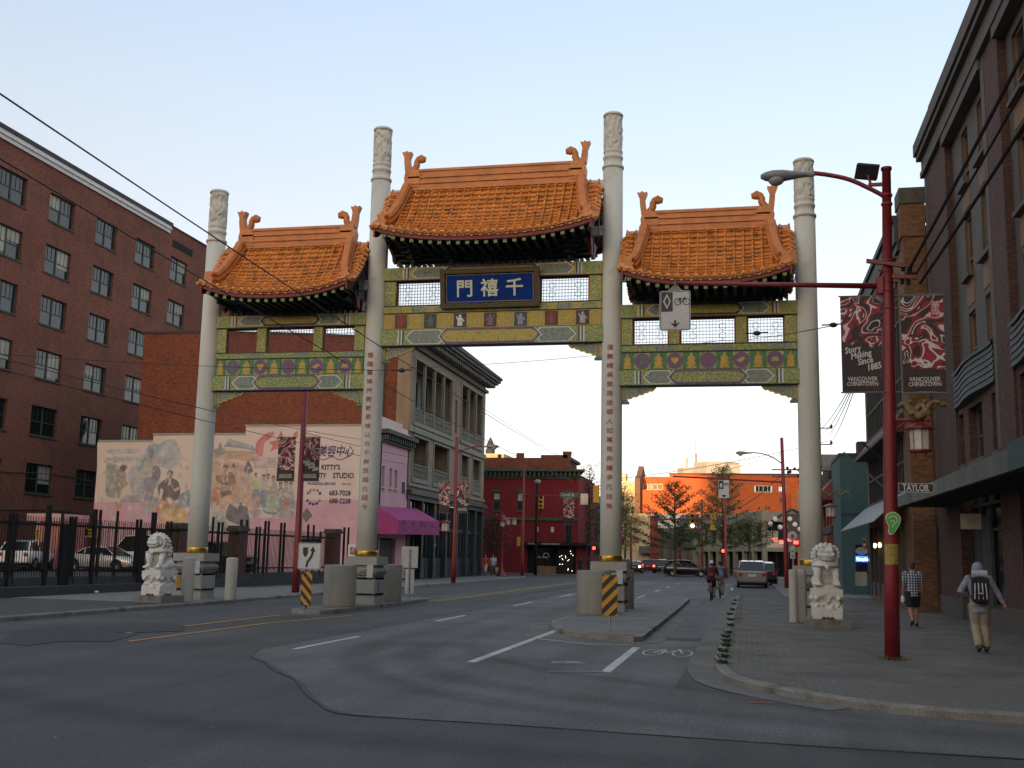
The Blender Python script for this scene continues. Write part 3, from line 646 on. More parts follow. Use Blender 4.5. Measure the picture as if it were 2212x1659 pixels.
def beam_front(zb,zt,u0,u1,d,centre,cfill,fw,parent,cborder='g_purple'):
    """painted beam face: square panels at the ends, banded stripes, diaper fields, long cartouche"""
    h = zt-zb; c = (u0+u1)/2; half = (u1-u0)/2
    fr = GF0
    def f(name,poly,mt,dd): m = MB(); m.flat(fr,poly,d+dd); m.build(name,M[mt],parent)
    e = .62 if half > 3 else .50
    for s in (-1,1):
        a,b = c+s*half,c+s*(half-e); a,b = min(a,b),max(a,b)
        f('end_panel',[(a+.03,zb+.03),(b-.02,zb+.03),(b-.02,zt-.03),(a+.03,zt-.03)],'scroll_green',.004)
        q = b if s < 0 else a
        for j,mt in enumerate(('g_white','g_green','g_white','g_blue')):
            x0 = q-s*(.03+.055*j); x1 = x0-s*.05; f('painted_band',[(min(x0,x1),zb+.02),(max(x0,x1),zb+.02),(max(x0,x1),zt-.02),(min(x0,x1),zt-.02)],mt,.004)
        x0 = q-s*.30; x1 = c+s*(fw/2-.05); pt = h*.45
        # long hexagon of diaper work, with a white outline
        def hexa(i,dd,mt):
            xo,xi = x0-s*(i*1.6),x1-s*(pt+.1)*.0+s*i*1.6
            f('diaper_panel',[(xo,(zb+zt)/2),(xo-s*pt,zt-.02-i),(xi,zt-.02-i),(xi-s*pt,(zb+zt)/2),(xi,zb+.02+i),(xo-s*pt,zb+.02+i)],mt,dd)
        hexa(0,.006,'g_white'); hexa(.028,.010,'diaper')
    x0,x1 = c-fw/2,c+fw/2; pt = h*.42
    f('cartouche_border',[(x0-.02,(zb+zt)/2),(x0+pt,zt-.01),(x1-pt,zt-.01),(x1+.02,(zb+zt)/2),(x1-pt,zb+.01),(x0+pt,zb+.01)],'g_white',.014)
    f('cartouche_border',[(x0+.03,(zb+zt)/2),(x0+pt+.03,zt-.012),(x1-pt-.03,zt-.012),(x1-.03,(zb+zt)/2),(x1-pt-.03,zb+.012),(x0+pt+.03,zb+.012)],cborder,.018)
    f('cartouche',[(x0+.14,zb+h*.62),(x0+pt+.1,zt-.075),(x1-pt-.1,zt-.075),(x1-.14,zb+h*.62),(x1-.14,zb+h*.38),(x1-pt-.1,zb+.075),(x0+pt+.1,zb+.075),(x0+.14,zb+h*.38)],cfill,.024)

def lattice(u0,u1,z0,z1,d,parent,mt,edge):
    t = .011
    o = thing('lattice_window',None,None,(0,0,0)); o.parent = parent; L = GF0
    m = MB()
    for a,b,c,e in ((u0,u0+.045,z0,z1),(u1-.045,u1,z0,z1),(u0+.045,u1-.045,z0,z0+.045),(u0+.045,u1-.045,z1-.045,z1)): m.box(L,a,b,c,e,d-.05,d+.05)
    m.build('lattice_frame',M[edge],o)
    m = MB(); n = max(3,round((u1-u0)/.105)); k = max(3,round((z1-z0)/.105))
    for i in range(1,n):
        u = u0+(u1-u0)*i/n; m.box(L,u-t/2,u+t/2,z0+.045,z1-.045,d-.015,d+.015)
    for j in range(1,k):
        z = z0+(z1-z0)*j/k; m.box(L,u0+.045,u1-.045,z-t/2,z+t/2,d-.017,d+.013)
    for s in (-1,1):     # rings where the bars bend round octagons
        for sz in (-1,1):
            cu,cz = (u0+u1)/2+s*(u1-u0)*.27,(z0+z1)/2+sz*(z1-z0)*.17
            P = [(cu+.11*math.cos(PI/8+PI/4*i),cz+.11*math.sin(PI/8+PI/4*i)) for i in range(9)]
            for a,b in zip(P,P[1:]): m.tube([L.p(a[0],a[1],d),L.p(b[0],b[1],d)],.007,4)
    m.build('lattice_bars',M[mt],o,kind='stuff')

def corbel(u,s,z,parent,mt='diaper'):
    """carved spandrel bracket under the beam end; s is the direction it reaches"""
    prof = [(0,0),(1.12,0),(1.05,-.10),(.98,-.16),(.90,-.13),(.84,-.20),(.74,-.20),(.68,-.27),(.56,-.26),(.50,-.33),(.36,-.33),(.28,-.40),(.20,-.38),(.16,-.44),(0,-.46)]
    m = MB(); m.prism(GF0,[(u+s*a,z+b) for a,b in prof],-.06,.06); m.build('spandrel_bracket',M['diaper'],parent)
    m = MB()
    for a,b in zip(prof[1:-1],prof[2:-1]):
        m.tube([GF0.p(u+s*a[0],z+a[1],.055),GF0.p(u+s*b[0],z+b[1],.055)],.03,5)
    for a in (.03,.17): m.box(GF0,min(u+s*a,u+s*(a+.03)),max(u+s*a,u+s*(a+.03)),z-.46,z-.02,.062,.085)
    m.box(GF0,min(u+s*.03,u+s*.2),max(u+s*.03,u+s*.2),z-.05,z-.02,.063,.083)
    m.build('gold_edging',M['g_gold'],parent)
    m = MB(); a,b = sorted((u-s*.02,u+s*.24)); m.box(GF0,a,b,z-.57,z-.50,-.09,.09); a,b = sorted((u+s*.02,u+s*.2)); m.box(GF0,a,b,z-.50,z-.462,-.07,.07); m.build('bracket_foot',M['g_green'],parent)

def bay(kind,uc,half,z0,L_):
    """z0: underside of the lowest beam. L_: the heights of the layers"""
    zb,zf,zn,zl,zlt,zt = L_
    o = thing('beam_frame',None,None,(0,0,0)); o.parent = gate
    u0,u1 = uc-half,uc+half; D = .16
    m = MB(); m.box(GF0,u0-.13,u1+.13,zb,zf,-D-.05,D+.05); m.build('lower_beam',M['scroll_green'],o)
    m = MB(); m.box(GF0,u0-.135,u1+.135,zb-.022,zb,-D-.055,D+.055);
    for s in (-1,1): a,b = sorted((uc+s*(half+.13),uc+s*(half+.155))); m.box(GF0,a,b,zb-.02,zf+.01,-D-.07,D+.07)
    m.build('beam_edge',M['g_blue'],o)
    m = MB(); m.box(GF0,u0,u1,zf,zn,-D+.03,D-.03); m.build('frieze_board',M['g_green' if kind == 'side' else 'scroll_gold'],o)
    m = MB(); m.box(GF0,u0,u1,zn,zl,-D,D); m.build('rail',M['scroll_gold' if kind == 'mid' else 'scroll_green'],o)
    m = MB(); m.box(GF0,u0,u1,zl-.005,zl+.02,-D-.01,D+.012); m.box(GF0,u0,u1,zn-.02,zn+.012,-D-.01,D+.012); m.box(GF0,u0-.02,u1+.02,zlt-.02,zlt+.02,-D-.03,D+.03); m.box(GF0,u0-.02,u1+.02,zf-.01,zf+.015,-D-.045,D+.045); m.build('moulding',M['bracket'],o)
    m = MB(); m.box(GF0,u0-.02,u1+.02,zlt+.02,zt,-D-.02,D+.02); m.build('upper_beam',M['scroll_gold'],o)
    beam_front(zb,zf,u0-.1,u1+.1,D+.05,None,'scroll_gold' if kind == 'mid' else 'scroll_green',3.55 if kind == 'mid' else 2.55,o)
    beam_front(zlt+.03,zt,u0,u1,D+.02,None,'scroll_gold',3.4 if kind == 'mid' else 2.3,o,'g_blue')
    # rail: small alternating lozenges
    n = 9 if kind == 'mid' else 6
    for i in range(n):
        w_ = (u1-u0)/n; a = u0+i*w_; zc = (zn+zl)/2
        m = MB(); m.flat(GF0,[(a+.12,zc),(a+.2,zl-.035),(a+w_-.2,zl-.035),(a+w_-.12,zc),(a+w_-.2,zn+.03),(a+.2,zn+.03)],D+.005); m.build('rail_panel',M['diaper' if i % 2 else 'scroll_green'],o)
    # frieze
    N = 15 if kind == 'mid' else 11
    w_ = (u1-u0)/N; x = u0; h = zn-zf
    figs = [(.30,.03,.03),(.10,.12,.10),(.62,.62,.58),(.17,.14,.17),(.26,.28,.33),(.22,.06,.05),(.42,.36,.38)]
    ws = [1.0 if i % 2 else .86 for i in range(N)]; ws[0] = ws[-1] = .62 if kind == 'mid' else .7; tot = sum(ws); q = u0
    for i in range(N):
        ww = (u1-u0)*ws[i]/tot; a,b = q,q+ww; q = b; zc = (zf+zn)/2
        if i % 2 == 0:
            m = MB(); m.box(GF0,a+.015,b-.015,zf+.02,zn-.02,D-.03,D-.012); m.build('frieze_panel',M['gold_pat' if kind == 'mid' else 'g_green'],o)
            cu = (a+b)/2; rr = min(ww*.40,h*.42)
            if kind == 'mid':
                m = MB()
                for j in range(16):
                    t0,t1 = 2*PI*j/16,2*PI*(j+1)/16; m.flat(GF0,[(cu+rr*.86*math.cos(t0),zc+h*.40*math.sin(t0)),(cu+rr*1.02*math.cos(t0),zc+h*.45*math.sin(t0)),(cu+rr*1.02*math.cos(t1),zc+h*.45*math.sin(t1)),(cu+rr*.86*math.cos(t1),zc+h*.40*math.sin(t1))],D-.006)
                m.build('painted_ring',M['g_gold'],o)
            else:     # vase shaped ornament
                m = MB(); P = [(0,.42),(.10,.36),(.07,.26),(.20,.22),(.30,.10),(.22,.0),(.34,-.14),(.24,-.26),(.36,-.36),(.36,-.42)]
                P = [(cu+a_*ww*.9,zc+b_*h) for a_,b_ in P]+[(cu-a_*ww*.9,zc+b_*h) for a_,b_ in P[:0:-1]]
                m.prism(GF0,P,D-.02,D-.002); m.build('painted_vase',M['g_gold'],o)
        else:
            m = MB(); m.box(GF0,a+.02,b-.02,zf+.03,zn-.03,D-.03,D-.014); m.build('frieze_panel',M['g_gold' if kind == 'mid' else 'post_pat'],o)
            cu = (a+b)/2; sidx = i//2
            if kind == 'mid':
                cc = [(.10,.055,.05),(.035,.05,.045),(.035,.045,.05),(.09,.035,.035),(.05,.06,.09),(.09,.035,.03),(.05,.035,.035)][sidx % 7]
                m = MB(); m.box(GF0,a+.06,b-.06,zf+.05,zn-.05,D-.03,D-.004); m.build('painted_scene',mat('scene_ground',cc,.6,var=.3,scale=12),o)
                fm = MB(); g = .045
                P = [(-.09,-.19),(.09,-.19),(.07,-.02),(.13,-.06),(.16,-.02),(.07,.08),(.045,.10),(.05,.165),(0,.20),(-.05,.165),(-.045,.10),(-.08,.07),(-.12,.15),(-.15,.13),(-.09,-.0)]
                if sidx % 2: P = [(-a_,b_) for a_,b_ in P][::-1]
                fm.flat(GF0,[(cu+a_,zc+b_) for a_,b_ in P],D+.004); fm.build('painted_figure',mat('figure_paint',figs[sidx % 7],.6,var=.4,scale=22),o)
            else:
                m = MB(); m.flat(GF0,[(cu+min(ww*.46,h*.47)*math.cos(2*PI*j/24),zc+min(ww*.46,h*.47)*math.sin(2*PI*j/24)) for j in range(24)],D-.008); m.build('painted_roundel',M['purple_pat'],o)
                shp = [[(-.10,-.1),(.10,-.1),(.02,.16),(-.02,.16)],[(-.13,.1),(.13,.1),(.10,-.02),(0,-.12),(-.10,-.02)],[(-.02,-.16),(.02,-.16),(.03,.16),(-.03,.16)],[(-.16,-.02),(.02,.09),(.15,.05),(.03,-.05),(-.03,-.10)],[(-.13,-.07),(.13,-.07),(.08,.07),(-.08,.07)]][sidx % 5]
                m = MB(); m.flat(GF0,[(cu+a_,zc+b_) for a_,b_ in shp],D-.002); m.build('painted_emblem',M[('g_green','g_gold','charred','g_gold','gold_pat')[sidx % 5]],o)
    # lattice band and posts
    if kind == 'mid':
        cells = [(u0,.30),(None,1.66),(u0,.19)]
        posts = [(u0,u0+.42),(u0+2.08,u0+2.28),(u1-2.28,u1-2.08),(u1-.42,u1)]; wins = [(u0+.42,u0+2.08),(u1-2.08,u1-.42)]
        m = MB(); m.box(GF0,u0+2.28,u1-2.28,zl,zlt,-.03,.03); m.build('back_board',M['g_green'],o)
    else:
        W_ = u1-u0; posts = [(u0,u0+.37),(u0+.245*W_+.17,u0+.245*W_+.17+.36),(u1-.245*W_-.53,u1-.245*W_-.17),(u1-.37,u1)]
        wins = [(posts[i][1],posts[i+1][0]) for i in range(3)]
    for a,b in posts:
        m = MB(); m.bbox(GF0,a,b,zl+.02,zlt-.02,-D+.03,D-.01,.02); m.build('post',M['post_pat'],o)
        m = MB();
        for x0,x1 in ((a+.03,a+.055),(b-.055,b-.03)): m.box(GF0,x0,x1,zl+.06,zlt-.06,D-.012,D+.003)
        m.build('post_edging',M['g_gold'],o)
    for a,b in wins: lattice(a,b,zl+.02,zlt-.02,0,gate,'lattice' if not (kind == 'side' and uc < 0) else 'lattice_red','gatered')
    corbel(u0,1,zb-.022,o); corbel(u1,-1,zb-.022,o)
    return o
cm = (PX_[1]+PX_[2])/2-GX; cl = (PX_[0]+PX_[1])/2-GX; cr = (PX_[2]+PX_[3])/2-GX
bay('mid',cm,(PX_[2]-PX_[1])/2-.33,0,(8.78,9.32,9.90,10.14,11.05,11.50))
bay('side',cl,(PX_[1]-PX_[0])/2-.33,0,(7.31,7.82,8.42,8.62,9.53,9.96))
bay('side',cr,(PX_[3]-PX_[2])/2-.33,0,(7.31,7.80,8.40,8.62,9.53,9.98))
# name board
pl = thing('name_board',None,None,(cm,0,0)); pl.parent = gate
pf = Fr((GX+cm,GY-.34,10.66),(1,0,0),Vector((0,-1,-.16)).normalized(),Vector((0,-.16,1)).normalized())
m = MB(); hw,hh = 1.70,.66
m.prism(pf,[(-hw,-hh),(hw,-hh),(hw,hh),(-hw,hh)],-.06,0)
for a,b,c,e in ((-hw,hw,hh-.16,hh),(-hw,hw,-hh,-hh+.16),(-hw,-hw+.16,-hh+.16,hh-.16),(hw-.16,hw,-hh+.16,hh-.16)): m.box(pf,a,b,c,e,0,.10)
m.build('board_frame',M['plaque_frame'],pl)
m = MB(); m.box(pf,-hw+.16,hw-.16,-hh+.16,hh-.16,0.001,.02); m.build('board_field',M['plaque_blue'],pl)
m = MB()
for a,b,c,e in ((-hw+.2,hw-.2,hh-.215,hh-.20),(-hw+.2,hw-.2,-hh+.20,-hh+.215),(-hw+.2,-hw+.215,-hh+.215,hh-.215),(hw-.215,hw-.2,-hh+.215,hh-.215)): m.box(pf,a,b,c,e,.02,.03)
m.build('inner_line',M['g_gold'],pl)
for ch,u in (('門',-.86),('禧',0.0),('千',.86)):
    m = MB(); text_mb(m,ch,pf,u,-.23,.034,.62,align='CENTER',bold=.012); m.build('gilt_character',M['gilt'],pl)

# ---------------------------------------------------------------- roofs
tile_left = [300]
def shared(mb,name,mt): return mb.mesh(name,M[mt])
_t = MB(); L0 = .235   # pan tile: local x across, y down the slope, z normal
_t.add([(-.112,-L0/2,-.012),(.112,-L0/2,-.012),(.112,L0/2,.052),(-.112,L0/2,.052),(-.112,L0/2,-.018),(.112,L0/2,-.018),(0,-L0/2,-.018),(0,L0/2,.046)],
       [(0,6,7,3),(6,1,2,7),(3,7,4),(7,5,4),(7,2,5),(0,3,4),(1,5,2)])
PAN = shared(_t,'pan_tile','tile'); PANV = (_t.v,_t.f)
_t = MB(); n = 6; rr0,rr1 = .036,.050
vs = [(rr0*math.cos(PI*i/n),-L0/2,rr0*math.sin(PI*i/n)+.004) for i in range(n+1)]+[(rr1*math.cos(PI*i/n),L0/2,rr1*math.sin(PI*i/n)+.016) for i in range(n+1)]
_t.smooth = True
_t.add(vs,[(i,i+1,n+2+i,n+1+i) for i in range(n)]); _t.smooth = False; _t.add([(rr1*math.cos(PI*i/n),L0/2,rr1*math.sin(PI*i/n)+.016) for i in range(n+1)],[tuple(range(n+1))])
COV = shared(_t,'cover_tile','tile'); COVV = (_t.v,_t.f)

def gate_roof(uc,half,zr,ze,zridge,quota):
    """zr: tile height at the ridge, ze: at the middle of the eave"""
    root = thing('tiled_roof',None,None,(uc,0,0)); root.parent = gate
    D = 1.78; Hh = zr-ze; lift = .42
    def P(s,t,side=1,nrm=0.0):
        """s -1..1 across, t 0 ridge..1 eave"""
        def q(s,t):
            z = zr-Hh*(1-(1-t)**1.55)+lift*abs(s)**2.6*t**1.3
            sp = half*(1+.0*t)
            return Vector((GX+uc+s*sp,GY-side*(D*(t**.94)+.10*abs(s)**3*t),z))
        p = q(s,t)
        if nrm:
            e = .01; n_ = (q(s+e,t)-q(s-e,t)).cross(q(s,min(1,t+e))-q(s,max(0,t-e)))
            if n_.z < 0: n_ = -n_
            p = p+n_.normalized()*nrm
        return p
    # sheet under the tiles (both slopes)
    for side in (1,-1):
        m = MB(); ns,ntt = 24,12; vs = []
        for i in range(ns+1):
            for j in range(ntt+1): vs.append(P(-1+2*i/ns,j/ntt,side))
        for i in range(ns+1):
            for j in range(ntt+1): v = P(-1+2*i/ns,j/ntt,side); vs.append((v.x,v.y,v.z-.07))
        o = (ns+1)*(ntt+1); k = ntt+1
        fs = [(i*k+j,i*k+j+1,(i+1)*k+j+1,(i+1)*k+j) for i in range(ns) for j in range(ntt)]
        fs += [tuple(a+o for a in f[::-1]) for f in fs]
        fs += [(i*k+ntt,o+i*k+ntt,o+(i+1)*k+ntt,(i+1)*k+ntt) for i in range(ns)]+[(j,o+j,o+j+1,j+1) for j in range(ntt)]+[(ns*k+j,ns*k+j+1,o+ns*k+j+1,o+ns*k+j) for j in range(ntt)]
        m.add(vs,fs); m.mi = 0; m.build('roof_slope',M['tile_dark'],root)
    ncol = round(2*half/.30); rows = 15; stuff = MB(); stuff.smooth = False
    ends = MB(); inset = .30/half
    used = 0
    def place(V,me,s,t,side,name,dz=0):
        nonlocal used
        e = .012; p = P(s,t,side,.018+dz)
        ty = (P(s,min(1,t+e),side)-P(s,max(0,t-e),side)).normalized(); tx = (P(min(1,s+e),t,side)-P(max(-1,s-e),t,side)).normalized()
        if side < 0: tx = -tx
        tz = tx.cross(ty).normalized()
        if tz.z < 0: tz = -tz
        tx = ty.cross(tz).normalized()
        mt = Matrix(((tx.x,ty.x,tz.x,p.x),(tx.y,ty.y,tz.y,p.y),(tx.z,ty.z,tz.z,p.z),(0,0,0,1)))
        if side > 0 and used < quota and abs(s) < .84 and t > .18:
            o = obj(name,me,root); o.matrix_local = Matrix.Translation((-GX-uc,-GY,0)) @ mt; used += 1
        else:
            stuff.smooth = V is COVV; stuff.add([mt @ Vector(v) for v in V[0]],V[1])
    order = []
    for side in (1,-1):
        for j in range(rows):
            for i in range(ncol+1):
                order.append((side,rows-1-j,i))
    for side,j,i in order:
        t = (j+.5)/rows; s = -1+2*i/ncol
        place(COVV,COV,s*.985,t,side,'roof_tile',.004)
        if i < ncol: place(PANV,PAN,-1+2*(i+.5)/ncol,t,side,'roof_tile',.0)
    # round caps and drip tiles along the eaves
    for side in (1,-1):
        for i in range(ncol+1):
            s = (-1+2*i/ncol)*.985; p = P(s,1.0,side,.05); m2 = Matrix.Rotation(-side*.25,3,'X')
            ends.add([p+Vector((.082*math.cos(2*PI*a/10),-side*.015,.082*math.sin(2*PI*a/10))) for a in range(10)]+[p+Vector((.082*math.cos(2*PI*a/10),side*.06,.082*math.sin(2*PI*a/10))) for a in range(10)],
                     [tuple(range(10))]+[(a,(a+1) % 10,10+(a+1) % 10,10+a) for a in range(10)])
            if i < ncol:
                p = P(-1+2*(i+.5)/ncol,1.0,side,.0)
                ends.add([p+Vector((-.09,-side*.01,.02)),p+Vector((.09,-side*.01,.02)),p+Vector((.06,-side*.015,-.06)),p+Vector((0,-side*.02,-.10)),p+Vector((-.06,-side*.015,-.06))],[(0,1,2,3,4)])
    # verge: a band of short tiles rolling over the gable edge
    for side in (1,-1):
        for s in (-1,1):
            for j in range(12):
                t = .10+.88*j/11; a = P(s*.90,t,side,.03); b = P(s,t,side,.02)+Vector((s*.10,0,-.12)); c = P(s*.97,t,side,.06)
                ends.tube([a,c,b],[.07,.078,.085],6)
    stuff.build('tile_course',M['tile'],root,kind='stuff'); ends.build('eave_tiles',M['tile'],root,kind='stuff')
    # ridge
    rl = half-.62
    m = MB(); fr = Fr((GX+uc,GY,0),(1,0,0),(0,-1,0))
    for z0,z1,d in ((zr-.10,zr+.12,.17),(zr+.12,zr+.18,.22),(zr+.18,zr+.34,.14),(zr+.34,zr+.40,.19),(zr+.40,zridge-.10,.13),(zridge-.10,zridge-.02,.17)):
        m.box(fr,-rl,rl,z0,z1,-d,d)
    m.smooth = True; m.tube([fr.p(-rl,zridge-.04),fr.p(rl,zridge-.04)],.085,10); m.smooth = False
    m.build('ridge',M['ridge'],root)
    for s in (-1,1):
        # ridge-end ornament: block, fish tail and curled head
        f2 = Fr((GX+uc+s*rl,GY,zridge),(s,0,0),(0,-1,0))
        m = MB(); m.prism(f2,[(-.42,-.66),(.10,-.66),(.14,-.30),(.06,.02),(-.10,.02),(-.36,-.06),(-.44,-.20)],-.19,.19)
        m.prism(f2,[(-.06,0),(.12,-.10),(.16,.25),(.17,.50),(.26,.76),(.16,.73),(.09,.80),(.02,.73),(-.08,.75),(.0,.50),(-.03,.22)],-.14,.14)
        m.smooth = True
        cur = [(-.10,-.05),(-.20,.08),(-.26,.20),(-.26,.34),(-.32,.48),(-.42,.54),(-.51,.48),(-.50,.38),(-.43,.35),(-.39,.40)]
        m.tube([f2.p(a,b) for a,b in cur],[.14,.13,.12,.115,.11,.11,.10,.09,.07,.04],8)
        m.v = [(a,b,zridge+(c-zridge)*.88 if c > zridge else c) for a,b,c in m.v]; m.ell(f2.p(-.41,.38),.13,.10,.12,12,8); m.build('ridge_ornament',M['ridge'],root)
        # descending ridges on front and back
        for side in (1,-1):
            m = MB(); path = []
            for j in range(13):
                t = .02+.76*j/12; sx = (rl+.0+.34*(t/.78)**1.2)/half; p = P(s*sx,t,side,.0); path.append(p)
            prof = [(-.15,0),(-.15,.10),(-.19,.12),(-.19,.17),(-.12,.19),(-.12,.29),(-.16,.31),(-.10,.40),(.10,.40),(.16,.31),(.12,.29),(.12,.19),(.19,.17),(.19,.12),(.15,.10),(.15,0)]
            ext = path[-1]+Vector((s*.06,-side*.22,.0)); path += [ext]
            vs = []; n = len(prof)
            for q,p in enumerate(path):
                tt = (path[min(q+1,len(path)-1)]-path[max(q-1,0)]).normalized(); X = Vector((1,0,0)); N_ = X.cross(tt); N_ = N_ if N_.z > 0 else -N_
                if q >= len(path)-2: N_ = Vector((0,0,1)) if q == len(path)-1 else (N_+Vector((0,0,1))).normalized()
                for a,b in prof: vs.append(p+X*a+N_.normalized()*(b-.04+(.02 if q == len(path)-1 else 0)))
            m.add(vs,[(i*n+a,i*n+(a+1) % n,(i+1)*n+(a+1) % n,(i+1)*n+a) for i in range(len(path)-1) for a in range(n)]+[tuple(range(n))[::-1],tuple(range((len(path)-1)*n,len(path)*n))])
            m.build('descending_ridge',M['ridge'],root)
    # red fascia, rafter ends
    for side in (1,-1):
        m = MB(); ns = 24; vs = []
        for i in range(ns+1):
            s = -.985+1.97*i/ns; p = P(s,1.0,side)
            vs += [p+Vector((0,-side*.0+side*.04,-.05)),p+Vector((0,side*.04,-.20)),p+Vector((0,side*.22,-.20)),p+Vector((0,side*.22,-.06))]
        m.add(vs,[(4*i+a,4*i+(a+1) % 4,4*i+4+(a+1) % 4,4*i+4+a) for i in range(ns) for a in range(4)]+[(0,1,2,3),(4*ns,4*ns+1,4*ns+2,4*ns+3)]); m.build('fascia',M['gatered'],root)
        nr = ncol-3 if half > 3 else ncol-1
        rb = MB(); rb.box(Fr((0,0,0)),-.062,.062,-.055,.055,0,.05); rme = rb.mesh('rafter_end',M['rafter'])
        rbar = MB()
        for i in range(nr):
            s = -.9+1.8*i/(nr-1); p = P(s,1.0,side)+Vector((0,side*.16,-.27))
            if side > 0: obj('rafter_end',rme,root,loc=(p.x-GX-uc,p.y-GY,p.z))
            rbar.box(Fr(p+Vector((0,.06,0)) if side > 0 else p,(1,0,0),(0,1,0)),-.055,.055,-.05,.05,0 if side > 0 else -1.2,1.2 if side > 0 else 0)
        rbar.build('rafters',M['bracket'],root,kind='stuff')
    # gable boards
    for s in (-1,1):
        m = MB(); poly = []
        for j in range(9): p = P(s,1-j/8,1); poly.append((-(p.y-GY),p.z-.12))
        for j in range(9): p = P(s,j/8,-1); poly.append((-(p.y-GY),p.z-.12))
        poly += [(a,b-.30) for a,b in poly[::-1]]
        f3 = Fr((GX+uc+s*(half-.06),GY,0),(0,-1,0),(s,0,0)); m.prism(f3,poly,-.04,.02); m.build('gable_board',M['gatered'],root)
        m = MB(); m.prism(Fr((GX+uc+s*(half-.35),GY,0),(0,-1,0),(s,0,0)),[(-1.2,ze-.2),(1.2,ze-.2),(.8,ze+.35),(.2,zr-.5),(-.2,zr-.5),(-.8,ze+.35)],-.04,.04); m.build('gable_wall',M['bracket'],root)
    return root,P
def brackets(uc,half,zb,zt,nset):
    """dougong: tiers of arms that widen upward, carved into blocks"""
    root = thing('bracket_tier',None,None,(uc,0,0)); root.parent = gate
    fr = Fr((GX+uc,GY,0),(1,0,0),(0,-1,0)); m = MB(); g = MB()
    for k in range(int(2*half/.21)): m.box(fr,-half+.1+.21*k,-half+.2+.21*k,zb-.01,zb+.13,-.12,.12)
    zb += .11; H_ = zt-zb; T = 5
    w_ = 2*half/nset
    for k in range(nset):
        c = -half+w_*(k+.5)
        for j in range(T):
            z0 = zb+.02+H_*j/T; z1 = z0+H_/T*.62; dd = .22+.24*j; ww = .13+.115*j
            m.box(fr,c-.07,c+.07,z0,z1,-dd,dd)                      # arm across the gate
            for d in ([0] if j == 0 else [dd-.08,dd*.45,-dd*.45,-dd+.08]):
                m.prism(fr,[(c-ww,z0+.03),(c-ww+.08,z0),(c+ww-.08,z0),(c+ww,z0+.03),(c+ww,z1),(c-ww,z1)],d-.05,d+.05)
                for e in (-ww+.06,0,ww-.06):
                    m.box(fr,c+e-.065,c+e+.065,z1,z1+H_/T*.38,d-.065,d+.065)
            g.prism(fr,[(c-ww,z0+.028),(c-ww+.08,z0-.002),(c+ww-.08,z0-.002),(c+ww,z0+.028),(c+ww-.01,z0+.045),(c+ww-.09,z0+.016),(c-ww+.09,z0+.016),(c-ww+.01,z0+.045)],dd-.03,dd-.022)
            # beak end
            m.prism(Fr(fr.p(c,0,0),(0,-1,0),(1,0,0)),[(dd-.02,z0),(dd+.12,z0+.02),(dd+.20,z0-.06),(dd+.17,z0+.10),(dd-.02,z1)],-.05,.05)
        if k < nset-1:
            for j in (1,2,3): z0 = zb+.02+H_*j/T; m.box(fr,c+w_*.5-.10,c+w_*.5+.10,z0+.06,z0+.20,-.2-.24*j,.2+.24*j)
    m.build('bracket_sets',M['bracket'],root,kind='stuff'); g.build('bracket_edging',M['bracket_edge'],root,kind='stuff')
    m = MB()
    for j in range(T): z0 = zb+H_*j/T+H_/T*.62; dd = .18+.24*j; m.box(fr,-half+.05,half-.05,z0+.02,z0+.10,dd-.04,dd+.04); m.box(fr,-half+.05,half-.05,z0+.02,z0+.10,-dd-.04,-dd+.04)
    m.box(fr,-half,half,zb+H_*.32,zt+.45,-.12,.12); m.build('bracket_beam',M['bracket'],root)
    for s in (-1,1):
        f3 = Fr(fr.p(s*(half+.02),0,0),(0,-1,0),(s,0,0)); m = MB()
        for sd in (-1,1): m.prism(f3,[(sd*.15,zb+.02),(sd*.35,zb+.08),(sd*.42,zb+.25),(sd*.75,zb+.40),(sd*.95,zb+.70),(sd*1.35,zt),(sd*.15,zt)],-.05,.05)
        m.build('bracket_side',M['gatered'],root)
rm,Pm = gate_roof(cm,3.68,14.36,12.14,15.04,120); brackets(cm,3.38,11.50,12.25,5)
rl_,Pl = gate_roof(cl+.05,2.68,12.52,10.40,13.15,90); brackets(cl,2.45,9.96,10.52,4)
rr_,Pr = gate_roof(cr+.0,2.64,12.52,10.40,13.15,90); brackets(cr,2.45,9.98,10.52,4)
# concrete stubs and struts tying the roofs to the columns
m = MB()
for a,zs in ((0,(11.6,10.6)),(1,(11.9,10.8)),(1,(14.0,12.4)),(2,(14.0,12.4)),(2,(11.9,10.8)),(3,(11.9,10.9))):
    for z in zs:
        s = {0: 1,3: -1}.get(a,None)
        dirs = [s] if s else ([1] if z > 12 and a == 1 else [-1] if z > 12 else ([-1] if a == 1 else [1]))
        for s in dirs: x0,x1 = sorted((PX_[a],PX_[a]+s*.75)); m = MB(); m.wbox(x0,x1,GY-.1,GY+.1,z,z+.32); m.build('tie_beam',M['pillar'],gate)
m = MB()
for px,s,z in ((PX_[1],-1,10.4),(PX_[2],-1,12.3),(PX_[3],-1,10.4)):
    for k in range(3): m.tube([(px+s*(.42+.05*k),GY-.35+.3*k,z),(px+s*(.38+.05*k),GY-.45+.3*k,z+1.5)],.025,5)
    for k in range(4): m.tube([(px+s*.35,GY-.4,z+.3+.3*k),(px+s*.35,GY+.4,z+.3+.3*k)],.015,5)
m.build('tie_rods',M['greymetal'],gate,kind='stuff')

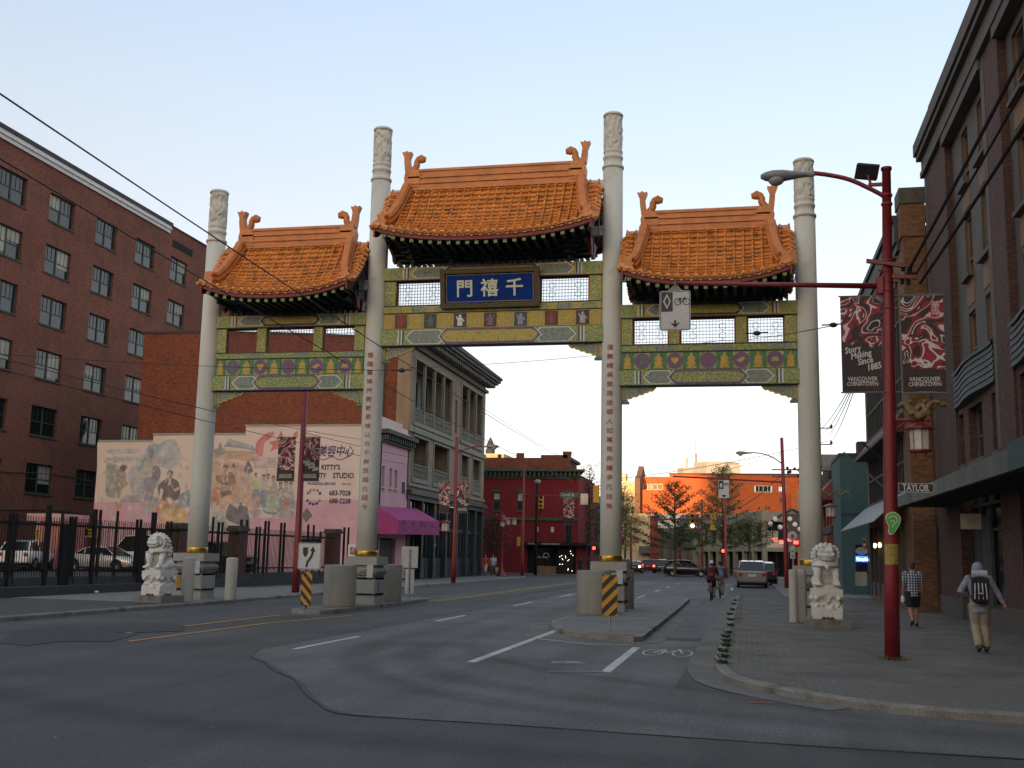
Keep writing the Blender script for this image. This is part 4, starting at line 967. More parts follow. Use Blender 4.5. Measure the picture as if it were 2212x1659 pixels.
# ---------------------------------------------------------------- guards round the columns
for px,y,ttl in ((PX_[1],32.85,'squat round concrete guard in front of the second gate column from the left'),(PX_[1]+.05,37.4,'squat round concrete guard behind the second gate column from the left'),
                   (PX_[2]-.22,32.85,'squat round concrete guard in front of the gate column on the right island'),(PX_[2]+.02,37.4,'squat round concrete guard behind the gate column on the right island')):
    m = MB(); m.smooth = True; m.lathe((0,0,0),[(.50,0),(.505,.04),(.505,1.24),(.49,1.275),(.3,1.285),(.01,1.29)],36)
    o = m.local('column_guard',M['drum']); o.location = (px,y,H); tag(o,ttl,'bollard','concrete guards beside the gate columns')
for (x,y),ttl in zip(((-17.62,32.95),(-17.0,34.75),(1.27,31.9),(1.52,32.2)),('pale round bollard between the left lion and the leftmost gate column','pale round bollard on the right side of the leftmost gate column','pale round bollard at the left of the right lion, nearer the kerb','pale round bollard half hidden behind the right lion')):
    m = MB(); m.smooth = True; m.lathe((0,0,0),[(.19,0),(.195,.03),(.195,1.36),(.18,1.40),(.10,1.42),(.01,1.425)],28)
    o = m.local('bollard',mat('bollard_paint',(.40,.385,.34),.75,var=.14,scale=2.5,streak=.4)); o.location = (x,y,H); o.scale = (1,1,1) if x < 0 else (.62,.62,1.02); tag(o,ttl,'bollard','pale bollards by the outer gate columns')
# ================================================================ buildings
M['brickA'] = brick('old_red_brick',(.255,.082,.046),(.175,.057,.035),(.105,.07,.052),var=.26,big=.16,soot=(.10,.045,.033))
M['brickB'] = brick('rough_orange_brick',(.27,.075,.028),(.17,.050,.026),(.075,.05,.04),var=.3,big=.5,soot=(.055,.033,.026),bump=.9)
M['brickG'] = brick('brown_pier_brick',(.095,.047,.034),(.070,.034,.026),(.032,.026,.022),w=.22,h=.085,var=.15)
M['brickH'] = brick('tan_brick',(.19,.095,.045),(.15,.074,.036),(.11,.07,.04),var=.15,big=.25)
M['brickE'] = brick('orange_facing',(.48,.110,.028),(.44,.098,.026),(.38,.10,.035),w=.6,h=.3,var=.1,bump=.1)
M['brickD'] = brick('red_painted_brick',(.20,.013,.016),(.165,.011,.014),(.12,.01,.012),var=.14,big=.3)
M['sash'] = mat('green_grey_sash',(.036,.056,.038),.7,var=.2)
M['darktrim'] = mat('dark_trim',(.035,.038,.036),.7,var=.25)
M['greentrim'] = mat('green_trim',(.045,.065,.045),.7,var=.3)
M['stucco'] = mat('grey_brown_stucco',(.092,.083,.07),.85,var=.18,scale=.8)
M['spandrel'] = mat('ochre_spandrel',(.20,.105,.048),.8,var=.15)
M['siding'] = mat('slate_siding',(.075,.085,.083),.75,var=.15)
M['tanplaster'] = mat('tan_plaster',(.25,.185,.12),.85,var=.2,scale=.9,streak=.3)
M['greygreen'] = mat('grey_green_trim',(.21,.215,.175),.75,var=.18,scale=1.5)
M['storefront'] = mat('dark_green_storefront',(.030,.042,.042),.55,var=.3,scale=2)
M['pink'] = mat('pink_plaster',(.62,.37,.41),.85,var=.10,scale=.5,fine=.05,stain=((.50,.30,.33),.60,.7))
M['peach'] = mat('peach_mural_ground',(.68,.56,.47),.85,var=.10,scale=.35,fine=.05,stain=((.55,.38,.33),.60,.5))
M['palepink'] = mat('pale_pink_wall',(.68,.55,.49),.85,var=.07,scale=.5,fine=.05)
M['teal'] = mat('teal_wall',(.055,.115,.115),.8,var=.18,scale=.6,streak=.3)
M['redwood'] = mat('faded_red_cladding',(.22,.050,.040),.8,var=.25,scale=1.2)
M['concreteF'] = mat('buff_concrete',(.27,.25,.19),.85,var=.2,scale=.5,streak=.3)
M['glassA'] = glass('window_glass',(.022,.028,.028),.07)
M['glassdark'] = glass('window_glass_dark',(.012,.014,.014),.05,warp=.004)
M['blind'] = mat('window_blind',(.42,.40,.33),.8,var=.15)
M['canopy'] = mat('weathered_canopy',(.115,.125,.105),.85,var=.35,scale=1.1,streak=.12)
M['bluegrey'] = mat('blue_grey_render',(.30,.32,.30),.8,var=.12)

def sash_window(fr,u0,u1,z0,z1,d,parent,frame='sash',gl='glassA',cols=2,lites=3,fw=.09,blind=None,sill=True,name='window',rail=.48):
    """pair of sliding sashes with glazing bars; panes are sub-parts"""
    m = MB(); U = (u1-u0)/cols
    m.box(fr,u0,u1,z1-fw,z1,d-.06,d+.02); m.box(fr,u0,u1,z0,z0+fw,d-.06,d+.02)
    for i in range(cols+1):
        c = u0+U*i; a,b = (c,c+fw) if i == 0 else (c-fw,c) if i == cols else (c-fw*.8,c+fw*.8); m.box(fr,a,b,z0+fw,z1-fw,d-.06,d+.022)
    zr = z0+(z1-z0)*rail
    for i in range(cols):
        a,b = u0+U*i+fw*.8,u0+U*(i+1)-fw*.8
        m.box(fr,a,b,zr-.03,zr+.03,d-.05,d+.01)
        for k in range(1,lites): q = a+(b-a)*k/lites; m.box(fr,q-.014,q+.014,zr+.03,z1-fw,d-.05,d-.002)
    w_ = m.build(name,M[frame],parent)
    for i in range(cols):
        a,b = u0+U*i+fw*.8,u0+U*(i+1)-fw*.8
        for c,e in ((z0+fw,zr-.03),(zr+.03,z1-fw)):
            q = MB(); t = .004*R.uniform(-1,1); t2 = .004*R.uniform(-1,1); q.add([fr.p(a,c,d-.03-t),fr.p(b,c,d-.03+t),fr.p(b,e,d-.03+t2),fr.p(a,e,d-.03-t2)],[(0,1,2,3)]); q.build('pane',M[gl],w_)
        if blind and R.random() < blind:
            q = MB(); zb = z0+fw+(z1-z0)*R.choice((.3,.5,.55,.1)); q.box(fr,a,b,zb,z1-fw,d-.026,d-.022); q.build('blind',M['blind'],w_)
    if sill: q = MB(); q.box(fr,u0-.08,u1+.08,z0-.12,z0,d-.05,d+.28); q.build('sill',M[frame if sill is True else sill],w_)
    return w_

# ---- left brick warehouse
A = thing('brick_warehouse','six storey dark red brick warehouse at the left edge with green paired sash windows','building',(-50,77,0))
fa = Fr((-50,0,0),(0,1,0),(1,0,0))
cols = [(45.7,48.7),(51.6,54.6),(57.5,60.5),(63.35,66.4),(69.05,72.15),(75.05,77.95),(80.85,83.9),(86.6,89.6)]
tops = [27.7,23.78,19.93,15.95,11.8,7.65]
holes = [(a,b,t-2.12,t) for a,b in cols for t in tops]
m = MB(); wall_holes(m,fa,40,100,0,30.3,holes,.30); m.mi = 1
m.wbox(-70,-50.31,40,100,0,29.8); m.mi = 0
m.quad((-50,40,0),(-50,40,30.3),(-70,40,30.3),(-70,40,0)); m.quad((-50,100,0),(-70,100,0),(-70,100,30.3),(-50,100,30.3))
m.build('wall',[M['brickA'],M['dark']],A)
m = MB(); m.box(fa,40,86,29.55,29.85,0,.16); m.box(fa,40,86,29.85,30.05,0,.28); m.box(fa,40,86,30.05,30.22,0,.22); m.build('cornice',M['white'],A)
m = MB(); m.box(fa,40,86.1,30.22,30.5,-.5,.32); m.box(fa,86.1,100,30.3,30.42,-.5,.1); m.build('parapet_cap',M['darktrim'],A)
m = MB(); m.box(fa,86.7,90.3,28.6,29.2,.0,.05); m.build('vent_panel',M['dark'],A)
for a,b in cols[2:]:
    for t in tops: sash_window(fa,a,b,t-2.12,t,-.20,A,blind=.35 if t > 15 else .15,gl='glassA' if t > 17 or R.random() < .3 else 'glassdark')
m = MB()
for z in (6.9,4.3): m.tube([fa.p(40+i*3,z+(.15*math.sin(i*1.3)),.06) for i in range(18)],.03,5)
m.build('cable',M['wire'],A)

# ---- pink corner shop with the mural
YM = 62.8; FM = Fr((0,YM,0),(1,0,0),(0,-1,0)); FP = Fr((-21.5,0,0),(0,1,0),(1,0,0))
Pk = thing('pink_shop','low pink shop with a painted mural on its long side wall and magenta awning','building',(-30,YM,0))
xl,xa,xb,xr = -40.4,-36.6,-30.33,-21.5
m = MB(); m.prism(FM,[(xl,.2),(xr,.2),(xr,9.40),(xb,9.40),(xb,8.90),(xa,8.84),(xa,8.46),(xl,8.46)],-.3,0); m.mi = 1
m.wbox(xl,xr-.3,YM+.301,68.5,.2,8.4)
m.mi = 0
m.build('side_wall',[M['palepink'],M['pink']],Pk)
m = MB()
for a,b,z in ((xl-.05,xa,8.46),(xa-.04,xb,8.88),(xb-.04,xr,9.40)): m.box(FM,a,b,z,z+.10,-.34,.05)
m.build('wall_capping',M['bluegrey'],Pk)
m = MB(); m.flat(FM,[(xl,.2),(xr+.0,.2),(xr,4.95),(-27.5,4.85),(-27.6,3.75),(-37,3.85),(-37.2,4.6),(xl,4.6)],.012); m.build('painted_dado',M['pink'],Pk)
hf = [(63.25,63.75,5.75,7.0),(64.7,65.2,5.8,6.98),(65.75,66.25,5.8,6.96),(63.3,66.4,.2,2.7)]
m = MB(); wall_holes(m,FP,YM,68.5,.2,9.2,hf,.25); m.build('front_wall',M['pink'],Pk)
for h in hf[:3]: sash_window(FP,h[0],h[1],h[2],h[3],-.15,Pk,'cream','glassA',1,1,.06,sill='cream')
m = MB(); m.box(FP,67.3,67.8,5.6,6.3,0,.05); m.build('wall_plate',M['darktrim'],Pk)
m = MB(); m.prism(FP,[(YM-.1,9.2),(68.5,9.2),(68.5,9.45),(68.0,9.45),(68.0,9.7),(66.8,9.7),(66.8,9.95),(YM-.1,9.95)],-.4,.05); m.build('parapet',M['palepink'],Pk)
m = MB(); m.box(FP,YM-.15,68.9,8.95,9.2,0,.55); m.box(FP,YM-.1,68.9,8.45,8.6,0,.2)
for i in range(14): m.box(FP,YM+.1+.43*i,YM+.3+.43*i,8.6,8.95,0,.4)
m.build('cornice',M['darktrim'],Pk)
m = MB(); m.box(FP,63.3,66.4,.2,2.7,-.26,-.24); m.build('doorway',M['dark'],Pk)
m = MB()
for i in range(16): m.box(FP,63.4+.19*i,63.46+.19*i,.2,2.6,-.24,-.2)
m.build('door_shutter',M['greymetal'],Pk)
# awning
MG = mat('magenta_canvas',(.33,.035,.17),.75,var=.15,scale=1.5)
m = MB(); a0,a1 = YM-.2,71.6
m.add([FP.p(a0,4.55,.02),FP.p(a1-1.0,4.75,.02),FP.p(a1,3.95,1.35),FP.p(a0,3.75,1.35),FP.p(a1,3.05,1.35),FP.p(a0,2.9,1.35),FP.p(a0,2.9,.02),FP.p(a1,3.05,.02),FP.p(a1,3.95,.02)],
      [(0,3,2,1),(3,5,4,2),(0,6,5,3),(1,2,4,7,8)])
m.build('awning',MG,Pk)
m = MB(); fx = Fr((-21.5+1.36,0,0),(0,1,0),(1,0,0))
for i,(t,u,z,s) in enumerate((('美容',63.4,3.5,.34),('HAIR',65.2,3.52,.26),('美容中心',67.0,3.5,.42),('SALON',69.6,3.52,.28),('NAILS',63.4,3.12,.2),('SKIN CARE',65.6,3.12,.2),('MASSAGE',69.0,3.1,.2))): text_mb(m,t,fx,u,z,.0,s,sx=1)
m.build('awning_lettering',mat('awning_ink',(.20,.035,.16),.8),Pk)

# mural: flat print on the wall, laid out in pixels of the photograph projected on the wall plane
def mp(x,y): p = on_y(x,y,YM); return (p.x,p.z)
def z3(x,y): return ((350+x*.24864)/1.736,(1600+y*.24864)/1.736)     # left half of the mural
def z4(x,y): return ((780+x*.24107)/1.736,(1600+y*.24107)/1.736)     # right half
INK = {}
def ink(c,var=.3):
    k = tuple(round(v,3) for v in c)
    if k not in INK: INK[k] = mat('mural_paint',c,.85,var=var,scale=2.0,fine=.08,bump=.05)
    return INK[k]
_ml = [0.0]
dabs = {}
def paint(pts,c,conv,lay=1,smooth=True,dab=None):
    pts = [mp(*conv(*p)) for p in pts]
    if smooth and len(pts) > 3:
        q = []; n = len(pts)
        for i in range(n):
            p0,p1,p2,p3 = [Vector(pts[(i+k-1) % n]) for k in range(4)]
            for t in (0,.33,.66): q.append(tuple(.5*((2*p1)+(p2-p0)*t+(2*p0-5*p1+4*p2-p3)*t*t+(3*p1-p0-3*p2+p3)*t**3)))
        pts = q
    _ml[0] += .00002
    c = tuple(round(a*.80+b*.20,2) for a,b in zip(c,(.62,.48,.39))); d = .010+.0012*lay+_ml[0]
    if dab is not None: dab.setdefault(c,MB()).flat(FM,pts,d); return
    q = MB(); q.flat(FM,pts,d); q.build('mural_figure',ink(c),Pk)
# soft grounds
m = MB(); m.flat(FM,[mp(*z3(60,240)),mp(*z3(60,1215)),mp(*z3(1460,1230)),(mp(*z4(740,1300))[0],mp(*z3(1460,1230))[1]),(mp(*z4(760,20))[0],9.2),(xb+.05,9.2),(xb+.02,8.85),(xa+.05,8.8),(xa+.02,8.44)],.006); m.build('mural_ground',M['peach'],Pk)
m = MB(); m.flat(FM,[(mp(*z4(760,20))[0]-.0,9.38),(xr,9.38),(xr,5.0),(mp(*z4(740,1300))[0],4.95)],.007); m.build('sign_ground',M['palepink'],Pk)
paint([(520,700),(700,480),(850,270),(980,270),(1100,200),(1230,190),(1300,330),(1340,500),(1180,640),(1000,620),(980,900),(640,1100),(560,860)],(.42,.46,.47),z3,0)
paint([(640,640),(760,460),(850,290),(960,260),(990,380),(940,520),(800,560),(700,660)],(.27,.38,.43),z3,1)
paint([(200,560),(300,560),(400,640),(360,900),(330,1060),(200,1040),(190,800)],(.28,.33,.29),z3,0)
for yy in (350,470): paint([(190,yy),(670,yy-15),(680,yy+50),(300,yy+60)],(.43,.45,.45),z3,0)
paint([(980,1120),(1060,1090),(1400,1230),(1400,1460),(900,1400),(930,1240)],(.55,.27,.15),z3,1)
paint([(1000,1250),(1380,1240),(1380,1450),(1060,1470)],(.58,.38,.17),z3,2)
paint([(330,1240),(900,1230),(880,1420),(820,1560),(500,1480),(350,1380)],(.38,.37,.42),z3,1)
paint([(480,1040),(960,1060),(960,1220),(420,1230)],(.36,.35,.36),z3,1)
paint([(1290,1050),(1380,980),(1450,960),(1450,1200),(1300,1210)],(.20,.30,.36),z3,2)
paint([(330,1120),(350,1240),(400,1260),(430,1150),(380,1170)],(.40,.24,.09),z3,3)
# standing man in a hat
paint([(780,500),(900,480),(970,510),(1010,640),(1000,800),(960,830),(900,790),(880,860),(780,850),(770,760),(730,830),(720,760),(770,620)],(.44,.42,.36),z3,3)
paint([(900,600),(990,600),(1020,700),(990,800),(900,820)],(.18,.19,.22),z3,4)
paint([(770,780),(930,780),(930,900),(880,1120),(840,1120),(850,940),(810,1120),(765,1100)],(.24,.26,.32),z3,4)
paint([(840,400),(910,400),(905,450),(870,480),(840,450)],(.34,.20,.16),z3,4)
paint([(820,395),(850,380),(860,340),(910,340),(918,380),(935,400),(880,405)],(.20,.22,.24),z3,5)
# man with folded hands in a dark suit
paint([(1010,850),(1120,780),(1200,780),(1280,830),(1310,950),(1290,1080),(1210,1120),(1040,1110),(1060,960),(1010,940),(1000,1050),(970,940)],(.10,.075,.085),z3,3)
paint([(1120,690),(1150,660),(1190,680),(1195,750),(1155,785),(1122,750)],(.38,.27,.16),z3,4)
paint([(1115,700),(1150,650),(1205,680),(1195,720),(1150,680),(1125,720)],(.07,.05,.05),z3,5)
paint([(1130,785),(1180,780),(1165,850),(1145,830)],(.58,.52,.46),z3,5,False)
paint([(1090,1080),(1150,1060),(1200,1090),(1150,1130),(1100,1110)],(.42,.30,.20),z3,5)
# bent figure on the left
paint([(400,640),(440,670),(500,700),(500,820),(540,860),(480,900),(430,960),(400,1070),(370,1070),(350,850),(360,720)],(.34,.29,.22),z3,3)
paint([(400,620),(430,580),(480,580),(500,620),(470,680),(430,665)],(.12,.09,.09),z3,4)
# pagoda roofs
paint([(90,360),(160,330),(190,240),(220,320),(290,380),(250,430),(120,430)],(.22,.24,.24),z4,2)
paint([(240,330),(320,185),(700,300),(750,380),(310,310)],(.30,.36,.36),z4,2,False)
paint([(290,245),(320,200),(690,310),(680,330),(300,270)],(.42,.45,.43),z4,3,False)
paint([(250,380),(750,390),(760,500),(620,540),(360,500),(90,600),(80,440)],(.50,.32,.20),z4,0)
paint([(60,600),(480,560),(700,820),(660,1290),(60,1300)],(.56,.37,.26),z4,0)
paint([(60,980),(180,960),(160,1200),(60,1230)],(.48,.20,.10),z4,1)
# flags
paint([(750,260),(900,110),(1030,80),(980,180),(880,250),(850,440),(750,460)],(.60,.16,.16),z4,2)
paint([(950,240),(1060,210),(1140,60),(1160,110),(1180,300),(960,390),(1010,300)],(.58,.13,.13),z4,2,False)
paint([(1330,100),(1400,60),(1400,170),(1330,180)],(.60,.18,.16),z4,2,False)
paint([(700,500),(1060,470),(1060,640),(720,650)],(.55,.43,.41),z4,2,False)
# speaker at a lectern
paint([(200,760),(250,720),(340,700),(400,740),(440,880),(360,910),(180,890),(120,820),(110,770),(160,760)],(.27,.17,.12),z4,3)
paint([(245,640),(270,600),(310,620),(300,690),(265,710)],(.40,.25,.16),z4,4)
paint([(235,630),(255,595),(310,600),(315,640),(270,635)],(.09,.06,.05),z4,5)
paint([(280,710),(320,700),(300,800)],(.58,.52,.44),z4,5,False)
paint([(180,960),(380,900),(470,880),(390,970),(390,1060),(190,1110)],(.40,.28,.20),z4,3,False)
paint([(200,1010),(370,980),(370,1050),(210,1090)],(.16,.09,.07),z4,4,False)
# elderly man in a suit
paint([(310,1240),(400,1180),(520,1180),(610,1250),(640,1420),(620,1560),(300,1450),(290,1340)],(.11,.12,.15),z4,3)
paint([(400,1110),(440,1060),(500,1070),(510,1150),(470,1210),(415,1190)],(.46,.38,.32),z4,4)
paint([(425,1200),(500,1200),(450,1290)],(.55,.52,.48),z4,5,False)
paint([(60,1300),(200,1280),(280,1400),(500,1500),(420,1620),(60,1600)],(.42,.43,.36),z4,2)
paint([(110,1400),(240,1390),(290,1540),(80,1560)],(.26,.30,.27),z4,3)
# group of people on the right
for i,(x,y,c1,c2) in enumerate(((750,760,(.55,.50,.30),(.20,.27,.34)),(870,780,(.42,.45,.48),(.16,.24,.33)),(935,770,(.50,.44,.36),(.26,.26,.30)),(1020,800,(.44,.38,.30),(.28,.30,.32)),(1130,900,(.30,.26,.26),(.24,.26,.30)),(1215,880,(.36,.34,.34),(.28,.27,.30)),(1290,900,(.46,.42,.40),(.30,.28,.34)))):
    paint([(x-45,y+80),(x,y+45),(x+45,y+80),(x+60,y+230),(x-60,y+240)],c1,z4,3)
    paint([(x-50,y+230),(x+50,y+230),(x+60,y+420),(x+10,y+500),(x-40,y+430)],c2,z4,3)
    paint([(x-26,y),(x,y-30),(x+28,y),(x+18,y+45),(x-18,y+45)],(.42,.30,.21),z4,4); paint([(x-30,y+5),(x-20,y-38),(x+20,y-40),(x+32,y),(x,y-16)],(.10,.075,.06),z4,5)
paint([(560,700),(610,550),(650,560),(700,690),(640,740)],(.15,.10,.13),z4,3); paint([(380,620),(400,560),(420,600),(410,640)],(.08,.06,.06),z4,3)
paint([(920,1100),(1000,1040),(1090,1080),(1100,1260),(1040,1320),(920,1300)],(.38,.45,.36),z4,5)
paint([(850,1280),(930,1320),(1060,1330),(1100,1280),(1060,1360),(900,1350)],(.14,.25,.30),z4,4)
paint([(640,1300),(820,1290),(800,1390),(720,1410)],(.38,.34,.38),z4,4)
paint([(690,1180),(760,1080),(830,1150),(800,1260),(690,1270)],(.50,.36,.30),z4,4)
paint([(1180,1150),(1240,1100),(1260,1200),(1190,1300)],(.44,.20,.14),z4,4); paint([(1060,1360),(1150,1300),(1280,1340),(1200,1440),(1100,1400)],(.36,.36,.38),z4,4)
paint([(1270,1000),(1340,1000),(1340,1330),(1290,1340)],(.30,.27,.34),z4,2)
pal = [(.42,.46,.47),(.56,.37,.26),(.36,.35,.36),(.60,.50,.40),(.30,.33,.36),(.50,.30,.22),(.46,.40,.36),(.24,.26,.32),(.62,.56,.46)]
for k in range(200):
    cv,x0,x1 = (z3,130,1420) if k % 2 else (z4,70,1340); x,y = R.uniform(x0,x1),R.uniform(420 if k % 2 else 480,1420); w_,h = R.uniform(6,34),R.uniform(10,60); a = R.uniform(-.7,.7)
    paint([(x+w_*math.cos(t)*math.cos(a)-h*math.sin(t)*math.sin(a),y+w_*math.cos(t)*math.sin(a)+h*math.sin(t)*math.cos(a)) for t in (0,1.3,2.2,3.3,4.4,5.4)],tuple(a*.5+b*.5 for a,b in zip(R.choice(pal),(.64,.52,.43))),cv,R.choice((.5,1.5,2.5)),dab=dabs)
for k,mb in dabs.items(): mb.build('mural_brushwork',ink(k),Pk,kind='stuff')
inkw = mat('mural_white',(.60,.57,.50),.85); inkp = mat('sign_purple',(.085,.05,.17),.8); inkk = mat('sign_black',(.05,.035,.06),.8)
def mt(txt,x,y,conv,size,material,name,sx=1.0,shear=0,bold=.0,rot=0,lay=.024,align='LEFT'):
    u,z = mp(*conv(x,y)); m = MB(); text_mb(m,txt,FM,u,z,lay,size,sx=sx,shear=shear,bold=bold,rot=rot,align=align); return m.build(name,material,Pk)
mt('1986',60,545,z4,.42,inkw,'mural_lettering',bold=.01); mt('1996',600,490,z4,.42,inkw,'mural_lettering',shear=.3); mt('1994',450,780,z4,.5,inkw,'mural_lettering',shear=.1); mt('1999',330,1000,z4,.6,mat('mural_pale',(.60,.44,.33),.8),'mural_lettering',shear=.1)
def v(x,y): return (x,y)
mt('麗美容中心',667,984,v,.74,inkp,'sign_characters',sx=.78,shear=.2,bold=.010)
mt("KITTY'S",694,1014.5,v,.43,inkk,'shop_sign',sx=.84,bold=.012)
mt('BEAUTY',664,1033,v,.47,inkk,'shop_sign',sx=.70,bold=.012); mt('STUDIO',719,1033,v,.47,inkk,'shop_sign',sx=.80,bold=.012)
mt('PROFESSIONAL SKIN CARE',665,1047.5,v,.24,inkp,'shop_sign',sx=.62,bold=.005); mt('(SINCE 1983)',739,1047.5,v,.17,inkp,'shop_sign',sx=.6)
mt('683-7028',711,1070,v,.42,inkk,'telephone_number',sx=.86,bold=.010); mt('688-2238',711,1087,v,.42,inkk,'telephone_number',sx=.86,bold=.010)
m = MB(); m.tube([mp3 for mp3 in [FM.p(*mp(690+8*i,990+4*math.sin(i*1.4)),.03) for i in range(9)]],.02,4); m.build('sign_flourish',inkp,Pk)
cx,cz = mp(678,1073.5)
for k in range(12):
    if k in (0,6): continue
    a = 2*PI*k/12; mm = MB(); text_mb(mm,'美容中心護膚專家服務'[k % 9],Fr((cx+.44*math.cos(a),YM,cz+.44*math.sin(a)),(math.sin(a),0,-math.cos(a)),(0,-1,0),(math.cos(a),0,math.sin(a))),-.09,-.07,.024,.19,bold=.006); mm.build('sign_characters',inkp,Pk)

# ---- brick building with balconies behind the pink shop
C = thing('balcony_building','three storey brick building with stacked recessed balconies and a heavy bracketed cornice','building',(-30,68.7,0))
YC = 68.7; FC = FP; FS = Fr((0,YC,0),(1,0,0),(0,-1,0))
m = MB(); m.prism(FS,[(-41.3,0),(-21.9,0),(-21.9,15.9),(-30,16.4),(-37.5,16.7),(-41.3,16.7)],-.4,0); m.build('party_wall',M['brickB'],C)
m = MB(); m.wbox(-41.3,-24.4,YC+.401,89.6,0,15.8); m.build('rear_block',M['darktrim'],C)
m = MB(); m.prism(FS,[(-41.4,16.7),(-37.5,16.7),(-30,16.4),(-21.9,15.9),(-21.9,16.05),(-30,16.55),(-37.5,16.86),(-41.4,16.86)],-.45,.06); m.build('coping',M['darktrim'],C)
op = [(69.25,79.0,10.45,14.85),(81.6,88.85,10.55,15.05),(69.25,73.1,6.7,9.65),(74.2,78.6,6.7,9.65),(81.9,84.6,6.8,9.6),(85.6,88.6,6.8,9.6),(79.9,80.5,10.9,13.4)]
m = MB(); wall_holes(m,FC,68.3,89.7,5.9,16.2,op,1.9); m.quad((-21.5,68.3,5.9),(-21.5,68.3,16.2),(-22.4,68.3,16.2),(-22.4,68.3,5.9)); m.quad((-21.5,89.7,0),(-24,89.7,0),(-24,89.7,16.2),(-21.5,89.7,16.2)); m.build('front_wall',M['tanplaster'],C)
m = MB(); m.box(FC,68.4,89.6,5.9,16,-1.95,-1.9); m.build('recess_wall',M['greygreen'],C)
for i,(a,b,zb,zt) in enumerate(op[:6]):
    # frame, posts, lattice railing, windows at the back of the recess
    n = {0: 4,1: 3,2: 1,3: 1,4: 1,5: 1}[i]
    m = MB()
    m.box(FC,a,b,zt-.16,zt,-.2,.07); m.box(FC,a-.1,b+.1,zb-.24,zb,-.2,.12)
    for k in range(n+1): q = a+(b-a)*k/n; q = min(max(q,a+.09),b-.09); m.box(FC,q-.09,q+.09,zb,zt-.16,-.16,.05)
    m.build('balcony_frame',M['greygreen'],C)
    m = MB(); rt = zb+1.0
    m.box(FC,a+.1,b-.1,rt-.07,rt,-.1,-.02); m.box(FC,a+.1,b-.1,zb+.04,zb+.10,-.1,-.02)
    k = int((b-a)/.42)
    for q in range(k):
        u = a+.1+(b-a-.2)*q/k; u2 = a+.1+(b-a-.2)*(q+1)/k
        for p_,q_ in (((u,zb+.1),((u+u2)/2,rt-.07)),(((u+u2)/2,rt-.07),(u2,zb+.1)),((u,rt-.07),((u+u2)/2,zb+.1)),(((u+u2)/2,zb+.1),(u2,rt-.07))): m.tube([FC.p(*p_,-.06),FC.p(*q_,-.06)],.022,4)
    m.build('balcony_railing',M['greygreen'],C)
    for k in range(max(2,n)):
        a_ = a+(b-a)*(k+.25)/max(2,n); b_ = a+(b-a)*(k+.75)/max(2,n); sash_window(FC,a_,b_,zb+.5,zt-.7,-1.84,C,'sash','glassdark',1,1,.07,sill=False)
m = MB(); m.box(FC,79.9,80.5,10.9,13.4,-.3,-.25); m.build('pane',M['glassdark'],C)
m = MB(); m.box(FC,68.2,89.9,15.35,15.6,0,.22); m.box(FC,68.0,90.6,16.15,16.35,-.3,.9); m.box(FC,67.9,90.9,16.35,16.62,-.3,1.05); m.prism(FC,[(67.8,16.62),(91.1,16.62),(91.1,16.8),(67.8,17.0)],-.4,1.15)
m.build('cornice',M['darktrim'],C)
m = MB()
for i in range(34): m.box(FC,68.4+.65*i,68.65+.65*i,15.85,16.15,0,.75)
m.build('cornice_brackets',M['greygreen'],C,kind='stuff')
m = MB(); m.box(FC,68.4,89.7,9.72,10.1,.0,.16); m.box(FC,68.4,89.7,6.15,6.35,0,.14); m.build('string_course',M['greygreen'],C)
m = MB(); m.box(FC,68.3,89.8,5.62,5.92,-.2,.35); m.box(FC,68.3,89.7,5.3,5.62,-.2,.12); m.box(FC,68.6,89.7,.12,5.3,-.6,-.5)
for u in (68.7,72.0,75.0,78.2,81.4,84.3,87.0,89.5): m.box(FC,u-.17,u+.17,.12,5.3,-.5,.06)
m.build('storefront_frame',M['storefront'],C)
for k,(a,b) in enumerate(((68.9,71.8),(72.2,74.8),(75.2,78.0),(78.4,81.2),(81.6,84.1),(84.5,86.8),(87.2,89.3))):
    m = MB()
    for q in range(3):
        u0 = a+(b-a)*q/3+.05; u1 = a+(b-a)*(q+1)/3-.05; m.add([FC.p(u0,1.6,-.3),FC.p(u1,1.6,-.3),FC.p(u1,3.4,-.3),FC.p(u0,3.4,-.3)],[(0,1,2,3)]); m.add([FC.p(u0,3.7,-.3),FC.p(u1,3.7,-.3),FC.p(u1,5.2,-.3),FC.p(u0,5.2,-.3)],[(0,1,2,3)])
    m.build('shop_pane',M['glassdark'],C)
    m = MB()
    for q in range(4): u0 = a+(b-a)*q/3; m.box(FC,u0-.05,u0+.05,.12,5.3,-.32,-.2)
    m.box(FC,a,b,.12,1.5,-.32,-.25); m.box(FC,a,b,3.42,3.68,-.32,-.2)
    for q in range(7): u0 = a+.2+(b-a-.4)*q/6; m.box(FC,u0-.03,u0+.03,3.44,3.66,-.2,-.185); m.box(FC,u0-.03,u0+.03,.5,1.2,-.25,-.235)
    m.build('shop_door' if k in (2,4) else 'shop_front',M['storefront'],C)

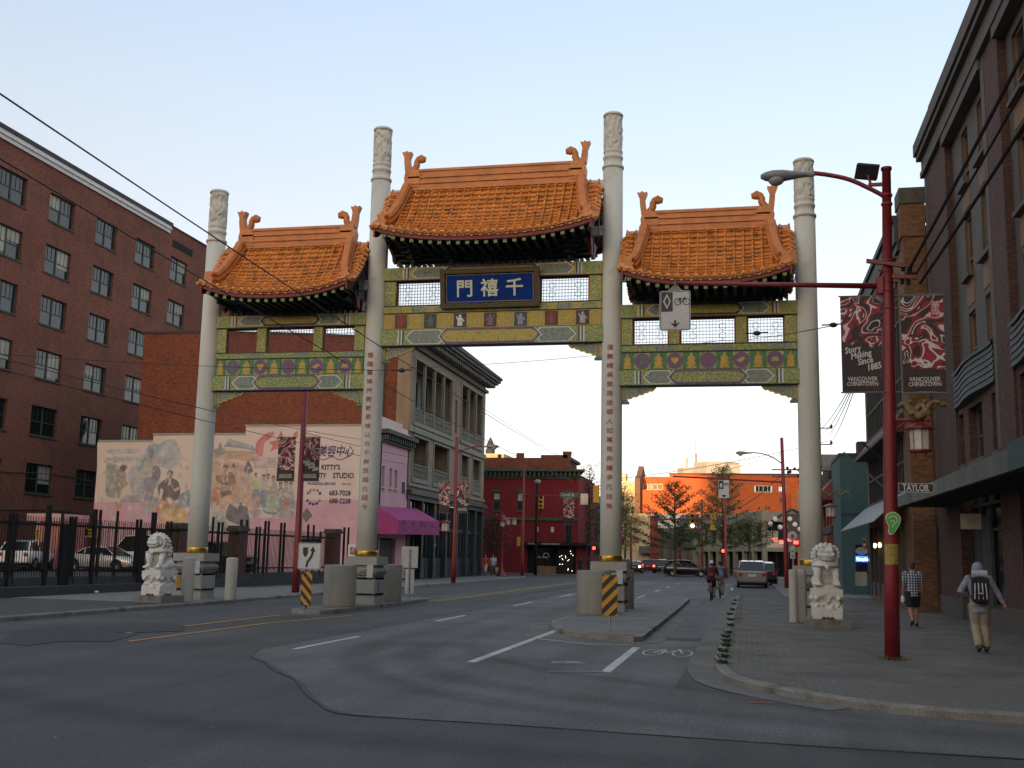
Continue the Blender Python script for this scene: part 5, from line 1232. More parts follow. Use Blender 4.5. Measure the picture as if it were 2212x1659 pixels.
# ---- red corner building
D = thing('red_corner_building','two storey deep red brick corner building with a green cornice and a black shop canopy','building',(-20,106,0))
FD = Fr((0,106,0),(1,0,0),(0,-1,0)); FD2 = Fr((-15.9,0,0),(0,1,0),(1,0,0))
hd = [(-24.4,-23.7,6.15,7.95),(-22.0,-21.3,6.15,7.95),(-17.25,-16.5,6.15,7.95),(-17.2,-16.5,2.95,5.0),(-20.9,-16.1,.12,2.75)]
m = MB(); wall_holes(m,FD,-27,-15.9,.1,9.6,hd,.2); m.quad((-15.9,106,.1),(-15.9,118,.1),(-15.9,118,9.6),(-15.9,106,9.6)); m.mi = 1; m.wbox(-27,-16.2,106.3,118,.1,9.9); m.build('wall',[M['brickD'],M['dark']],D)
for h in hd[:4]: sash_window(FD,h[0],h[1],h[2],h[3],-.12,D,'greentrim','glassA',1,2,.08,blind=.8,sill='greentrim'); q = MB(); q.box(FD,h[0]-.08,h[1]+.08,h[3],h[3]+.22,0,.06); q.build('lintel',M['greentrim'],D)
m = MB(); m.prism(FD,[(-27,9.55),(-15.9,9.55),(-15.35,10.05),(-15.35,10.22),(-27,10.35)],-.5,.0); m.box(FD,-27,-15.3,9.98,10.2,0,.6); m.box(FD,-27,-15.7,9.3,9.5,0,.12)
for i in range(26): m.box(FD,-26.9+.44*i,-26.72+.44*i,9.5,9.98,0,.42)
m.build('cornice',M['greentrim'],D)
m = MB(); m.box(FD,-27,-15.85,5.22,5.5,0,.16); m.build('string_course',M['greentrim'],D)
m = MB(); m.wbox(-30,-17.6,107.0,116,9.9,11.45); m.wbox(-19.9,-17.2,107.2,116,11.45,11.75); m.prism(Fr((0,107.5,0)),[(-17.6,10.0),(-17.15,10.6),(-17.0,11.6),(-16.9,12.1),(-17.7,12.1)],-.6,.3); m.wbox(-22.4,-21.7,107.2,107.8,11.45,11.95); m.wbox(-24.3,-24.0,107.2,107.6,11.4,11.8); m.build('rear_parapet',M['brickB'],D)
m = MB(); m.box(FD,-21.2,-15.0,2.82,3.12,0,1.3); m.box(FD2,105,112,2.82,3.12,0,1.1); m.build('shop_canopy',M['dark'],D)
m = MB(); text_mb(m,'ACORN',FD,-20.6,2.88,1.31,.2); text_mb(m,'KOREAN GROCERY',FD,-19.2,2.88,1.31,.2); m.build('canopy_lettering',M['white'],D)
m = MB(); m.box(FD,-20.1,-18.1,.8,2.6,-.15,-.14); m.build('shop_pane',M['glassdark'],D)
m = MB(); m.box(FD,-20.2,-18.0,.12,.85,-.15,-.02); m.build('shop_stall_riser',mat('ochre_tile',(.22,.12,.06),.7),D)
m = MB(); m.tube([FD.p(-19.0+.28*math.cos(t*.5),1.75+.1*t*.2+.28*math.sin(t*.5),-.12) for t in range(11)],.04,5); text_mb(m,'the shop',FD,-19.9,1.6,-.13,.3,shear=.3); m.build('window_lettering',M['white'],D)
LAMPW = mat('lamp_spark',(1,.93,.75),.5,emit=3.0)
m = MB()
for i in range(16): m.ell((-17.9+R.random()*1.6,105.7,.4+R.random()*2.0),.03,.03,.03,6,4)
m.build('fairy_lights',LAMPW,D,kind='stuff')
m = MB(); m.wbox(-17.9,-16.3,105.85,105.95,.12,2.6); m.build('shop_entrance',M['dark'],D)
for a in (-19.95,-18.4): m = MB(); m.box(FD,a-.14,a+.14,4.1,4.6,0,.12); m.build('wall_lantern',M['cream'],D)

# ---- orange far building
E_ = thing('orange_far_building','large orange walled building at the end of the street, half lit by low sun','building',(-5,190,0))
FE = Fr((0,190,0),(1,0,0),(0,-1,0))
m = MB(); wall_holes(m,FE,-12.7,12,0,16.1,[(1.6,4.3,13.2,14.2),(5.6,6.5,13.3,14.1)],.4)
m.quad((-12.7,190,0),(-12.7,190,16.1),(-12.7,215,16.1),(-12.7,215,0)); m.quad((12,190,0),(12,215,0),(12,215,16.1),(12,190,16.1)); m.quad((-12.7,190,16.1),(12,190,16.1),(12,215,16.1),(-12.7,215,16.1)); m.build('main_wall',M['brickE'],E_)
m = MB(); wall_holes(m,Fr((0,193,0)),-17.6,-12.7,0,15.9,[(-17.0,-14.3,13.6,14.6)],.3); m.box(FE,-17.5,-12.7,0,13.4,-2.9,0); m.build('stepped_wall',M['brickE'],E_); m = MB(); m.box(FE,7.4,12,0,13.0,0,1.5); m.build('side_wing',M['brickE'],E_)
m = MB(); m.prism(Fr((-17.6,0,0),(0,1,0),(1,0,0)),[(188,0),(215,0),(215,15.5),(200,16.0),(195,17.9),(191,16.0),(188,15.2)],-.9,0); m.build('shaped_gable',mat('brown_gable',(.15,.085,.055),.85,var=.2),E_)
m = MB()
for a,b,c,e in ((-17.5,-14.1,13.55,14.65),(1.5,4.4,13.1,14.3),(5.5,6.6,13.2,14.2)): m.box(Fr((0,192.9,0)) if a < -10 else FE,a,b,c,c+.14,-.1,.05); m.box(Fr((0,192.9,0)) if a < -10 else FE,a,b,e-.14,e,-.1,.05); [m.box(Fr((0,192.9,0)) if a < -10 else FE,u-.07,u+.07,c,e,-.1,.05) for u in [a+(b-a)*k/4 for k in range(5)]]; m.build('window_frame',M['cream'],E_); m = MB()

m.wbox(1.7,4.2,190.25,190.3,13.2,14.2); m.build('pane',M['glassA'],E_); m = MB(); m.wbox(-17,-14.3,193.2,193.25,13.6,14.6); m.build('pane',M['glassA'],E_)
m = MB(); m.box(FE,-12.8,12.1,16.1,16.3,-1,.15); m.build('coping',M['darktrim'],E_)
m = MB()
for x in (-15.8,-13.9,-3.9,-2.9,5.8): m.box(FE,x-.12,x+.12,11.6,12.3,0,.12)
for x in (-7.2,-2.0,-1.1,-.8,2.2,3.4,3.9): m.box(FE,x-.12,x+.12,10.3,10.7,0,.12)
m.build('wall_lamp',M['darktrim'],E_)
tw = thing('pale_rooftop_block','pale grey polygonal tower block showing above the orange building, with thin masts on its roof','building',(-6,230,0))
m = MB(); s_ = 230/190
def oc(cx,cy,rx,ry,z0,z1): m.wprism([(cx+rx*math.cos(PI/8+PI/4*i),cy+ry*math.sin(PI/8+PI/4*i)) for i in range(8)],z0,z1)
oc(-5.8,232,5.0,5,0,21.6); oc(-11.5,233,2.6,3,0,20.6); m.build('block',M['bluegrey'],tw)
m = MB(); m.wbox(-3,-.9,228,231,0,21.0); m.wbox(-12.2,-11.7,231.5,232,20.6,22.8); m.build('block_annexe',M['bluegrey'],tw)
m = MB(); m.tube([(-10,231,20.5),(-10,231,23.5)],.22,6); m.tube([(-10,231,23.5),(-10,231,26.5)],.06,4); m.build('roof_mast',M['greymetal'],tw); m = MB(); m.tube([(-1.0,229,20),(-1.0,229,24.4)],.06,4); m.build('roof_mast',M['greymetal'],tw)
# low bright buildings and the shadowed left side far down the street
fb = thing('cream_far_shop','cream fronted low shop caught by the sun below the orange building','building',(-16,175,0))
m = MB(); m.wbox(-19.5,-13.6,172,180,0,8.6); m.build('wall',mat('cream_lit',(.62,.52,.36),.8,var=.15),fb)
m = MB()
for k in range(3): m.lathe((-16.6,171.9,7.6-1.6*k),[(.02,-.35),(.35,-.2),(.35,.2),(.02,.35)],12)
m.build('red_disc',mat('red_disc_paint',(.45,.05,.03),.7),fb)
m = MB(); m.wbox(-14.4,-13.0,170.5,171.9,0,8.2); m.build('red_pier',M['redwood'],fb)
m = MB(); m.add([(-16.2,171.9,3.6),(-13.2,171.9,3.6),(-13.2,170.3,2.5),(-16.2,170.3,2.5)],[(0,1,2,3)]); m.build('grey_awning',M['stucco'],fb)
fw = thing('white_far_hoarding','long white wall lit by the sun behind the street trees','building',(-8,168,0))
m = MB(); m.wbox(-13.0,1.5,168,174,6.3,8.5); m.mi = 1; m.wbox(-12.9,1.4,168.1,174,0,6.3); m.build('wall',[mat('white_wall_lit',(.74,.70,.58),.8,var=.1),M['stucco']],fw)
m = MB()
for k in range(11): m.wbox(-12.6+1.3*k,-12.3+1.3*k,167.8,168.0,0,6.3); m.wbox(-12.2+1.3*k,-11.4+1.3*k,167.95,168.05,3.4,5.4)
m.build('pilaster',M['darktrim'],fw,kind='stuff')
fy = thing('ochre_distant_tower','distant sunlit yellow block showing beside the third gate column','building',(-28,260,0))
m = MB(); m.wbox(-30,-25.2,258,270,0,19.5); m.wbox(-29,-27.5,258.5,262,19.5,21.5); m.mi = 1
for z in range(3,19,3):
    for k in range(4): m.wbox(-29.6+k*1.15,-29.0+k*1.15,257.94,258,z,z+1.6)
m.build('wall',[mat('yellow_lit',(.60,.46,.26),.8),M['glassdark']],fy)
fl = thing('yellow_roof_pavilion','small yellow rooftop pavilion above the red corner building','building',(-30.5,135,0))
m = MB(); m.wbox(-32.9,-29.6,134,140,0,14.4); m.build('wall',mat('yellow_pavilion',(.50,.44,.27),.8),fl)
m = MB(); m.lathe((-31.6,135,14.4),[(.6,0),(.62,.5),(.4,.9),(.55,1.1),(.25,1.8),(.03,2.2)],12); m.build('finial',M['darktrim'],fl)

# ---- concrete arcade building on the right, beyond the crossing
F_ = thing('concrete_arcade','two storey buff concrete building with columns and an open ground floor arcade','building',(0,121,0))
FF = Fr((0,121,0),(1,0,0),(0,-1,0))
ang = Fr((1.9,121,0),Vector((-1,2.9,0)).normalized(),Vector((-2.9,-1,0)).normalized())   # long side turned down the street
L_ = 26
m = MB(); m.box(ang,-.1,L_,5.9,7.1,-.6,.0); m.box(FF,1.7,12,5.9,7.0,-.5,.1); m.build('parapet',M['concreteF'],F_)
m = MB(); m.box(ang,.0,L_,2.75,3.15,-1.2,.05); m.box(FF,1.9,12,2.75,3.15,-1.2,.12); m.box(ang,0,L_,3.15,3.75,-.5,-.1); m.box(FF,1.9,12,3.15,3.4,-.5,-.1); m.build('floor_band',M['concreteF'],F_)
for k in range(9):
    q = MB(); q.box(ang,.1+k*3.2,.55+k*3.2,0,5.9,-.4,.1); q.build('column',M['concreteF'],F_)
for k in range(5):
    q = MB(); q.box(FF,1.75+k*2.3,2.1+k*2.3,0,5.9,-.3,.16); q.build('column',M['concreteF'],F_)
for k in range(8):
    a,b = .7+k*3.2,3.2+k*3.2; sash_window(ang,a,b,3.75,5.7,-.4,F_,'sash','glassdark',4,1,.06,sill=False)
for k in range(4):
    a,b = 2.2+k*2.3,4.0+k*2.3; sash_window(FF,a,b,3.5,5.0,-.4,F_,'darktrim','glassA',3,1,.06,sill=False,blind=.5)
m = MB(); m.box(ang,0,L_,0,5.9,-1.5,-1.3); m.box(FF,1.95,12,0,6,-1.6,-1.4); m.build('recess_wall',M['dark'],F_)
m = MB(); m.box(FF,2.2,3.9,3.15,4.0,.1,.14); m.build('signboard',M['cream'],F_)
m = MB(); m.wbox(5.2,5.5,118,118.3,0,9.2); m.wbox(5.2,12,118.3,119,3,9.0); m.build('orange_post',mat('orange_cladding',(.40,.20,.08),.8),F_)

# ---- right hand side: near apartment block
G_ = thing('brick_apartment_block','tall dark brown brick apartment block at the right edge with grey cornice and street canopy','building',(6.5,26,0))
FG = Fr((6.5,0,0),(0,1,0),(-1,0,0))
y1 = 40.3; piers = [(36.3,y1),(28.6,30.6),(21.2,23.2),(13.8,15.8)]
bays = [(30.6,36.3),(23.2,28.6),(15.8,21.2)]
fl = [(13.25,15.0),(10.4,12.3),(7.75,9.3)]
m = MB(); m.wbox(6.9,24,8,y1-.02,0,15.9); m.build('core',M['stucco'],G_)
for a,b in piers:
    m = MB(); m.wbox(6.5,7.2,a,b,.75,15.62) if a < 36 else m.wbox(6.5,24.2,a,b,.75,15.62); m.build('brick_pier',M['brickG'],G_)
    m = MB(); m.wbox(6.46,6.9,a-.03,b+.03,.12,.76); m.box(FG,b-.42,b+.004,4.8,15.63,-.1,.012); m.build('pier_base',M['stucco'],G_)
for a,b in bays:
    w1 = (a+.35,a+.35+(b-a)*.36); w2 = (b-.6-(b-a)*.22,b-.6)
    if a == 30.6: w1,w2 = (30.95,32.35),(33.75,34.75)
    hs = [(w[0],w[1],z0,z1) for w in (w1,w2) for z0,z1 in fl]
    f2 = Fr((6.72,0,0),(0,1,0),(-1,0,0))
    m = MB(); wall_holes(m,f2,a,b,7.2,15.7,hs,.14); m.build('bay_wall',M['stucco'],G_)
    for h in hs: sash_window(f2,*h,-.1,G_,'spandrel','glassA',1 if h[1]-h[0] < 1.2 else 2,1,.06,sill='stucco',rail=.3)
    for w_ in (w1,w2):
        for zz in (9.5,12.5):
            m = MB(); m.box(f2,w_[0]-.05,w_[1]+.05,zz,zz+.78,-.05,.02); m.build('spandrel_panel',M['spandrel'],G_)
    # slate siding band with a curved bow in the middle
    m = MB(); n = 10; f3 = Fr((6.5,0,0),(0,1,0),(-1,0,0)); zs = [6.62+.17*i for i in range(7)]
    for i in range(n):
        def dd(t): return .02+.13*max(0,math.sin(PI*min(1,max(0,(t-.15)/.7))))
        t0,t1 = i/n,(i+1)/n; u0,u1 = a+(b-a)*t0,a+(b-a)*t1
        for z in zs[:-1]:
            m.add([f3.p(u0,z,dd(t0)+.03),f3.p(u1,z,dd(t1)+.03),f3.p(u1,z+.165,dd(t1)),f3.p(u0,z+.165,dd(t0)),f3.p(u0,z,dd(t0)-.02),f3.p(u1,z,dd(t1)-.02)],[(0,1,2,3),(0,4,5,1)])
        m.add([f3.p(u0,7.62,dd(t0)+.06),f3.p(u1,7.62,dd(t1)+.06),f3.p(u1,7.72,dd(t1)+.06),f3.p(u0,7.72,dd(t0)+.06),f3.p(u0,7.74,-.3),f3.p(u1,7.74,-.3)],[(0,1,2,3),(3,2,5,4)])
        m.add([f3.p(u0,6.62,-.3),f3.p(u1,6.62,-.3),f3.p(u1,6.6,dd(t1)+.04),f3.p(u0,6.6,dd(t0)+.04)],[(0,1,2,3)])
    m.build('slate_band',M['siding'],G_)
    # second floor windows behind stone reveals
    ww = [(a+.3,a+.75),(a+1.55,a+3.85 if b-a > 5.5 else a+3.6),(b-.95,b-.3)]
    ww = [(a+.25,a+.85),(a+2.1,a+4.0),(b-.15-.75,b-.15)] if a == 30.6 else [(a+.3,a+.9),(a+1.7,a+3.6),(b-1.0,b-.35)]
    m = MB(); wall_holes(m,FG,a,b,4.6,6.62,[(u[0],u[1],4.82,6.38) for u in ww],.3,-.06); m.build('reveal_wall',M['brickG'],G_)
    for u in ww: sash_window(FG,u[0],u[1],4.82,6.38,-.3,G_,'stucco','glassA',1 if u[1]-u[0] < 1 else 2,1,.06,sill='stucco',rail=.45)
# top: deep cornice
m = MB(); m.box(FG,8,y1+.1,15.62,15.82,-2,.14); m.box(FG,8,y1+.12,15.82,16.3,-2,.08); m.box(FG,8,y1+.24,16.3,16.5,-2,.24); m.box(FG,8,y1+.3,16.5,16.95,-2,.32); m.box(FG,8,37.6,16.95,17.2,-2,.24); m.build('cornice',M['stucco'],G_)
m = MB()
for a,b in bays: m.box(FG,a-.1,b+.1,15.3,15.62,-.2,.10)
m.build('bay_soffit',M['stucco'],G_)
# street canopy and shopfronts
m = MB(); m.box(FG,8,22.8,3.6,4.15,0,1.5); m.build('green_fascia',mat('dark_green_fascia',(.035,.065,.062),.7,var=.2),G_)
m = MB(); m.prism(FG,[(22.8,3.6),(39.0,3.66),(39.0,4.0),(22.8,4.04)],1.38,1.5); m.box(FG,22.8,39.0,3.9,4.0,0,1.38); m.build('canopy',M['canopy'],G_)
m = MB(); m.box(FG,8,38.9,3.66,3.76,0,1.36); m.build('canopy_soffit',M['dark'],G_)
for a,b in [(30.6,36.3),(23.2,28.6),(15.8,21.2),(10,13.8)]:
    m = MB(); m.box(FG,a,b,.12,.62,-.35,-.05); m.build('stall_riser',M['stucco'],G_)
    m = MB()
    n = 4
    for k in range(n+1): u = a+(b-a)*k/n; m.box(FG,u-.05,u+.05,.62,4.1,-.42,-.3)
    for z in (.62,2.75,3.5): m.box(FG,a,b,z,z+.08,-.42,-.31)
    m.build('shop_window_frame',M['darktrim'],G_)
    m = MB()
    for k in range(n): m.quad(FG.p(a+(b-a)*k/n,.62,-.38),FG.p(a+(b-a)*(k+1)/n,.62,-.38),FG.p(a+(b-a)*(k+1)/n,4.0,-.38),FG.p(a+(b-a)*k/n,4.0,-.38))
    m.build('shop_pane',M['glassdark'],G_)
m = MB(); m.box(FG,33.3,35.9,.62,3.2,-.36,-.30); m.build('shop_door',M['darktrim'],G_)
sgn = MB(); f9 = Fr(on_y(2098,1143,33)); sgn.box(f9,-.27,.27,0,.43,-.03,.03); so_ = sgn.build('hanging_shop_sign',M['cream']); tag(so_,'small cream hanging sign under the dark street canopy','sign')
m = MB(); text_mb(m,'中',f9,-.1,.12,.035,.22); m.build('sign_character',M['g_gold'],so_)
# ---- tan brick building and glass front next to it
H_ = thing('tan_brick_building','old tan brick building with tall glazed bays, black cornice and a grey shop awning','building',(5.8,48,0))
FH = Fr((0,41.2,0),(1,0,0),(0,-1,0)); FI = Fr((5.8,0,0),(0,1,0),(-1,0,0))
m = MB(); m.box(FH,5.8,12,.12,13.7,-1,0); m.box(FH,5.74,6.6,13.7,15.0,-1,.06); m.box(FH,6.8,12,13.7,14.5,-1,-.05); m.build('side_wall',M['brickH'],H_)
m = MB(); m.box(FH,5.7,6.62,14.95,15.55,-1.1,.12); m.box(FH,6.6,12,14.5,14.85,-1,.1); m.box(FH,6.62,7.4,13.55,13.9,-.3,.25); m.build('stone_cap',mat('mossy_cap',(.085,.085,.07),.9,var=.3,scale=3),H_)
m = MB(); m.box(FH,6.55,6.58,.12,13.7,0,.02); m.box(FH,6.2,12,3.3,3.34,0,.02); m.build('wall_joint',M['darktrim'],H_)
m = MB(); m.box(FH,6.62,7.3,.3,3.1,0,.03); m.build('side_door',M['dark'],H_)
m = MB(); m.wbox(6.1,12,42.2,56,.1,14.4); m.build('core',M['dark'],H_)
m = MB(); wall_holes(m,FI,42.2,55.6,.12,13.4,[(43.0,48.0,7.5,12.6),(48.6,54.9,7.5,12.6),(43.0,48.0,4.45,6.6),(48.6,54.9,4.45,6.6),(43.2,48.0,.3,3.4),(48.6,55.2,.3,3.4)],.25); m.build('front_wall',M['brickH'],H_)
m = MB(); m.box(FI,41.9,55.6,13.4,13.7,0,.12); m.box(FI,41.9,55.7,13.7,14.5,-.3,.2); m.box(FI,41.9,55.8,14.5,14.75,-.3,.3); m.build('black_cornice',M['darktrim'],H_)
m = MB(); m.add([FI.p(42.6,7.45,0),FI.p(55.6,7.45,0),FI.p(55.9,6.75,.55),FI.p(42.6,6.75,.55),FI.p(42.6,6.62,.55),FI.p(55.9,6.62,.55),FI.p(55.6,6.62,0),FI.p(42.6,6.62,0)],[(0,3,2,1),(3,4,5,2),(4,7,6,5),(1,2,5,6),(0,7,4,3)]); m.build('maroon_eave',mat('maroon_eave',(.07,.025,.025),.7),H_)
for a,b in ((43.0,48.0),(48.6,54.9)):
    for c,e in ((7.5,12.6),(4.45,6.6)):
        m = MB(); n = 7
        for k in range(n+1): u = a+(b-a)*k/n; m.box(FI,u-.05,u+.05,c,e,-.14,.0)
        for z in ((c,(c+e)/2,e-.1) if e-c < 3 else (c,c+1.2,c+3.4,e-.1)): m.box(FI,a,b,z,z+.1,-.14,-.01)
        w_ = m.build('glazed_bay',M['darktrim'],H_)
        for k in range(n):
            q = MB(); q.quad(FI.p(a+(b-a)*k/n,c,-.08),FI.p(a+(b-a)*(k+1)/n,c,-.08+.006*R.uniform(-1,1)),FI.p(a+(b-a)*(k+1)/n,e,-.08),FI.p(a+(b-a)*k/n,e,-.08)); q.build('pane',M['glassA'],w_)
for a,b in ((43.2,48.0),(48.6,55.2)):
    m = MB(); n = 4
    for k in range(n+1): u = a+(b-a)*k/n; m.box(FI,u-.08,u+.08,.3,3.4,-.2,.02)
    m.box(FI,a,b,.3,.9,-.2,-.04); m.build('shop_front',M['stucco'],H_)
    m = MB()
    for k in range(n): m.quad(FI.p(a+(b-a)*k/n,.9,-.12),FI.p(a+(b-a)*(k+1)/n,.9,-.12),FI.p(a+(b-a)*(k+1)/n,3.4,-.12),FI.p(a+(b-a)*k/n,3.4,-.12))
    m.build('shop_pane',M['glassdark'],H_)
m = MB()
for k in range(5):
    u0,u1 = 42.0+2.9*k,44.9+2.9*k-.06; m.add([FI.p(u0,4.42,.02),FI.p(u1,4.42,.02),FI.p(u1,3.30,1.25),FI.p(u0,3.30,1.25),FI.p(u0,4.38,.02),FI.p(u1,4.38,.02),FI.p(u1,3.26,1.25),FI.p(u0,3.26,1.25)],[(0,3,2,1),(4,5,6,7),(0,4,7,3),(1,2,6,5),(3,7,6,2)])
m.build('awning',M['greymetal'],H_)
for y_ in (46.2,49.8,51.6):
    m = MB(); m.ell((5.62,y_,2.55),.07,.07,.11,8,6); m.build('wall_lamp',mat('warm_lamp',(1,.62,.25),.5,emit=5.0),H_)
for (px0,py0,px1,py1),tt in (((1925,1008,1862,956),'upper grey flagpole slanting out over the pavement from the tan brick building'),(((1918,1060,1824,979)),'lower grey flagpole slanting out over the pavement from the tan brick building')):
    a = on_x(px0,py0,5.75); b = on_x(px1,py1,4.4); t = MB(); t.tube([a,b],[.045,.03],8); t.ell(b,.06,.06,.06,8,6); o = t.build('flagpole',M['stucco']); tag(o,tt,'flagpole','flagpoles')
# ---- teal wall and red market building beyond
J = thing('teal_building','low teal painted building with a ribbed flat side wall facing the gate','building',(6,62,0))
m = MB(); m.wbox(5.0,12,61.5,67,.1,7.45); m.build('wall',M['teal'],J)
m = MB(); m.wbox(4.95,12,61.45,67,7.45,7.62); m.wbox(6.0,6.8,62,63,7.62,8.3); m.build('roof_edge',M['darktrim'],J)
m = MB()
for k in range(16): m.ell((5.12,61.49,.8+.42*k),.03,.02,.03,6,4); m.ell((5.85,61.49,.8+.42*k),.03,.02,.03,6,4)
m.box(Fr((0,61.5,0)),5.02,12,4.3,4.36,0,.03); m.build('rivets',M['darktrim'],J,kind='stuff')
K = thing('red_market_building','faded red two storey market building with a sloping roof and small warm lamps','building',(5,78,0))
FK = Fr((5.0,0,0),(0,1,0),(-1,0,0))
m = MB(); wall_holes(m,FK,67,92,.1,5.6,[(68+2.6*k,70+2.6*k,.3,2.7) for k in range(9)]+[(68+2.6*k,69.6+2.6*k,4.0,5.2) for k in range(9)],.2); m.mi = 1; m.wbox(5.3,12,67,92,.1,6.2); m.build('wall',[M['redwood'],M['dark']],K)
m = MB(); m.add([FK.p(67,5.5,.9),FK.p(92,5.5,.9),FK.p(92,7.0,-.4),FK.p(67,7.0,-.4),FK.p(67,5.4,.9),FK.p(92,5.4,.9),FK.p(92,5.4,0),FK.p(67,5.4,0)],[(0,1,2,3),(0,4,5,1),(4,7,6,5),(0,3,7,4)]); m.build('sloping_roof',M['redwood'],K)
m = MB(); m.box(FK,67.2,92,7.0,7.8,-.6,-.4)
for k in range(10): m.box(FK,67.5+2.6*k,67.7+2.6*k,7.0,7.9,-.4,-.2)
m.build('rooftop_screen',M['stucco'],K)
m = MB(); m.box(FK,67,92,2.75,3.35,0,.35); m.build('fascia',M['redwood'],K)
m = MB(); m.box(FK,67,92,3.5,3.9,.0,.12); m.build('sign_band',M['darktrim'],K)
for k in range(5):
    m = MB(); m.ell((4.5,68.5+2.5*k,2.6),.07,.07,.07,8,6); m.build('fascia_lamp',LAMPW,K)
m = MB()
for k in range(40): m.box(FK,67.3+.6*k,67.36+.6*k,.2,2.7,-.1,.0)
m.build('shop_bars',M['storefront'],K,kind='stuff')
m = MB(); m.wbox(4.6,5.9,70.6,71.6,7.4,8.4); m.build('rooftop_unit',M['greymetal'],K)
# buildings across the left side street, further down the road
for (x0,x1,ya,yb,z,mt_,nm_,lb) in ((-30,-20.5,122,150,9,'brickB','side_street_building','dull brick row building half hidden behind the trees left of the third column'),(-34,-22,155,200,11,'stucco','side_street_building','grey row building far down the left side of the street')):
    b = thing(nm_,lb,'building',((x0+x1)/2,(ya+yb)/2,0)); fr = Fr((x1,0,0),(0,1,0),(1,0,0))
    hs = [(ya+1+3*k,ya+2.6+3*k,zz,zz+1.7) for k in range(int((yb-ya)/3)) for zz in (3.9,6.4)]
    m = MB(); wall_holes(m,fr,ya,yb,0,z,hs,.2); m.mi = 1; m.wbox(x0,x1-.22,ya+.01,yb,0,z-.1); m.build('wall',[M[mt_],M['glassdark']],b)
    m = MB(); m.box(fr,ya,yb,2.8,3.1,0,1.2); m.build('awning',M['redwood'],b)
# unseen blocks added behind the photographer, heights shaped to cut off the low sun
for nm_,x0,x1,ya,z in (('sun_blocker',-230,-64,-150,38.5),('sun_blocker',-64,-55.0,-150,37.2),('sun_blocker',-55.0,140,-150,49.0)):
    m = MB(); fr = Fr((0,ya,0),(1,0,0),(0,1,0))
    m.wbox(x0,x1,ya-22,ya-.02,0,z); m.mi = 0
    b = tag(m.build(nm_,M['brickA']),kind='structure')
    q = MB()
    for zz in range(4,int(z)-2,4):
        for k in range(int((x1-x0)/5)): q.box(fr,x0+1.5+5*k,x0+4+5*k,zz,zz+2,-.02,.06)
    q.build('window',M['glassA'],b,kind='stuff')
# ================================================================ lions
def lion(root,globe=True):
    """seated stone lion facing -Y, built as one carved block"""
    m = MB(); E3 = m.ell; V = Vector
    m.wbox(-.33,.33,-.36,.38,.86,.96)                                            # base slab under the feet
    E3((0,.16,1.17),.31,.28,.28); E3((0,.06,1.40),.29,.25,.30,rot=Matrix.Rotation(.2,3,'X'))
    for s in (-1,1):
        E3((s*.27,.10,1.08),.13,.25,.17); m.tube([V((s*.29,-.06,1.0)),V((s*.30,-.26,.99))],[.10,.085],8)
        m.tube([V((s*.21,-.12,1.50)),V((s*.25,-.24,1.27)),V((s*.25,-.27,1.03))],[.13,.10,.09],10)
        E3((s*.25,-.33,1.00),.115,.14,.07)
        for k in (-1.5,-.5,.5,1.5): E3((s*.25+.052*k,-.44,.985),.028,.05,.04,8,6)
    if globe: E3((.27,-.36,1.04),.09,.09,.09)
    # head: broad square muzzle, lips, nose, brows, eyes
    E3((0,-.12,1.84),.27,.25,.26); m.wbox(-.17,.17,-.50,-.15,1.78,1.98); E3((0,-.46,1.80),.20,.10,.085); E3((0,-.46,1.92),.10,.08,.055)
    E3((0,-.42,1.70),.17,.11,.055); m.wbox(-.14,.14,-.42,-.15,1.97,2.05)
    for s in (-1,1):
        E3((s*.115,-.39,2.0),.06,.06,.05); E3((s*.12,-.39,2.065),.09,.06,.028); E3((s*.25,-.20,2.0),.06,.08,.07); E3((s*.17,-.42,1.83),.07,.09,.08)
        m.tube([V((s*.19,-.46,1.73)),V((s*.20,-.34,1.77)),V((s*.22,-.20,1.86))],.035,6)
    # collar bib and bell
    m.lathe((0,-.08,1.50),[(.12,-.03),(.37,.0),(.38,.05),(.31,.18),(.12,.24)],20); E3((0,-.46,1.47),.06,.06,.07)
    # mane curls in rings round the head and down the back
    for cy,rr_,n,z in ((-.22,.33,15,1.84),(-.10,.36,15,1.82),(.03,.33,13,1.78)):
        for k in range(n): a = -PI*.30+(PI*1.6)*k/(n-1); E3((rr_*math.cos(a),cy,z+rr_*math.sin(a)*.86),.062,.065,.062,8,6)
    for z,w_ in ((1.64,.34),(1.53,.34),(1.42,.32)):
        for k in range(8): a = PI*k/7; E3((w_*math.cos(a),.02+w_*.85*math.sin(a),z),.06,.055,.06,8,6)
    for k in range(6): E3((.11*math.sin(k*1.3),.40-.01*k,1.0+.10*k),.085,.07,.09,8,6)
    L_ = fused(m,'carved_lion',.0155,M['marble'],root,1)
    return L_
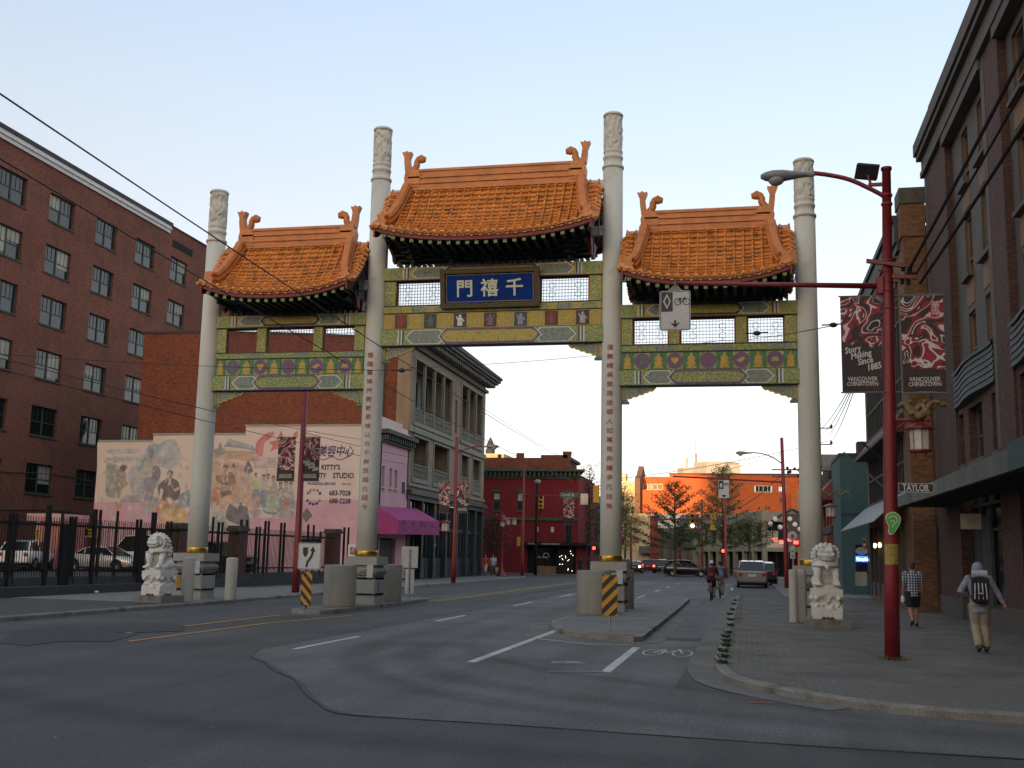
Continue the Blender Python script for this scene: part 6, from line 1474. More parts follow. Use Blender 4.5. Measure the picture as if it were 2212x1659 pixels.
def pedestal(root):
    f = [Fr((0,-.40,0),(1,0,0),(0,-1,0)),Fr((.40,0,0),(0,1,0),(1,0,0)),Fr((-.40,0,0),(0,-1,0),(-1,0,0)),Fr((0,.40,0),(-1,0,0),(0,1,0))]
    m = MB()
    def ring_(h0,h1,z0,z1): m.add([(-h0,-h0,z0),(h0,-h0,z0),(h0,h0,z0),(-h0,h0,z0),(-h1,-h1,z1),(h1,-h1,z1),(h1,h1,z1),(-h1,h1,z1)],[(0,3,2,1),(4,5,6,7),(0,1,5,4),(1,2,6,5),(2,3,7,6),(3,0,4,7)])
    ring_(.40,.40,.02,.34); ring_(.40,.34,.34,.43); ring_(.34,.34,.42,.56); ring_(.34,.41,.55,.66); ring_(.41,.41,.65,.86)
    for fr in f:
        m.prism(fr,[(-.22,.86),(.22,.86),(0,.44)],-.12,.012)
        for s in (-1,1):
            m.ell(fr.p(s*.30,.60,-.01),.075,.075,.075,10,8); m.ell(fr.p(s*.14,.40,-.03),.06,.05,.05,8,6); m.ell(fr.p(s*.27,.40,-.02),.06,.05,.05,8,6)
    p_ = fused(m,'carved_pedestal',.014,M['marble'],root,1)
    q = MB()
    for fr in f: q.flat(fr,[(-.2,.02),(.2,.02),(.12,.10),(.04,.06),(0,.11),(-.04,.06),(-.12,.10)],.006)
    q.local('foot_shade',M['darktrim'],root)  # flat dark shape stands in for the shade between the pedestal feet
    q = MB(); q.wbox(-.60,.60,-.52,.60,-.23,.0); q.wbox(-.58,.58,-.5,.58,0,.02); q.local('plinth',M['kerb'],root)
    return p_
lp_ = on_z(322,1303,H)
lionL = thing('stone_lion','white stone lion on a carved pedestal by the left fence, turned to look left','statue',(lp_.x,lp_.y+.52,H+.23),-.22,'guardian lions')
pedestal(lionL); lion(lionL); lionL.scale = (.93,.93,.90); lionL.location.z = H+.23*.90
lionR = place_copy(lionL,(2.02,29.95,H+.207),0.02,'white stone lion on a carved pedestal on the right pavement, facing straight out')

# ================================================================ iron fence, retaining wall and gate posts
fence = thing('iron_fence','black iron fence with tall uneven posts along the parking lot pavement','fence',(-23.9,40,0))
def fx(y): return -24.35+(y-31.5)*.068
ya,yb = 20.0,58.5; tdir = Vector((.068,1,0)).normalized(); ff = Fr((fx(0),0,0),(.068,1,0),Vector((1,-.068,0)).normalized())
m = MB(); m.box(ff,ya,yb,-.05,.72,-.32,.02); m.build('retaining_wall',M['darktrim'],fence)
def rail(z,th=.035):
    m = MB(); m.box(ff,ya,yb,z-th,z+th,-.05,.02); m.build('rail',M['black'],fence)
rail(2.55,.045); rail(.95,.035)
stuff = MB(); y = ya
while y < yb:
    stuff.box(ff,y-.008,y+.008,.72,2.82,-.03,-.008); y += .135
stuff.build('pickets',M['black'],fence,kind='stuff')
# tall posts, read off the picture: x of the post, x width, top y
for x,w_,top,nm in ((26,9,1107,'tall_post'),(38,7,1108,'thin_post'),(107,14,1091,'tall_post'),(137,5,1105,'thin_post'),(155,9,1116,'tall_post'),(166,6,1116,'thin_post'),(207,10,1100,'tall_post'),(219,6,1101,'thin_post'),
                       (256,5,1104,'thin_post'),(298,7,1122,'tall_post'),(306,5,1122,'thin_post'),(334,15,1107,'tall_post'),(363,6,1126,'tall_post'),(371,5,1126,'thin_post'),(448,6,1126,'tall_post'),(462,5,1117,'thin_post'),
                       (474,6,1128,'tall_post'),(482,5,1128,'thin_post'),(523,7,1122,'tall_post'),(535,5,1123,'thin_post'),(556,6,1138,'tall_post'),(563,5,1138,'thin_post'),(575,7,1125,'tall_post'),(582,5,1125,'thin_post'),
                       (609,6,1129,'tall_post'),(616,5,1129,'thin_post'),(667,6,1133,'tall_post'),(679,5,1134,'thin_post'),(694,6,1148,'tall_post'),(745,7,1139,'tall_post'),(754,5,1139,'thin_post')):
    d = ray(x,top); # meet the fence plane
    t = (fx(0)-0+0)/(d.x-.068*d.y); p = Vector((0,0,EYE))+d*t
    wr = max(.05,w_*p.y/2366*.85); m = MB(); big = w_ >= 9
    m.box(Fr((p.x,p.y,0),tdir,Vector((1,-.068,0)).normalized()),-wr/2,wr/2,.0 if big else .5,p.z,-.06,.06 if big else .02); m.build(nm,M['black'],fence)
for x in (142,308,352):   # thick lower panels between posts
    d = ray(x,1150); t = fx(0)/(d.x-.068*d.y); p = Vector((0,0,EYE))+d*t; m = MB(); m.box(Fr((p.x,p.y,0),tdir,Vector((1,-.068,0)).normalized()),-.22,.22,.0,2.55,-.10,.05); m.build('wide_post',M['black'],fence)
brp = mat('fence_pier_brick',(.07,.038,.030),.9,var=.2)
for x,top,wd in ((397,1130,.75),(523,1136,.7),(727,1143,.75),(800,1145,.8)):
    d = ray(x,top); t = fx(0)/(d.x-.068*d.y); p = Vector((0,0,EYE))+d*t; fr = Fr((p.x,p.y,0),tdir,Vector((1,-.068,0)).normalized()); z = p.z
    t_ = thing('brick_gate_pier',None,None,(0,0,0)); t_.parent = fence
    m = MB(); m.box(fr,-wd/2,wd/2,.6,z-.25,-.5,.12); m.build('pier_shaft',brick('pier_brick_%d' % x,(.10,.045,.032),(.07,.034,.026),(.04,.03,.025)) if x == 397 else bpy.data.materials['pier_brick_397'],t_)
    m = MB(); m.box(fr,-wd/2-.1,wd/2+.1,z-.25,z-.12,-.58,.2); m.box(fr,-wd/2-.05,wd/2+.05,z-.12,z,-.54,.16); m.box(fr,-wd/2-.05,wd/2+.05,0,.6,-.55,.17); m.build('pier_cap',M['darktrim'],t_)
p = on_y(690,1150,56); m = MB(); m.wbox(-24.2,-23.2,57.6,58.2,1.9,2.5); m.build('lock_box',M['dark'],fence)

# ================================================================ painted hoarding in the lot
hb = thing('cream_hoarding','cream boarded hoarding with yellow warning signs at the back of the parking lot','fence',(-45,62.5,.42))
m = MB(); a = on_y(82,1128,62.4); b = on_y(232,1130,62.4)
m.wbox(a.x-.0,-41.0,62.3,62.4,.42,3.35); m.build('boarding',mat('cream_boards',(.60,.55,.38),.8,var=.12,streak=.1),hb)
m = MB()
for k in range(24): m.wbox(a.x+.1+k*.5,a.x+.16+k*.5,62.27,62.3,.42,3.3)
m.build('board_joints',M['greygreen'],hb,kind='stuff')
yw = mat('warning_yellow',(.55,.30,.03),.7)
for x,yy in ((92,1146),(160,1150),(172,1142),(194,1146)):
    q = on_y(x,yy,62.2); m = MB(); m.wbox(q.x-.55,q.x+.55,62.2,62.26,q.z-.42,q.z+.1); m.mi = 1; m.wbox(q.x-.4,q.x+.4,62.18,62.2,q.z-.1,q.z-.02); m.wbox(q.x-.4,q.x+.2,62.18,62.2,q.z-.28,q.z-.22); m.build('warning_sign',[yw,M['black']],hb)
sh = thing('pink_kiosk','small pink roofed kiosk against the left end of the mural wall','kiosk',(-41.2,60.5,.42))
m = MB(); m.wbox(-42.2,-40.5,60.0,62.3,.42,3.3); m.build('wall',mat('kiosk_salmon',(.50,.20,.17),.8),sh); m = MB(); m.wbox(-42.9,-40.4,59.7,62.4,3.3,3.75); m.build('roof',mat('kiosk_roof',(.62,.38,.36),.7),sh)

# ================================================================ poles
def cobra(m,p,d,mt=None,s=1.0):
    """street lamp head hanging at p, pointing along d (unit, horizontal)"""
    d = Vector(d); L_ = 1.15*s; X = Vector((-d.y,d.x,0))
    prof = [(0,.045,.05),(.25,.07,.06),(.45,.11,.09),(.65,.16,.12),(.85,.17,.12),(1.0,.13,.09),(1.1,.05,.04)]
    vs = []; n = 12
    for a,hw,hh in prof:
        for j in range(n):
            t = 2*PI*j/n; vs.append(p+d*a*s+X*hw*s*math.cos(t)+Vector((0,0,hh*s*math.sin(t)-.02*s)))
    k = len(prof); m.add(vs,[(i*n+j,i*n+(j+1) % n,(i+1)*n+(j+1) % n,(i+1)*n+j) for i in range(k-1) for j in range(n)]+[tuple(range(n)),tuple(range((k-1)*n,k*n))])
LENS = mat('lamp_lens',(.32,.33,.31),.25,var=.1); HEAD = mat('lamp_head_grey',(.20,.23,.22),.5,var=.2,scale=5)
def lens(m,p,d,s=1.0):
    d = Vector(d); m.ell(p+d*.78*s+Vector((0,0,-.10*s)),.17*s,.15*s,.13*s,14,8)
def banner_art(name,seed,dens):
    m = bpy.data.materials.new(name); m.use_nodes = True; t = m.node_tree; b = t.nodes['Principled BSDF']; L = t.links.new
    tc = _n(t,'ShaderNodeTexCoord'); mpn = _n(t,'ShaderNodeMapping'); mpn.inputs['Location'].default_value = (seed,seed*.7,0); L(tc.outputs['UV'],mpn.inputs['Vector'])
    mpn.inputs['Scale'].default_value = (1,2.5,1)
    n1 = _n(t,'ShaderNodeTexNoise'); n1.inputs['Scale'].default_value = 1.25; n1.inputs['Detail'].default_value = 1.2; n1.inputs['Distortion'].default_value = 2.2; L(mpn.outputs[0],n1.inputs['Vector'])
    r = _n(t,'ShaderNodeValToRGB'); r.color_ramp.interpolation = 'CONSTANT'; e = r.color_ramp.elements
    st = [(0,(.020,.012,.018)),(.38,(.22,.010,.020)),(.455,(.55,.53,.50)),(.50,(.27,.012,.022)),(.565,(.035,.015,.022)),(.63,(.50,.48,.46)),(.66,(.02,.012,.016))]
    while len(e) < len(st): e.new(.5)
    for i,(p_,c_) in enumerate(st): e[i].position = p_; e[i].color = (*c_,1)
    L(n1.outputs[0],r.inputs[0])
    sp = _n(t,'ShaderNodeSeparateXYZ'); L(tc.outputs['UV'],sp.inputs[0])
    n2 = _n(t,'ShaderNodeTexNoise'); n2.inputs['Scale'].default_value = 3; n2.inputs['Distortion'].default_value = 1; L(mpn.outputs[0],n2.inputs['Vector'])
    ad = _n(t,'ShaderNodeMath',operation='MULTIPLY_ADD'); L(n2.outputs[0],ad.inputs[0]); ad.inputs[1].default_value = .35; L(sp.outputs['Y'],ad.inputs[2])
    cm_ = _n(t,'ShaderNodeMapRange'); cm_.inputs['From Min'].default_value = dens+.17; cm_.inputs['From Max'].default_value = dens+.19; L(ad.outputs[0],cm_.inputs['Value'])
    dk = _n(t,'ShaderNodeValToRGB'); dk.color_ramp.interpolation = 'CONSTANT'; e = dk.color_ramp.elements; e[0].color = (.022,.014,.018,1); e[1].position = .60; e[1].color = (.075,.012,.02,1); L(n1.outputs[0],dk.inputs[0])
    mx = _n(t,'ShaderNodeMix',data_type='RGBA'); L(cm_.outputs[0],mx.inputs[0]); L(dk.outputs[0],mx.inputs[6]); L(r.outputs[0],mx.inputs[7]); L(mx.outputs[2],b.inputs['Base Color']); b.inputs['Roughness'].default_value = .6
    return m
ART1 = banner_art('banner_print_text',3.1,.52); ART2 = banner_art('banner_print_picture',7.7,.26); INKW = mat('banner_white',(.55,.54,.51),.6,var=.05)
BSRED = mat('banner_seal_red',(.42,.02,.025),.6)
def banner(label,x0,x1,z0,z1,y,which,parent_loc=None,group='street banners',ang=0.0,detail=True):
    w_,h = x1-x0,z1-z0; t = thing('street_banner',label,'banner',((x0+x1)/2,y,z0),ang,group)
    me = bpy.data.meshes.new('cloth'); nx,nz = 5,12; vs = []; fs = []
    for s in (0,1):
        for i in range(nx+1):
            for j in range(nz+1): u,v_ = i/nx,j/nz; vs.append((-w_/2+w_*u,.012*math.sin(u*3+v_*2.6)+(.006 if s else 0),h*v_))
    k = nz+1; o = (nx+1)*k
    fs = [(i*k+j,(i+1)*k+j,(i+1)*k+j+1,i*k+j+1) for i in range(nx) for j in range(nz)]+[(o+i*k+j,o+i*k+j+1,o+(i+1)*k+j+1,o+(i+1)*k+j) for i in range(nx) for j in range(nz)]
    me.from_pydata(vs,[],fs); uv = me.uv_layers.new(name='UVMap')
    for f in me.polygons:
        for li in f.loop_indices: c = vs[me.loops[li].vertex_index]; uv.data[li].uv = ((c[0]+w_/2)/w_,c[2]/h)
    me.materials.append(ART1 if which == 0 else ART2); obj('cloth',me,t)
    m = MB()
    for z in (-.01,h+.01): m = MB(); m.tube([(-w_/2-.03,0,z),(w_/2+.03,0,z)],.014,6); m.local('banner_rod',M['greymetal'],t)
    F0 = Fr((0,0,0),(1,0,0),(0,-1,0))
    if detail:
        m = MB(); s = w_/.72
        text_mb(m,'VANCOUVER',F0,0,h*.115,.02,.105*s,align='CENTER',sx=.83,bold=.002); text_mb(m,'CHINATOWN',F0,0,h*.062,.02,.105*s,align='CENTER',sx=.83,bold=.002)
        m.box(F0,-w_*.28,w_*.28,h*.103,h*.107,.017,.021)
        if which == 0:
            for txt,u,z in (('Story',-.41,.395),('Making',-.27,.335),('Since',-.10,.275),('1885',.12,.215)): text_mb(m,txt,F0,w_*u,h*z,.02,.165*s,sx=.80,shear=.2,rot=.21,bold=.004)
        m.local('banner_lettering',INKW,t)
        if which == 1:
            m = MB(); m.box(F0,w_*.20,w_*.40,h*.78,h*.93,.018,.022); m.mi = 1; text_mb(m,'華',F0,w_*.21,h*.87,.024,.15*s); text_mb(m,'埠',F0,w_*.21,h*.795,.024,.15*s); m.local('seal',[BSRED,INKW],t)
    return t

def lantern(x,y,z,parent=None,s=1.0,label='cream glass lantern hanging under a gilt dragon bracket',detail=True):
    t = thing('street_lantern',label,'lantern',(x,y,z),0,'dragon lanterns')
    m = MB(); m.lathe((0,0,0),[(.19*s,.0),(.20*s,.40*s)],8); m.local('lantern_glass',mat('lantern_glass',(.52,.49,.40),.35,var=.1) if 'lantern_glass' not in bpy.data.materials else bpy.data.materials['lantern_glass'],t)
    m = MB(); m.lathe((0,0,0),[(.20*s,-.05*s),(.22*s,-.03*s),(.215*s,0)],8); m.lathe((0,0,0),[(.30*s,.40*s),(.26*s,.45*s),(.15*s,.49*s),(.05*s,.53*s)],8)
    for k in range(8): a = PI/8*(2*k+0); m.tube([(.195*s*math.cos(a),.195*s*math.sin(a),0),(.205*s*math.cos(a),.205*s*math.sin(a),.4*s)],.009*s,4)
    for k in (-1,1): m.tube([(k*.10*s,0,-.05*s),(k*.10*s,0,-.20*s)],.014*s,4)
    m.local('lantern_frame',M['red'],t)
    return t
GOLDD = mat('dull_gilt',(.17,.11,.04),.55,var=.4,scale=12)
def dragon(x0,y,z,s=1.0,dirx=1):
    t = thing('dragon_bracket','dull gilt dragon coiling along the bracket above the nearest lantern','ornament',(x0,y,z),0,None)
    m = MB(); pts = []
    for k in range(26):
        u = k/25; pts.append(Vector((dirx*(.05+.78*u)*s,.03*math.sin(u*9),(.20+.13*math.sin(u*8.5+.6)+.05*u)*s)))
    m.tube(pts,[.04*s+.045*s*math.sin(PI*min(1,i/20)) for i in range(26)],8)
    m.tube([Vector((dirx*(.15+.045*k)*s,.07*math.cos(k),(.22+.10*math.cos(k*.9))*s)) for k in range(12)],.05*s,7)
    for k in range(9): m.ell((dirx*(.1+.085*k)*s,.05*math.sin(k*2),(.17+.2*(k % 3)/2)*s),.05*s,.04*s,.045*s,8,6)
    for k in range(2,24,2): p_ = pts[k]; m.tube([p_,p_+Vector((.01,0,.085*s))],[.022*s,.004*s],4)
    h = pts[-1]; m.ell(h+Vector((.04*dirx*s,0,.03*s)),.09*s,.055*s,.055*s,10,8)
    for q in (-.04,.04): m.tube([h+Vector((0,q,.05*s)),h+Vector((-.09*dirx*s,q*1.6,.13*s))],[.014*s,.004],4); m.tube([h+Vector((.1*dirx*s,q,0)),h+Vector((.2*dirx*s,q*2,.06*s)),h+Vector((.26*dirx*s,q*2,.0))],[.012*s,.008*s,.003],4)
    for u in (6,14): p_ = pts[u]; m.tube([p_,p_+Vector((.05*s,0,-.14*s)),p_+Vector((.12*s,0,-.16*s))],[.025*s,.016*s,.01*s],5)
    fused(m,'gilt_dragon',.012*s,GOLDD,t,1); return t

# --- nearest red pole on the right
P5 = thing('red_lamp_pole','tall red lamp pole standing in the near right pavement with sign arm and floodlight','lamp pole',(2.5,20.8,H),0,'red street poles')
X5,Y5 = 2.5,20.8; tz = 9.12
m = MB(); m.smooth = True; m.lathe((X5,Y5,0),[(.134,.1),(.128,1.5),(.118,3.5),(.098,6.5),(.080,tz-.01),(.10,tz),(.10,tz+.05),(.02,tz+.06)],16)
m.v = [(x+(z-.1)*.020,y,z) for x,y,z in m.v]; m.build('pole',M['red'],P5)
def px5(z): return X5+(z-.1)*.020
m = MB()
for z in (8.45,8.62,7.35,7.15,6.95,6.78,6.45,4.88): m.lathe((px5(z),Y5,z),[(.10,-.025),(.108,0),(.10,.025)],12) if z > 5 else m.lathe((px5(z),Y5,z),[(.11,-.025),(.115,0),(.11,.025)],12)
for k in range(14): m.box(Fr((px5(7.4-.08*k),Y5,7.4-.08*k)),-.17,-.10,0,.03,.0,.03) if k % 2 else m.box(Fr((px5(7.4-.08*k),Y5,7.4-.08*k)),.10,.19,0,.03,.0,.03)
m.build('pole_clamps',M['red'],P5,kind='stuff')
m = MB(); arm = [on_y(x,y,Y5) for x,y in ((1912,425),(1880,408),(1835,388),(1790,378),(1757,374))]; m.smooth = True; m.tube(smoothpath(arm,4),.045,8); m.build('lamp_arm',M['red'],P5)
hp = on_y(1760,374,Y5); m = MB(); m.smooth = True; cobra(m,hp,(-1,0,0),s=.92); m.build('lamp_head',HEAD,P5)
m = MB(); m.smooth = True; lens(m,hp,(-1,0,0),.92); m.build('lamp_lens',LENS,P5)
fp_ = on_y(1872,372,Y5); ff_ = Fr(fp_,Vector((.96,-.15,-.20)).normalized(),Vector((-.3,-.9,-.55)).normalized(),Vector((.15,-.5,.85)).normalized())
m = MB(); m.prism(ff_,[(-.20,-.14),(.20,-.14),(.20,.14),(-.20,.14)],-.12,.04); m.build('floodlight',M['dark'],P5)
m = MB(); b0 = on_y(1908,398,Y5); m.box(Fr(b0,(1,0,0)),-.27,.05,-.03,.03,-.03,.03); m.tube([fp_,b0+Vector((-.22,0,0))],.025,6); m.build('floodlight_bracket',M['red'],P5)
m = MB()
for (xa_,ya_,xb_,yb_) in ((1870,568,1950,578),(1925,602,1978,603)):
    a,b = on_y(xa_,ya_,Y5),on_y(xb_,yb_,Y5); m.box(Fr(a,(b-a).normalized(),(0,-1,0)),0,(b-a).length,-.035,.035,.10,.18)
m.build('cross_arm',M['red'],P5)
m = MB()
for k in range(7): p_ = on_y(1946+R.random()*28,572+R.random()*40,Y5-.1); m.lathe(p_,[(.02,-.05),(.045,-.03),(.03,0),(.045,.03),(.02,.06)],8)
m.build('insulators',M['dark'],P5,kind='stuff')
m = MB(); a,b = on_y(1905,618,Y5),on_y(1462,612,Y5); m.smooth = True; m.tube([a,b],[.055,.038],8); m.build('sign_arm',M['red'],P5)
m = MB(); m.lathe(on_y(1903,617,Y5),[(.09,-.16),(.09,.16)],10); m.build('arm_collar',M['red'],P5)
# hanging lane sign
hs = thing('cycle_lane_sign','white cycle lane sign with diamond and down arrow hanging from the long red arm','road sign',on_y(1458,714,Y5))
tl,br = on_y(1425,629,Y5-.06),on_y(1492,713,Y5-.06); cx_ = (tl.x+br.x)/2; cz_ = (tl.z+br.z)/2; W_,H_s = (br.x-tl.x)/2,(tl.z-br.z)/2
fs_ = Fr((cx_,Y5-.06,cz_),(1,0,0),(0,-1,0),(0,0,1))
def rrect(w_,h,r,n=4):
    out = []
    for cx0,cy0,a0 in ((w_-r,h-r,0),(-w_+r,h-r,PI/2),(-w_+r,-h+r,PI),(w_-r,-h+r,1.5*PI)):
        for k in range(n+1): a = a0+PI/2*k/n; out.append((cx0+r*math.cos(a),cy0+r*math.sin(a)))
    return out
SIGNW = mat('sign_white',(.50,.50,.49),.5,var=.07); SIGNK = mat('sign_black',(.018,.018,.018),.5)
m = MB(); m.prism(fs_,rrect(W_,H_s,.05),-.02,0); m.build('sign_plate',SIGNW,hs)
def outline(m,fr,poly,t,d):
    n = len(poly)
    for i in range(n):
        a,b = Vector(poly[i]),Vector(poly[(i+1) % n]); L_ = (b-a)
        if L_.length < 1e-5: continue
        q = Vector((-L_.y,L_.x)).normalized()*t; m.flat(fr,[tuple(a),tuple(b),tuple(b+q),tuple(a+q)],d)
m = MB(); outline(m,fs_,rrect(W_-.012,H_s-.012,.045),.01,.004)
m.flat(fs_,[(-W_+.03,H_s-.03),(-.045,H_s-.03),(-.045,-.02+.0),(-W_+.03,-.02)],.004)
def bike(m,fr,cx,cz,r,d,lw=.008):
    def circ(x):
        P = [(x+r*math.cos(2*PI*k/20),cz+r*math.sin(2*PI*k/20)) for k in range(21)]
        for a,b in zip(P,P[1:]): m.tube([fr.p(*a,d),fr.p(*b,d)],lw/2,4,cap=False)
    circ(cx-r*1.35); circ(cx+r*1.35)
    A,B_,C_,D_,E1 = (cx-r*1.35,cz),(cx-r*.2,cz-r*.1),(cx-r*.6,cz+r*.95),(cx+r*.75,cz+r*1.05),(cx+r*1.35,cz)
    for a,b in ((A,B_),(A,C_),(B_,C_),(C_,D_),(B_,D_),(D_,E1),((cx-r*.95,cz+r*1.1),(cx-r*.35,cz+r*1.1)),(D_,(cx+r*.65,cz+r*1.45)),((cx+r*.65,cz+r*1.45),(cx+r*1.0,cz+r*1.4))): m.tube([fr.p(*a,d),fr.p(*b,d)],lw/2,4)
bike(m,fs_,.135,H_s-.22,.062,.004,.012)
m.flat(fs_,[(-.10,-H_s+.16),(-.02,-H_s+.125),(-.02,-H_s+.2),(.02,-H_s+.2),(.02,-H_s+.125),(.10,-H_s+.16),(0,-H_s+.05)],.005)
m.build('sign_symbols',SIGNK,hs)
m = MB(); cxd,czd = (-W_-.015)/2,(H_s+.0-.05)/2+.01; P = [(cxd,czd+.15),(cxd-.075,czd),(cxd,czd-.15),(cxd+.075,czd)]; m.flat(fs_,P,.007); m.mi = 1; P = [(cxd,czd+.095),(cxd-.046,czd),(cxd,czd-.095),(cxd+.046,czd)]; m.flat(fs_,P,.010); m.build('diamond',[SIGNW,SIGNK],hs)
m = MB(); m.prism(fs_,[(-.15,H_s),(.15,H_s),(.04,H_s+.10),(-.04,H_s+.10)],-.02,.0); m.tube([fs_.p(0,H_s+.08,.0),fs_.p(0,H_s+.2,0)],.02,6); m.build('hanger',M['greymetal'],hs)
# banners, street name, stickers, lantern
banner('dark banner with slanted white lettering on the left of the near red pole',*[q for q in (on_y(1817,742,Y5).x,on_y(1907,742,Y5).x-.02)],on_y(1860,847,Y5).z,on_y(1860,641,Y5).z,Y5-.02,0)
banner('red and white patterned banner with a small red seal right of the near pole',on_y(1948,742,Y5).x,on_y(2040,742,Y5).x,on_y(1990,848,Y5).z,on_y(1990,640,Y5).z,Y5-.02,1)
m = MB()
for z in (on_y(1860,848,Y5).z,on_y(1860,640,Y5).z): m = MB(); m.tube([(2.4,Y5,z),(3.52,Y5,z)],.014,6); m.build('banner_arm',M['greymetal'],P5)
ts = thing('street_name_sign','black street name sign lettered TAYLOR on the right of the near red pole','street sign',(3.0,Y5,3.07))
a,b = on_y(1940,1043,Y5-.1),on_y(2018,1063,Y5-.1); ft = Fr((a.x,Y5-.1,(a.z+b.z)/2),(1,0,-.02)); w_ = b.x-a.x; h = (a.z-b.z)/2
m = MB(); m.prism(ft,[(0,-h),(w_*.95,-h),(w_,-h+.05),(w_,h-.0),(0,h)],-.02,0); m.build('name_plate',SIGNK,ts)
m = MB(); outline(m,ft,[(.0,-h),(w_*.95,-h),(w_,-h+.05),(w_,h),(0,h)],.008,.003); text_mb(m,'TAYLOR',ft,.07,-.055,.004,.17,sx=.70,bold=.004); text_mb(m,'ST',ft,w_-.17,.01,.004,.065); text_mb(m,'500',ft,w_-.19,-.065,.004,.065); m.build('name_lettering',SIGNW,ts)
es = thing('green_ear_sign','bright green ear shaped sticker sign on the near red pole','sign',(2.58,Y5-.15,2.4))
e0 = on_y(1930,1130,Y5-.16); fe = Fr(e0,(1,0,0)); ear = [(-.13,.09),(-.10,.16),(-.02,.20),(.06,.18),(.12,.11),(.12,.02),(.08,-.06),(.04,-.13),(-.02,-.20),(-.07,-.20),(-.095,-.14),(-.08,-.06),(-.11,.0)]
def sm2(P,k=3):
    q = []; n = len(P)
    for i in range(n):
        p0,p1,p2,p3 = [Vector(P[(i+j-1) % n]) for j in range(4)]
        for t in [j/k for j in range(k)]: q.append(tuple(.5*((2*p1)+(p2-p0)*t+(2*p0-5*p1+4*p2-p3)*t*t+(3*p1-p0-3*p2+p3)*t**3)))
    return q
m = MB(); m.prism(fe,sm2(ear),-.02,0); m.build('sign_plate',mat('pale_edge',(.50,.60,.40),.5),es)
m = MB(); m.flat(fe,[(x*.88,y_*.91) for x,y_ in sm2(ear)],.003); m.build('green_face',mat('ear_green',(.07,.36,.05),.5,var=.08),es)
m = MB(); m.tube([fe.p(x,y_,.004) for x,y_ in ((-.08,.08),(-.02,.13),(.05,.11),(.07,.03),(.0,-.02),(-.02,-.08))],.009,5); m.tube([fe.p(x,y_,.004) for x,y_ in ((-.06,.03),(.0,.05),(.03,.0))],.008,5); m.build('ear_lines',mat('ear_line',(.55,.68,.45),.5),es)
yp = thing('notice_plate','worn yellow notice wrapped round the near red pole below the ear sign','notice',(2.55,Y5,1.75))
m = MB(); m.smooth = True; zz0,zz1 = on_y(1930,1220,Y5-.16).z,on_y(1930,1175,Y5-.16).z; vs = []
for z in (zz0,zz1):
    for j in range(13): a_ = -PI*.85+PI*.7*j/12; vs.append((px5(z)+.132*math.cos(a_),Y5+.132*math.sin(a_),z))
m.add(vs,[(j,j+1,14+j,13+j) for j in range(12)]); m.build('sheet',mat('notice_yellow',(.33,.24,.055),.7,var=.3,scale=12,stain=((.12,.09,.03),.52,22)),yp)
lt = on_y(1988,978,Y5); lantern(lt.x,Y5-.05,lt.z+.05,s=.92,label='cream glass lantern hanging from the near red pole on the right')
dragon(px5(4.4)+.1,Y5-.05,4.34,.95)
m = MB(); m.tube([(px5(4.33),Y5-.02,4.36),(lt.x+.18,Y5-.03,4.36)],.035,8); m.tube([(px5(4.0),Y5-.02,4.12),(px5(4.0)+.28,Y5-.03,4.33)],.02,6); m.tube([(lt.x,Y5-.05,4.36),(lt.x,Y5-.05,lt.z+.53)],.02,6); m.build('lantern_arm',M['red'],P5)
# weeds at the pole foot and along the kerb
LEAFG = mat('weed_leaf',(.050,.095,.025),.7,var=.4,scale=14); LEAFY = mat('dry_grass',(.17,.15,.05),.8,var=.4,scale=14)
def tuft(name,label,pts,spread,n,h,mt,cat='weeds'):
    m = MB()
    for (x,y) in pts:
        for k in range(n):
            a = R.random()*2*PI; d = R.random()*spread; b = Vector((x+d*math.cos(a),y+d*math.sin(a),H)); L_ = h*(.5+R.random()); dr = Vector((math.cos(a),math.sin(a),0)); q = Vector((-dr.y,dr.x,0))*(.012+.02*R.random()) if cat == 'weeds' else Vector((-dr.y,dr.x,0))*.004
            t1 = b+dr*L_*.5+Vector((0,0,L_*.75)); t2 = b+dr*L_*1.1+Vector((0,0,L_*.7))
            m.add([b-q*.3,b+q*.3,t1+q,t1-q,t2],[(0,1,2,3),(3,2,4)])
    return tag(m.build(name,mt),label,cat,kind='stuff')
tuft('weeds','dry grass and weeds at the foot of the near red pole',[(2.5+.22*math.cos(a*.5),20.75+.2*math.sin(a*.5)) for a in range(13)],.12,16,.07,LEAFY,'grass')
wp = [(1562,1433),(1566,1420),(1563,1408),(1570,1396),(1572,1387),(1568,1377),(1574,1368),(1577,1352),(1579,1340),(1577,1328),(1582,1318),(1585,1306),(1588,1298)]
tuft('weeds','green weeds growing in a row along the right kerb joint',[(on_z(x,y,H).x-.03+.04*R.random(),on_z(x,y,H).y) for x,y in wp for _ in range(2)],.09,22,.065,LEAFG)

# --- other red poles
def red_pole(x,y,z,label,r=.10,arm=None,group='red street poles',lean=0.0):
    t = thing('red_lamp_pole',label,'lamp pole',(x,y,H),0,group)
    m = MB(); m.smooth = True; m.lathe((x,y,0),[(r*1.25,.1),(r*1.15,1.2),(r*.8,z),(.02,z+.03)],12); m.v = [(a+(c-.1)*lean,b,c) for a,b,c in m.v]; m.build('pole',M['red'],t)
    if arm:
        dx,dz,zz = arm; m = MB(); P = [(x+lean*zz,y,zz),(x+lean*zz+dx*.3,y,zz+dz*.55),(x+lean*zz+dx*.65,y,zz+dz*.9),(x+lean*zz+dx,y,zz+dz)]; m.tube(smoothpath(P,4),.04,6); m.build('lamp_arm',M['red'],t)
        d = (1 if dx > 0 else -1,0,0); m = MB(); m.smooth = True; cobra(m,Vector(P[-1]),d,s=.95); m.build('lamp_head',HEAD,t)
        m = MB(); m.smooth = True; lens(m,Vector(P[-1]),d,.95); m.build('lamp_lens',LENS,t)
    return t
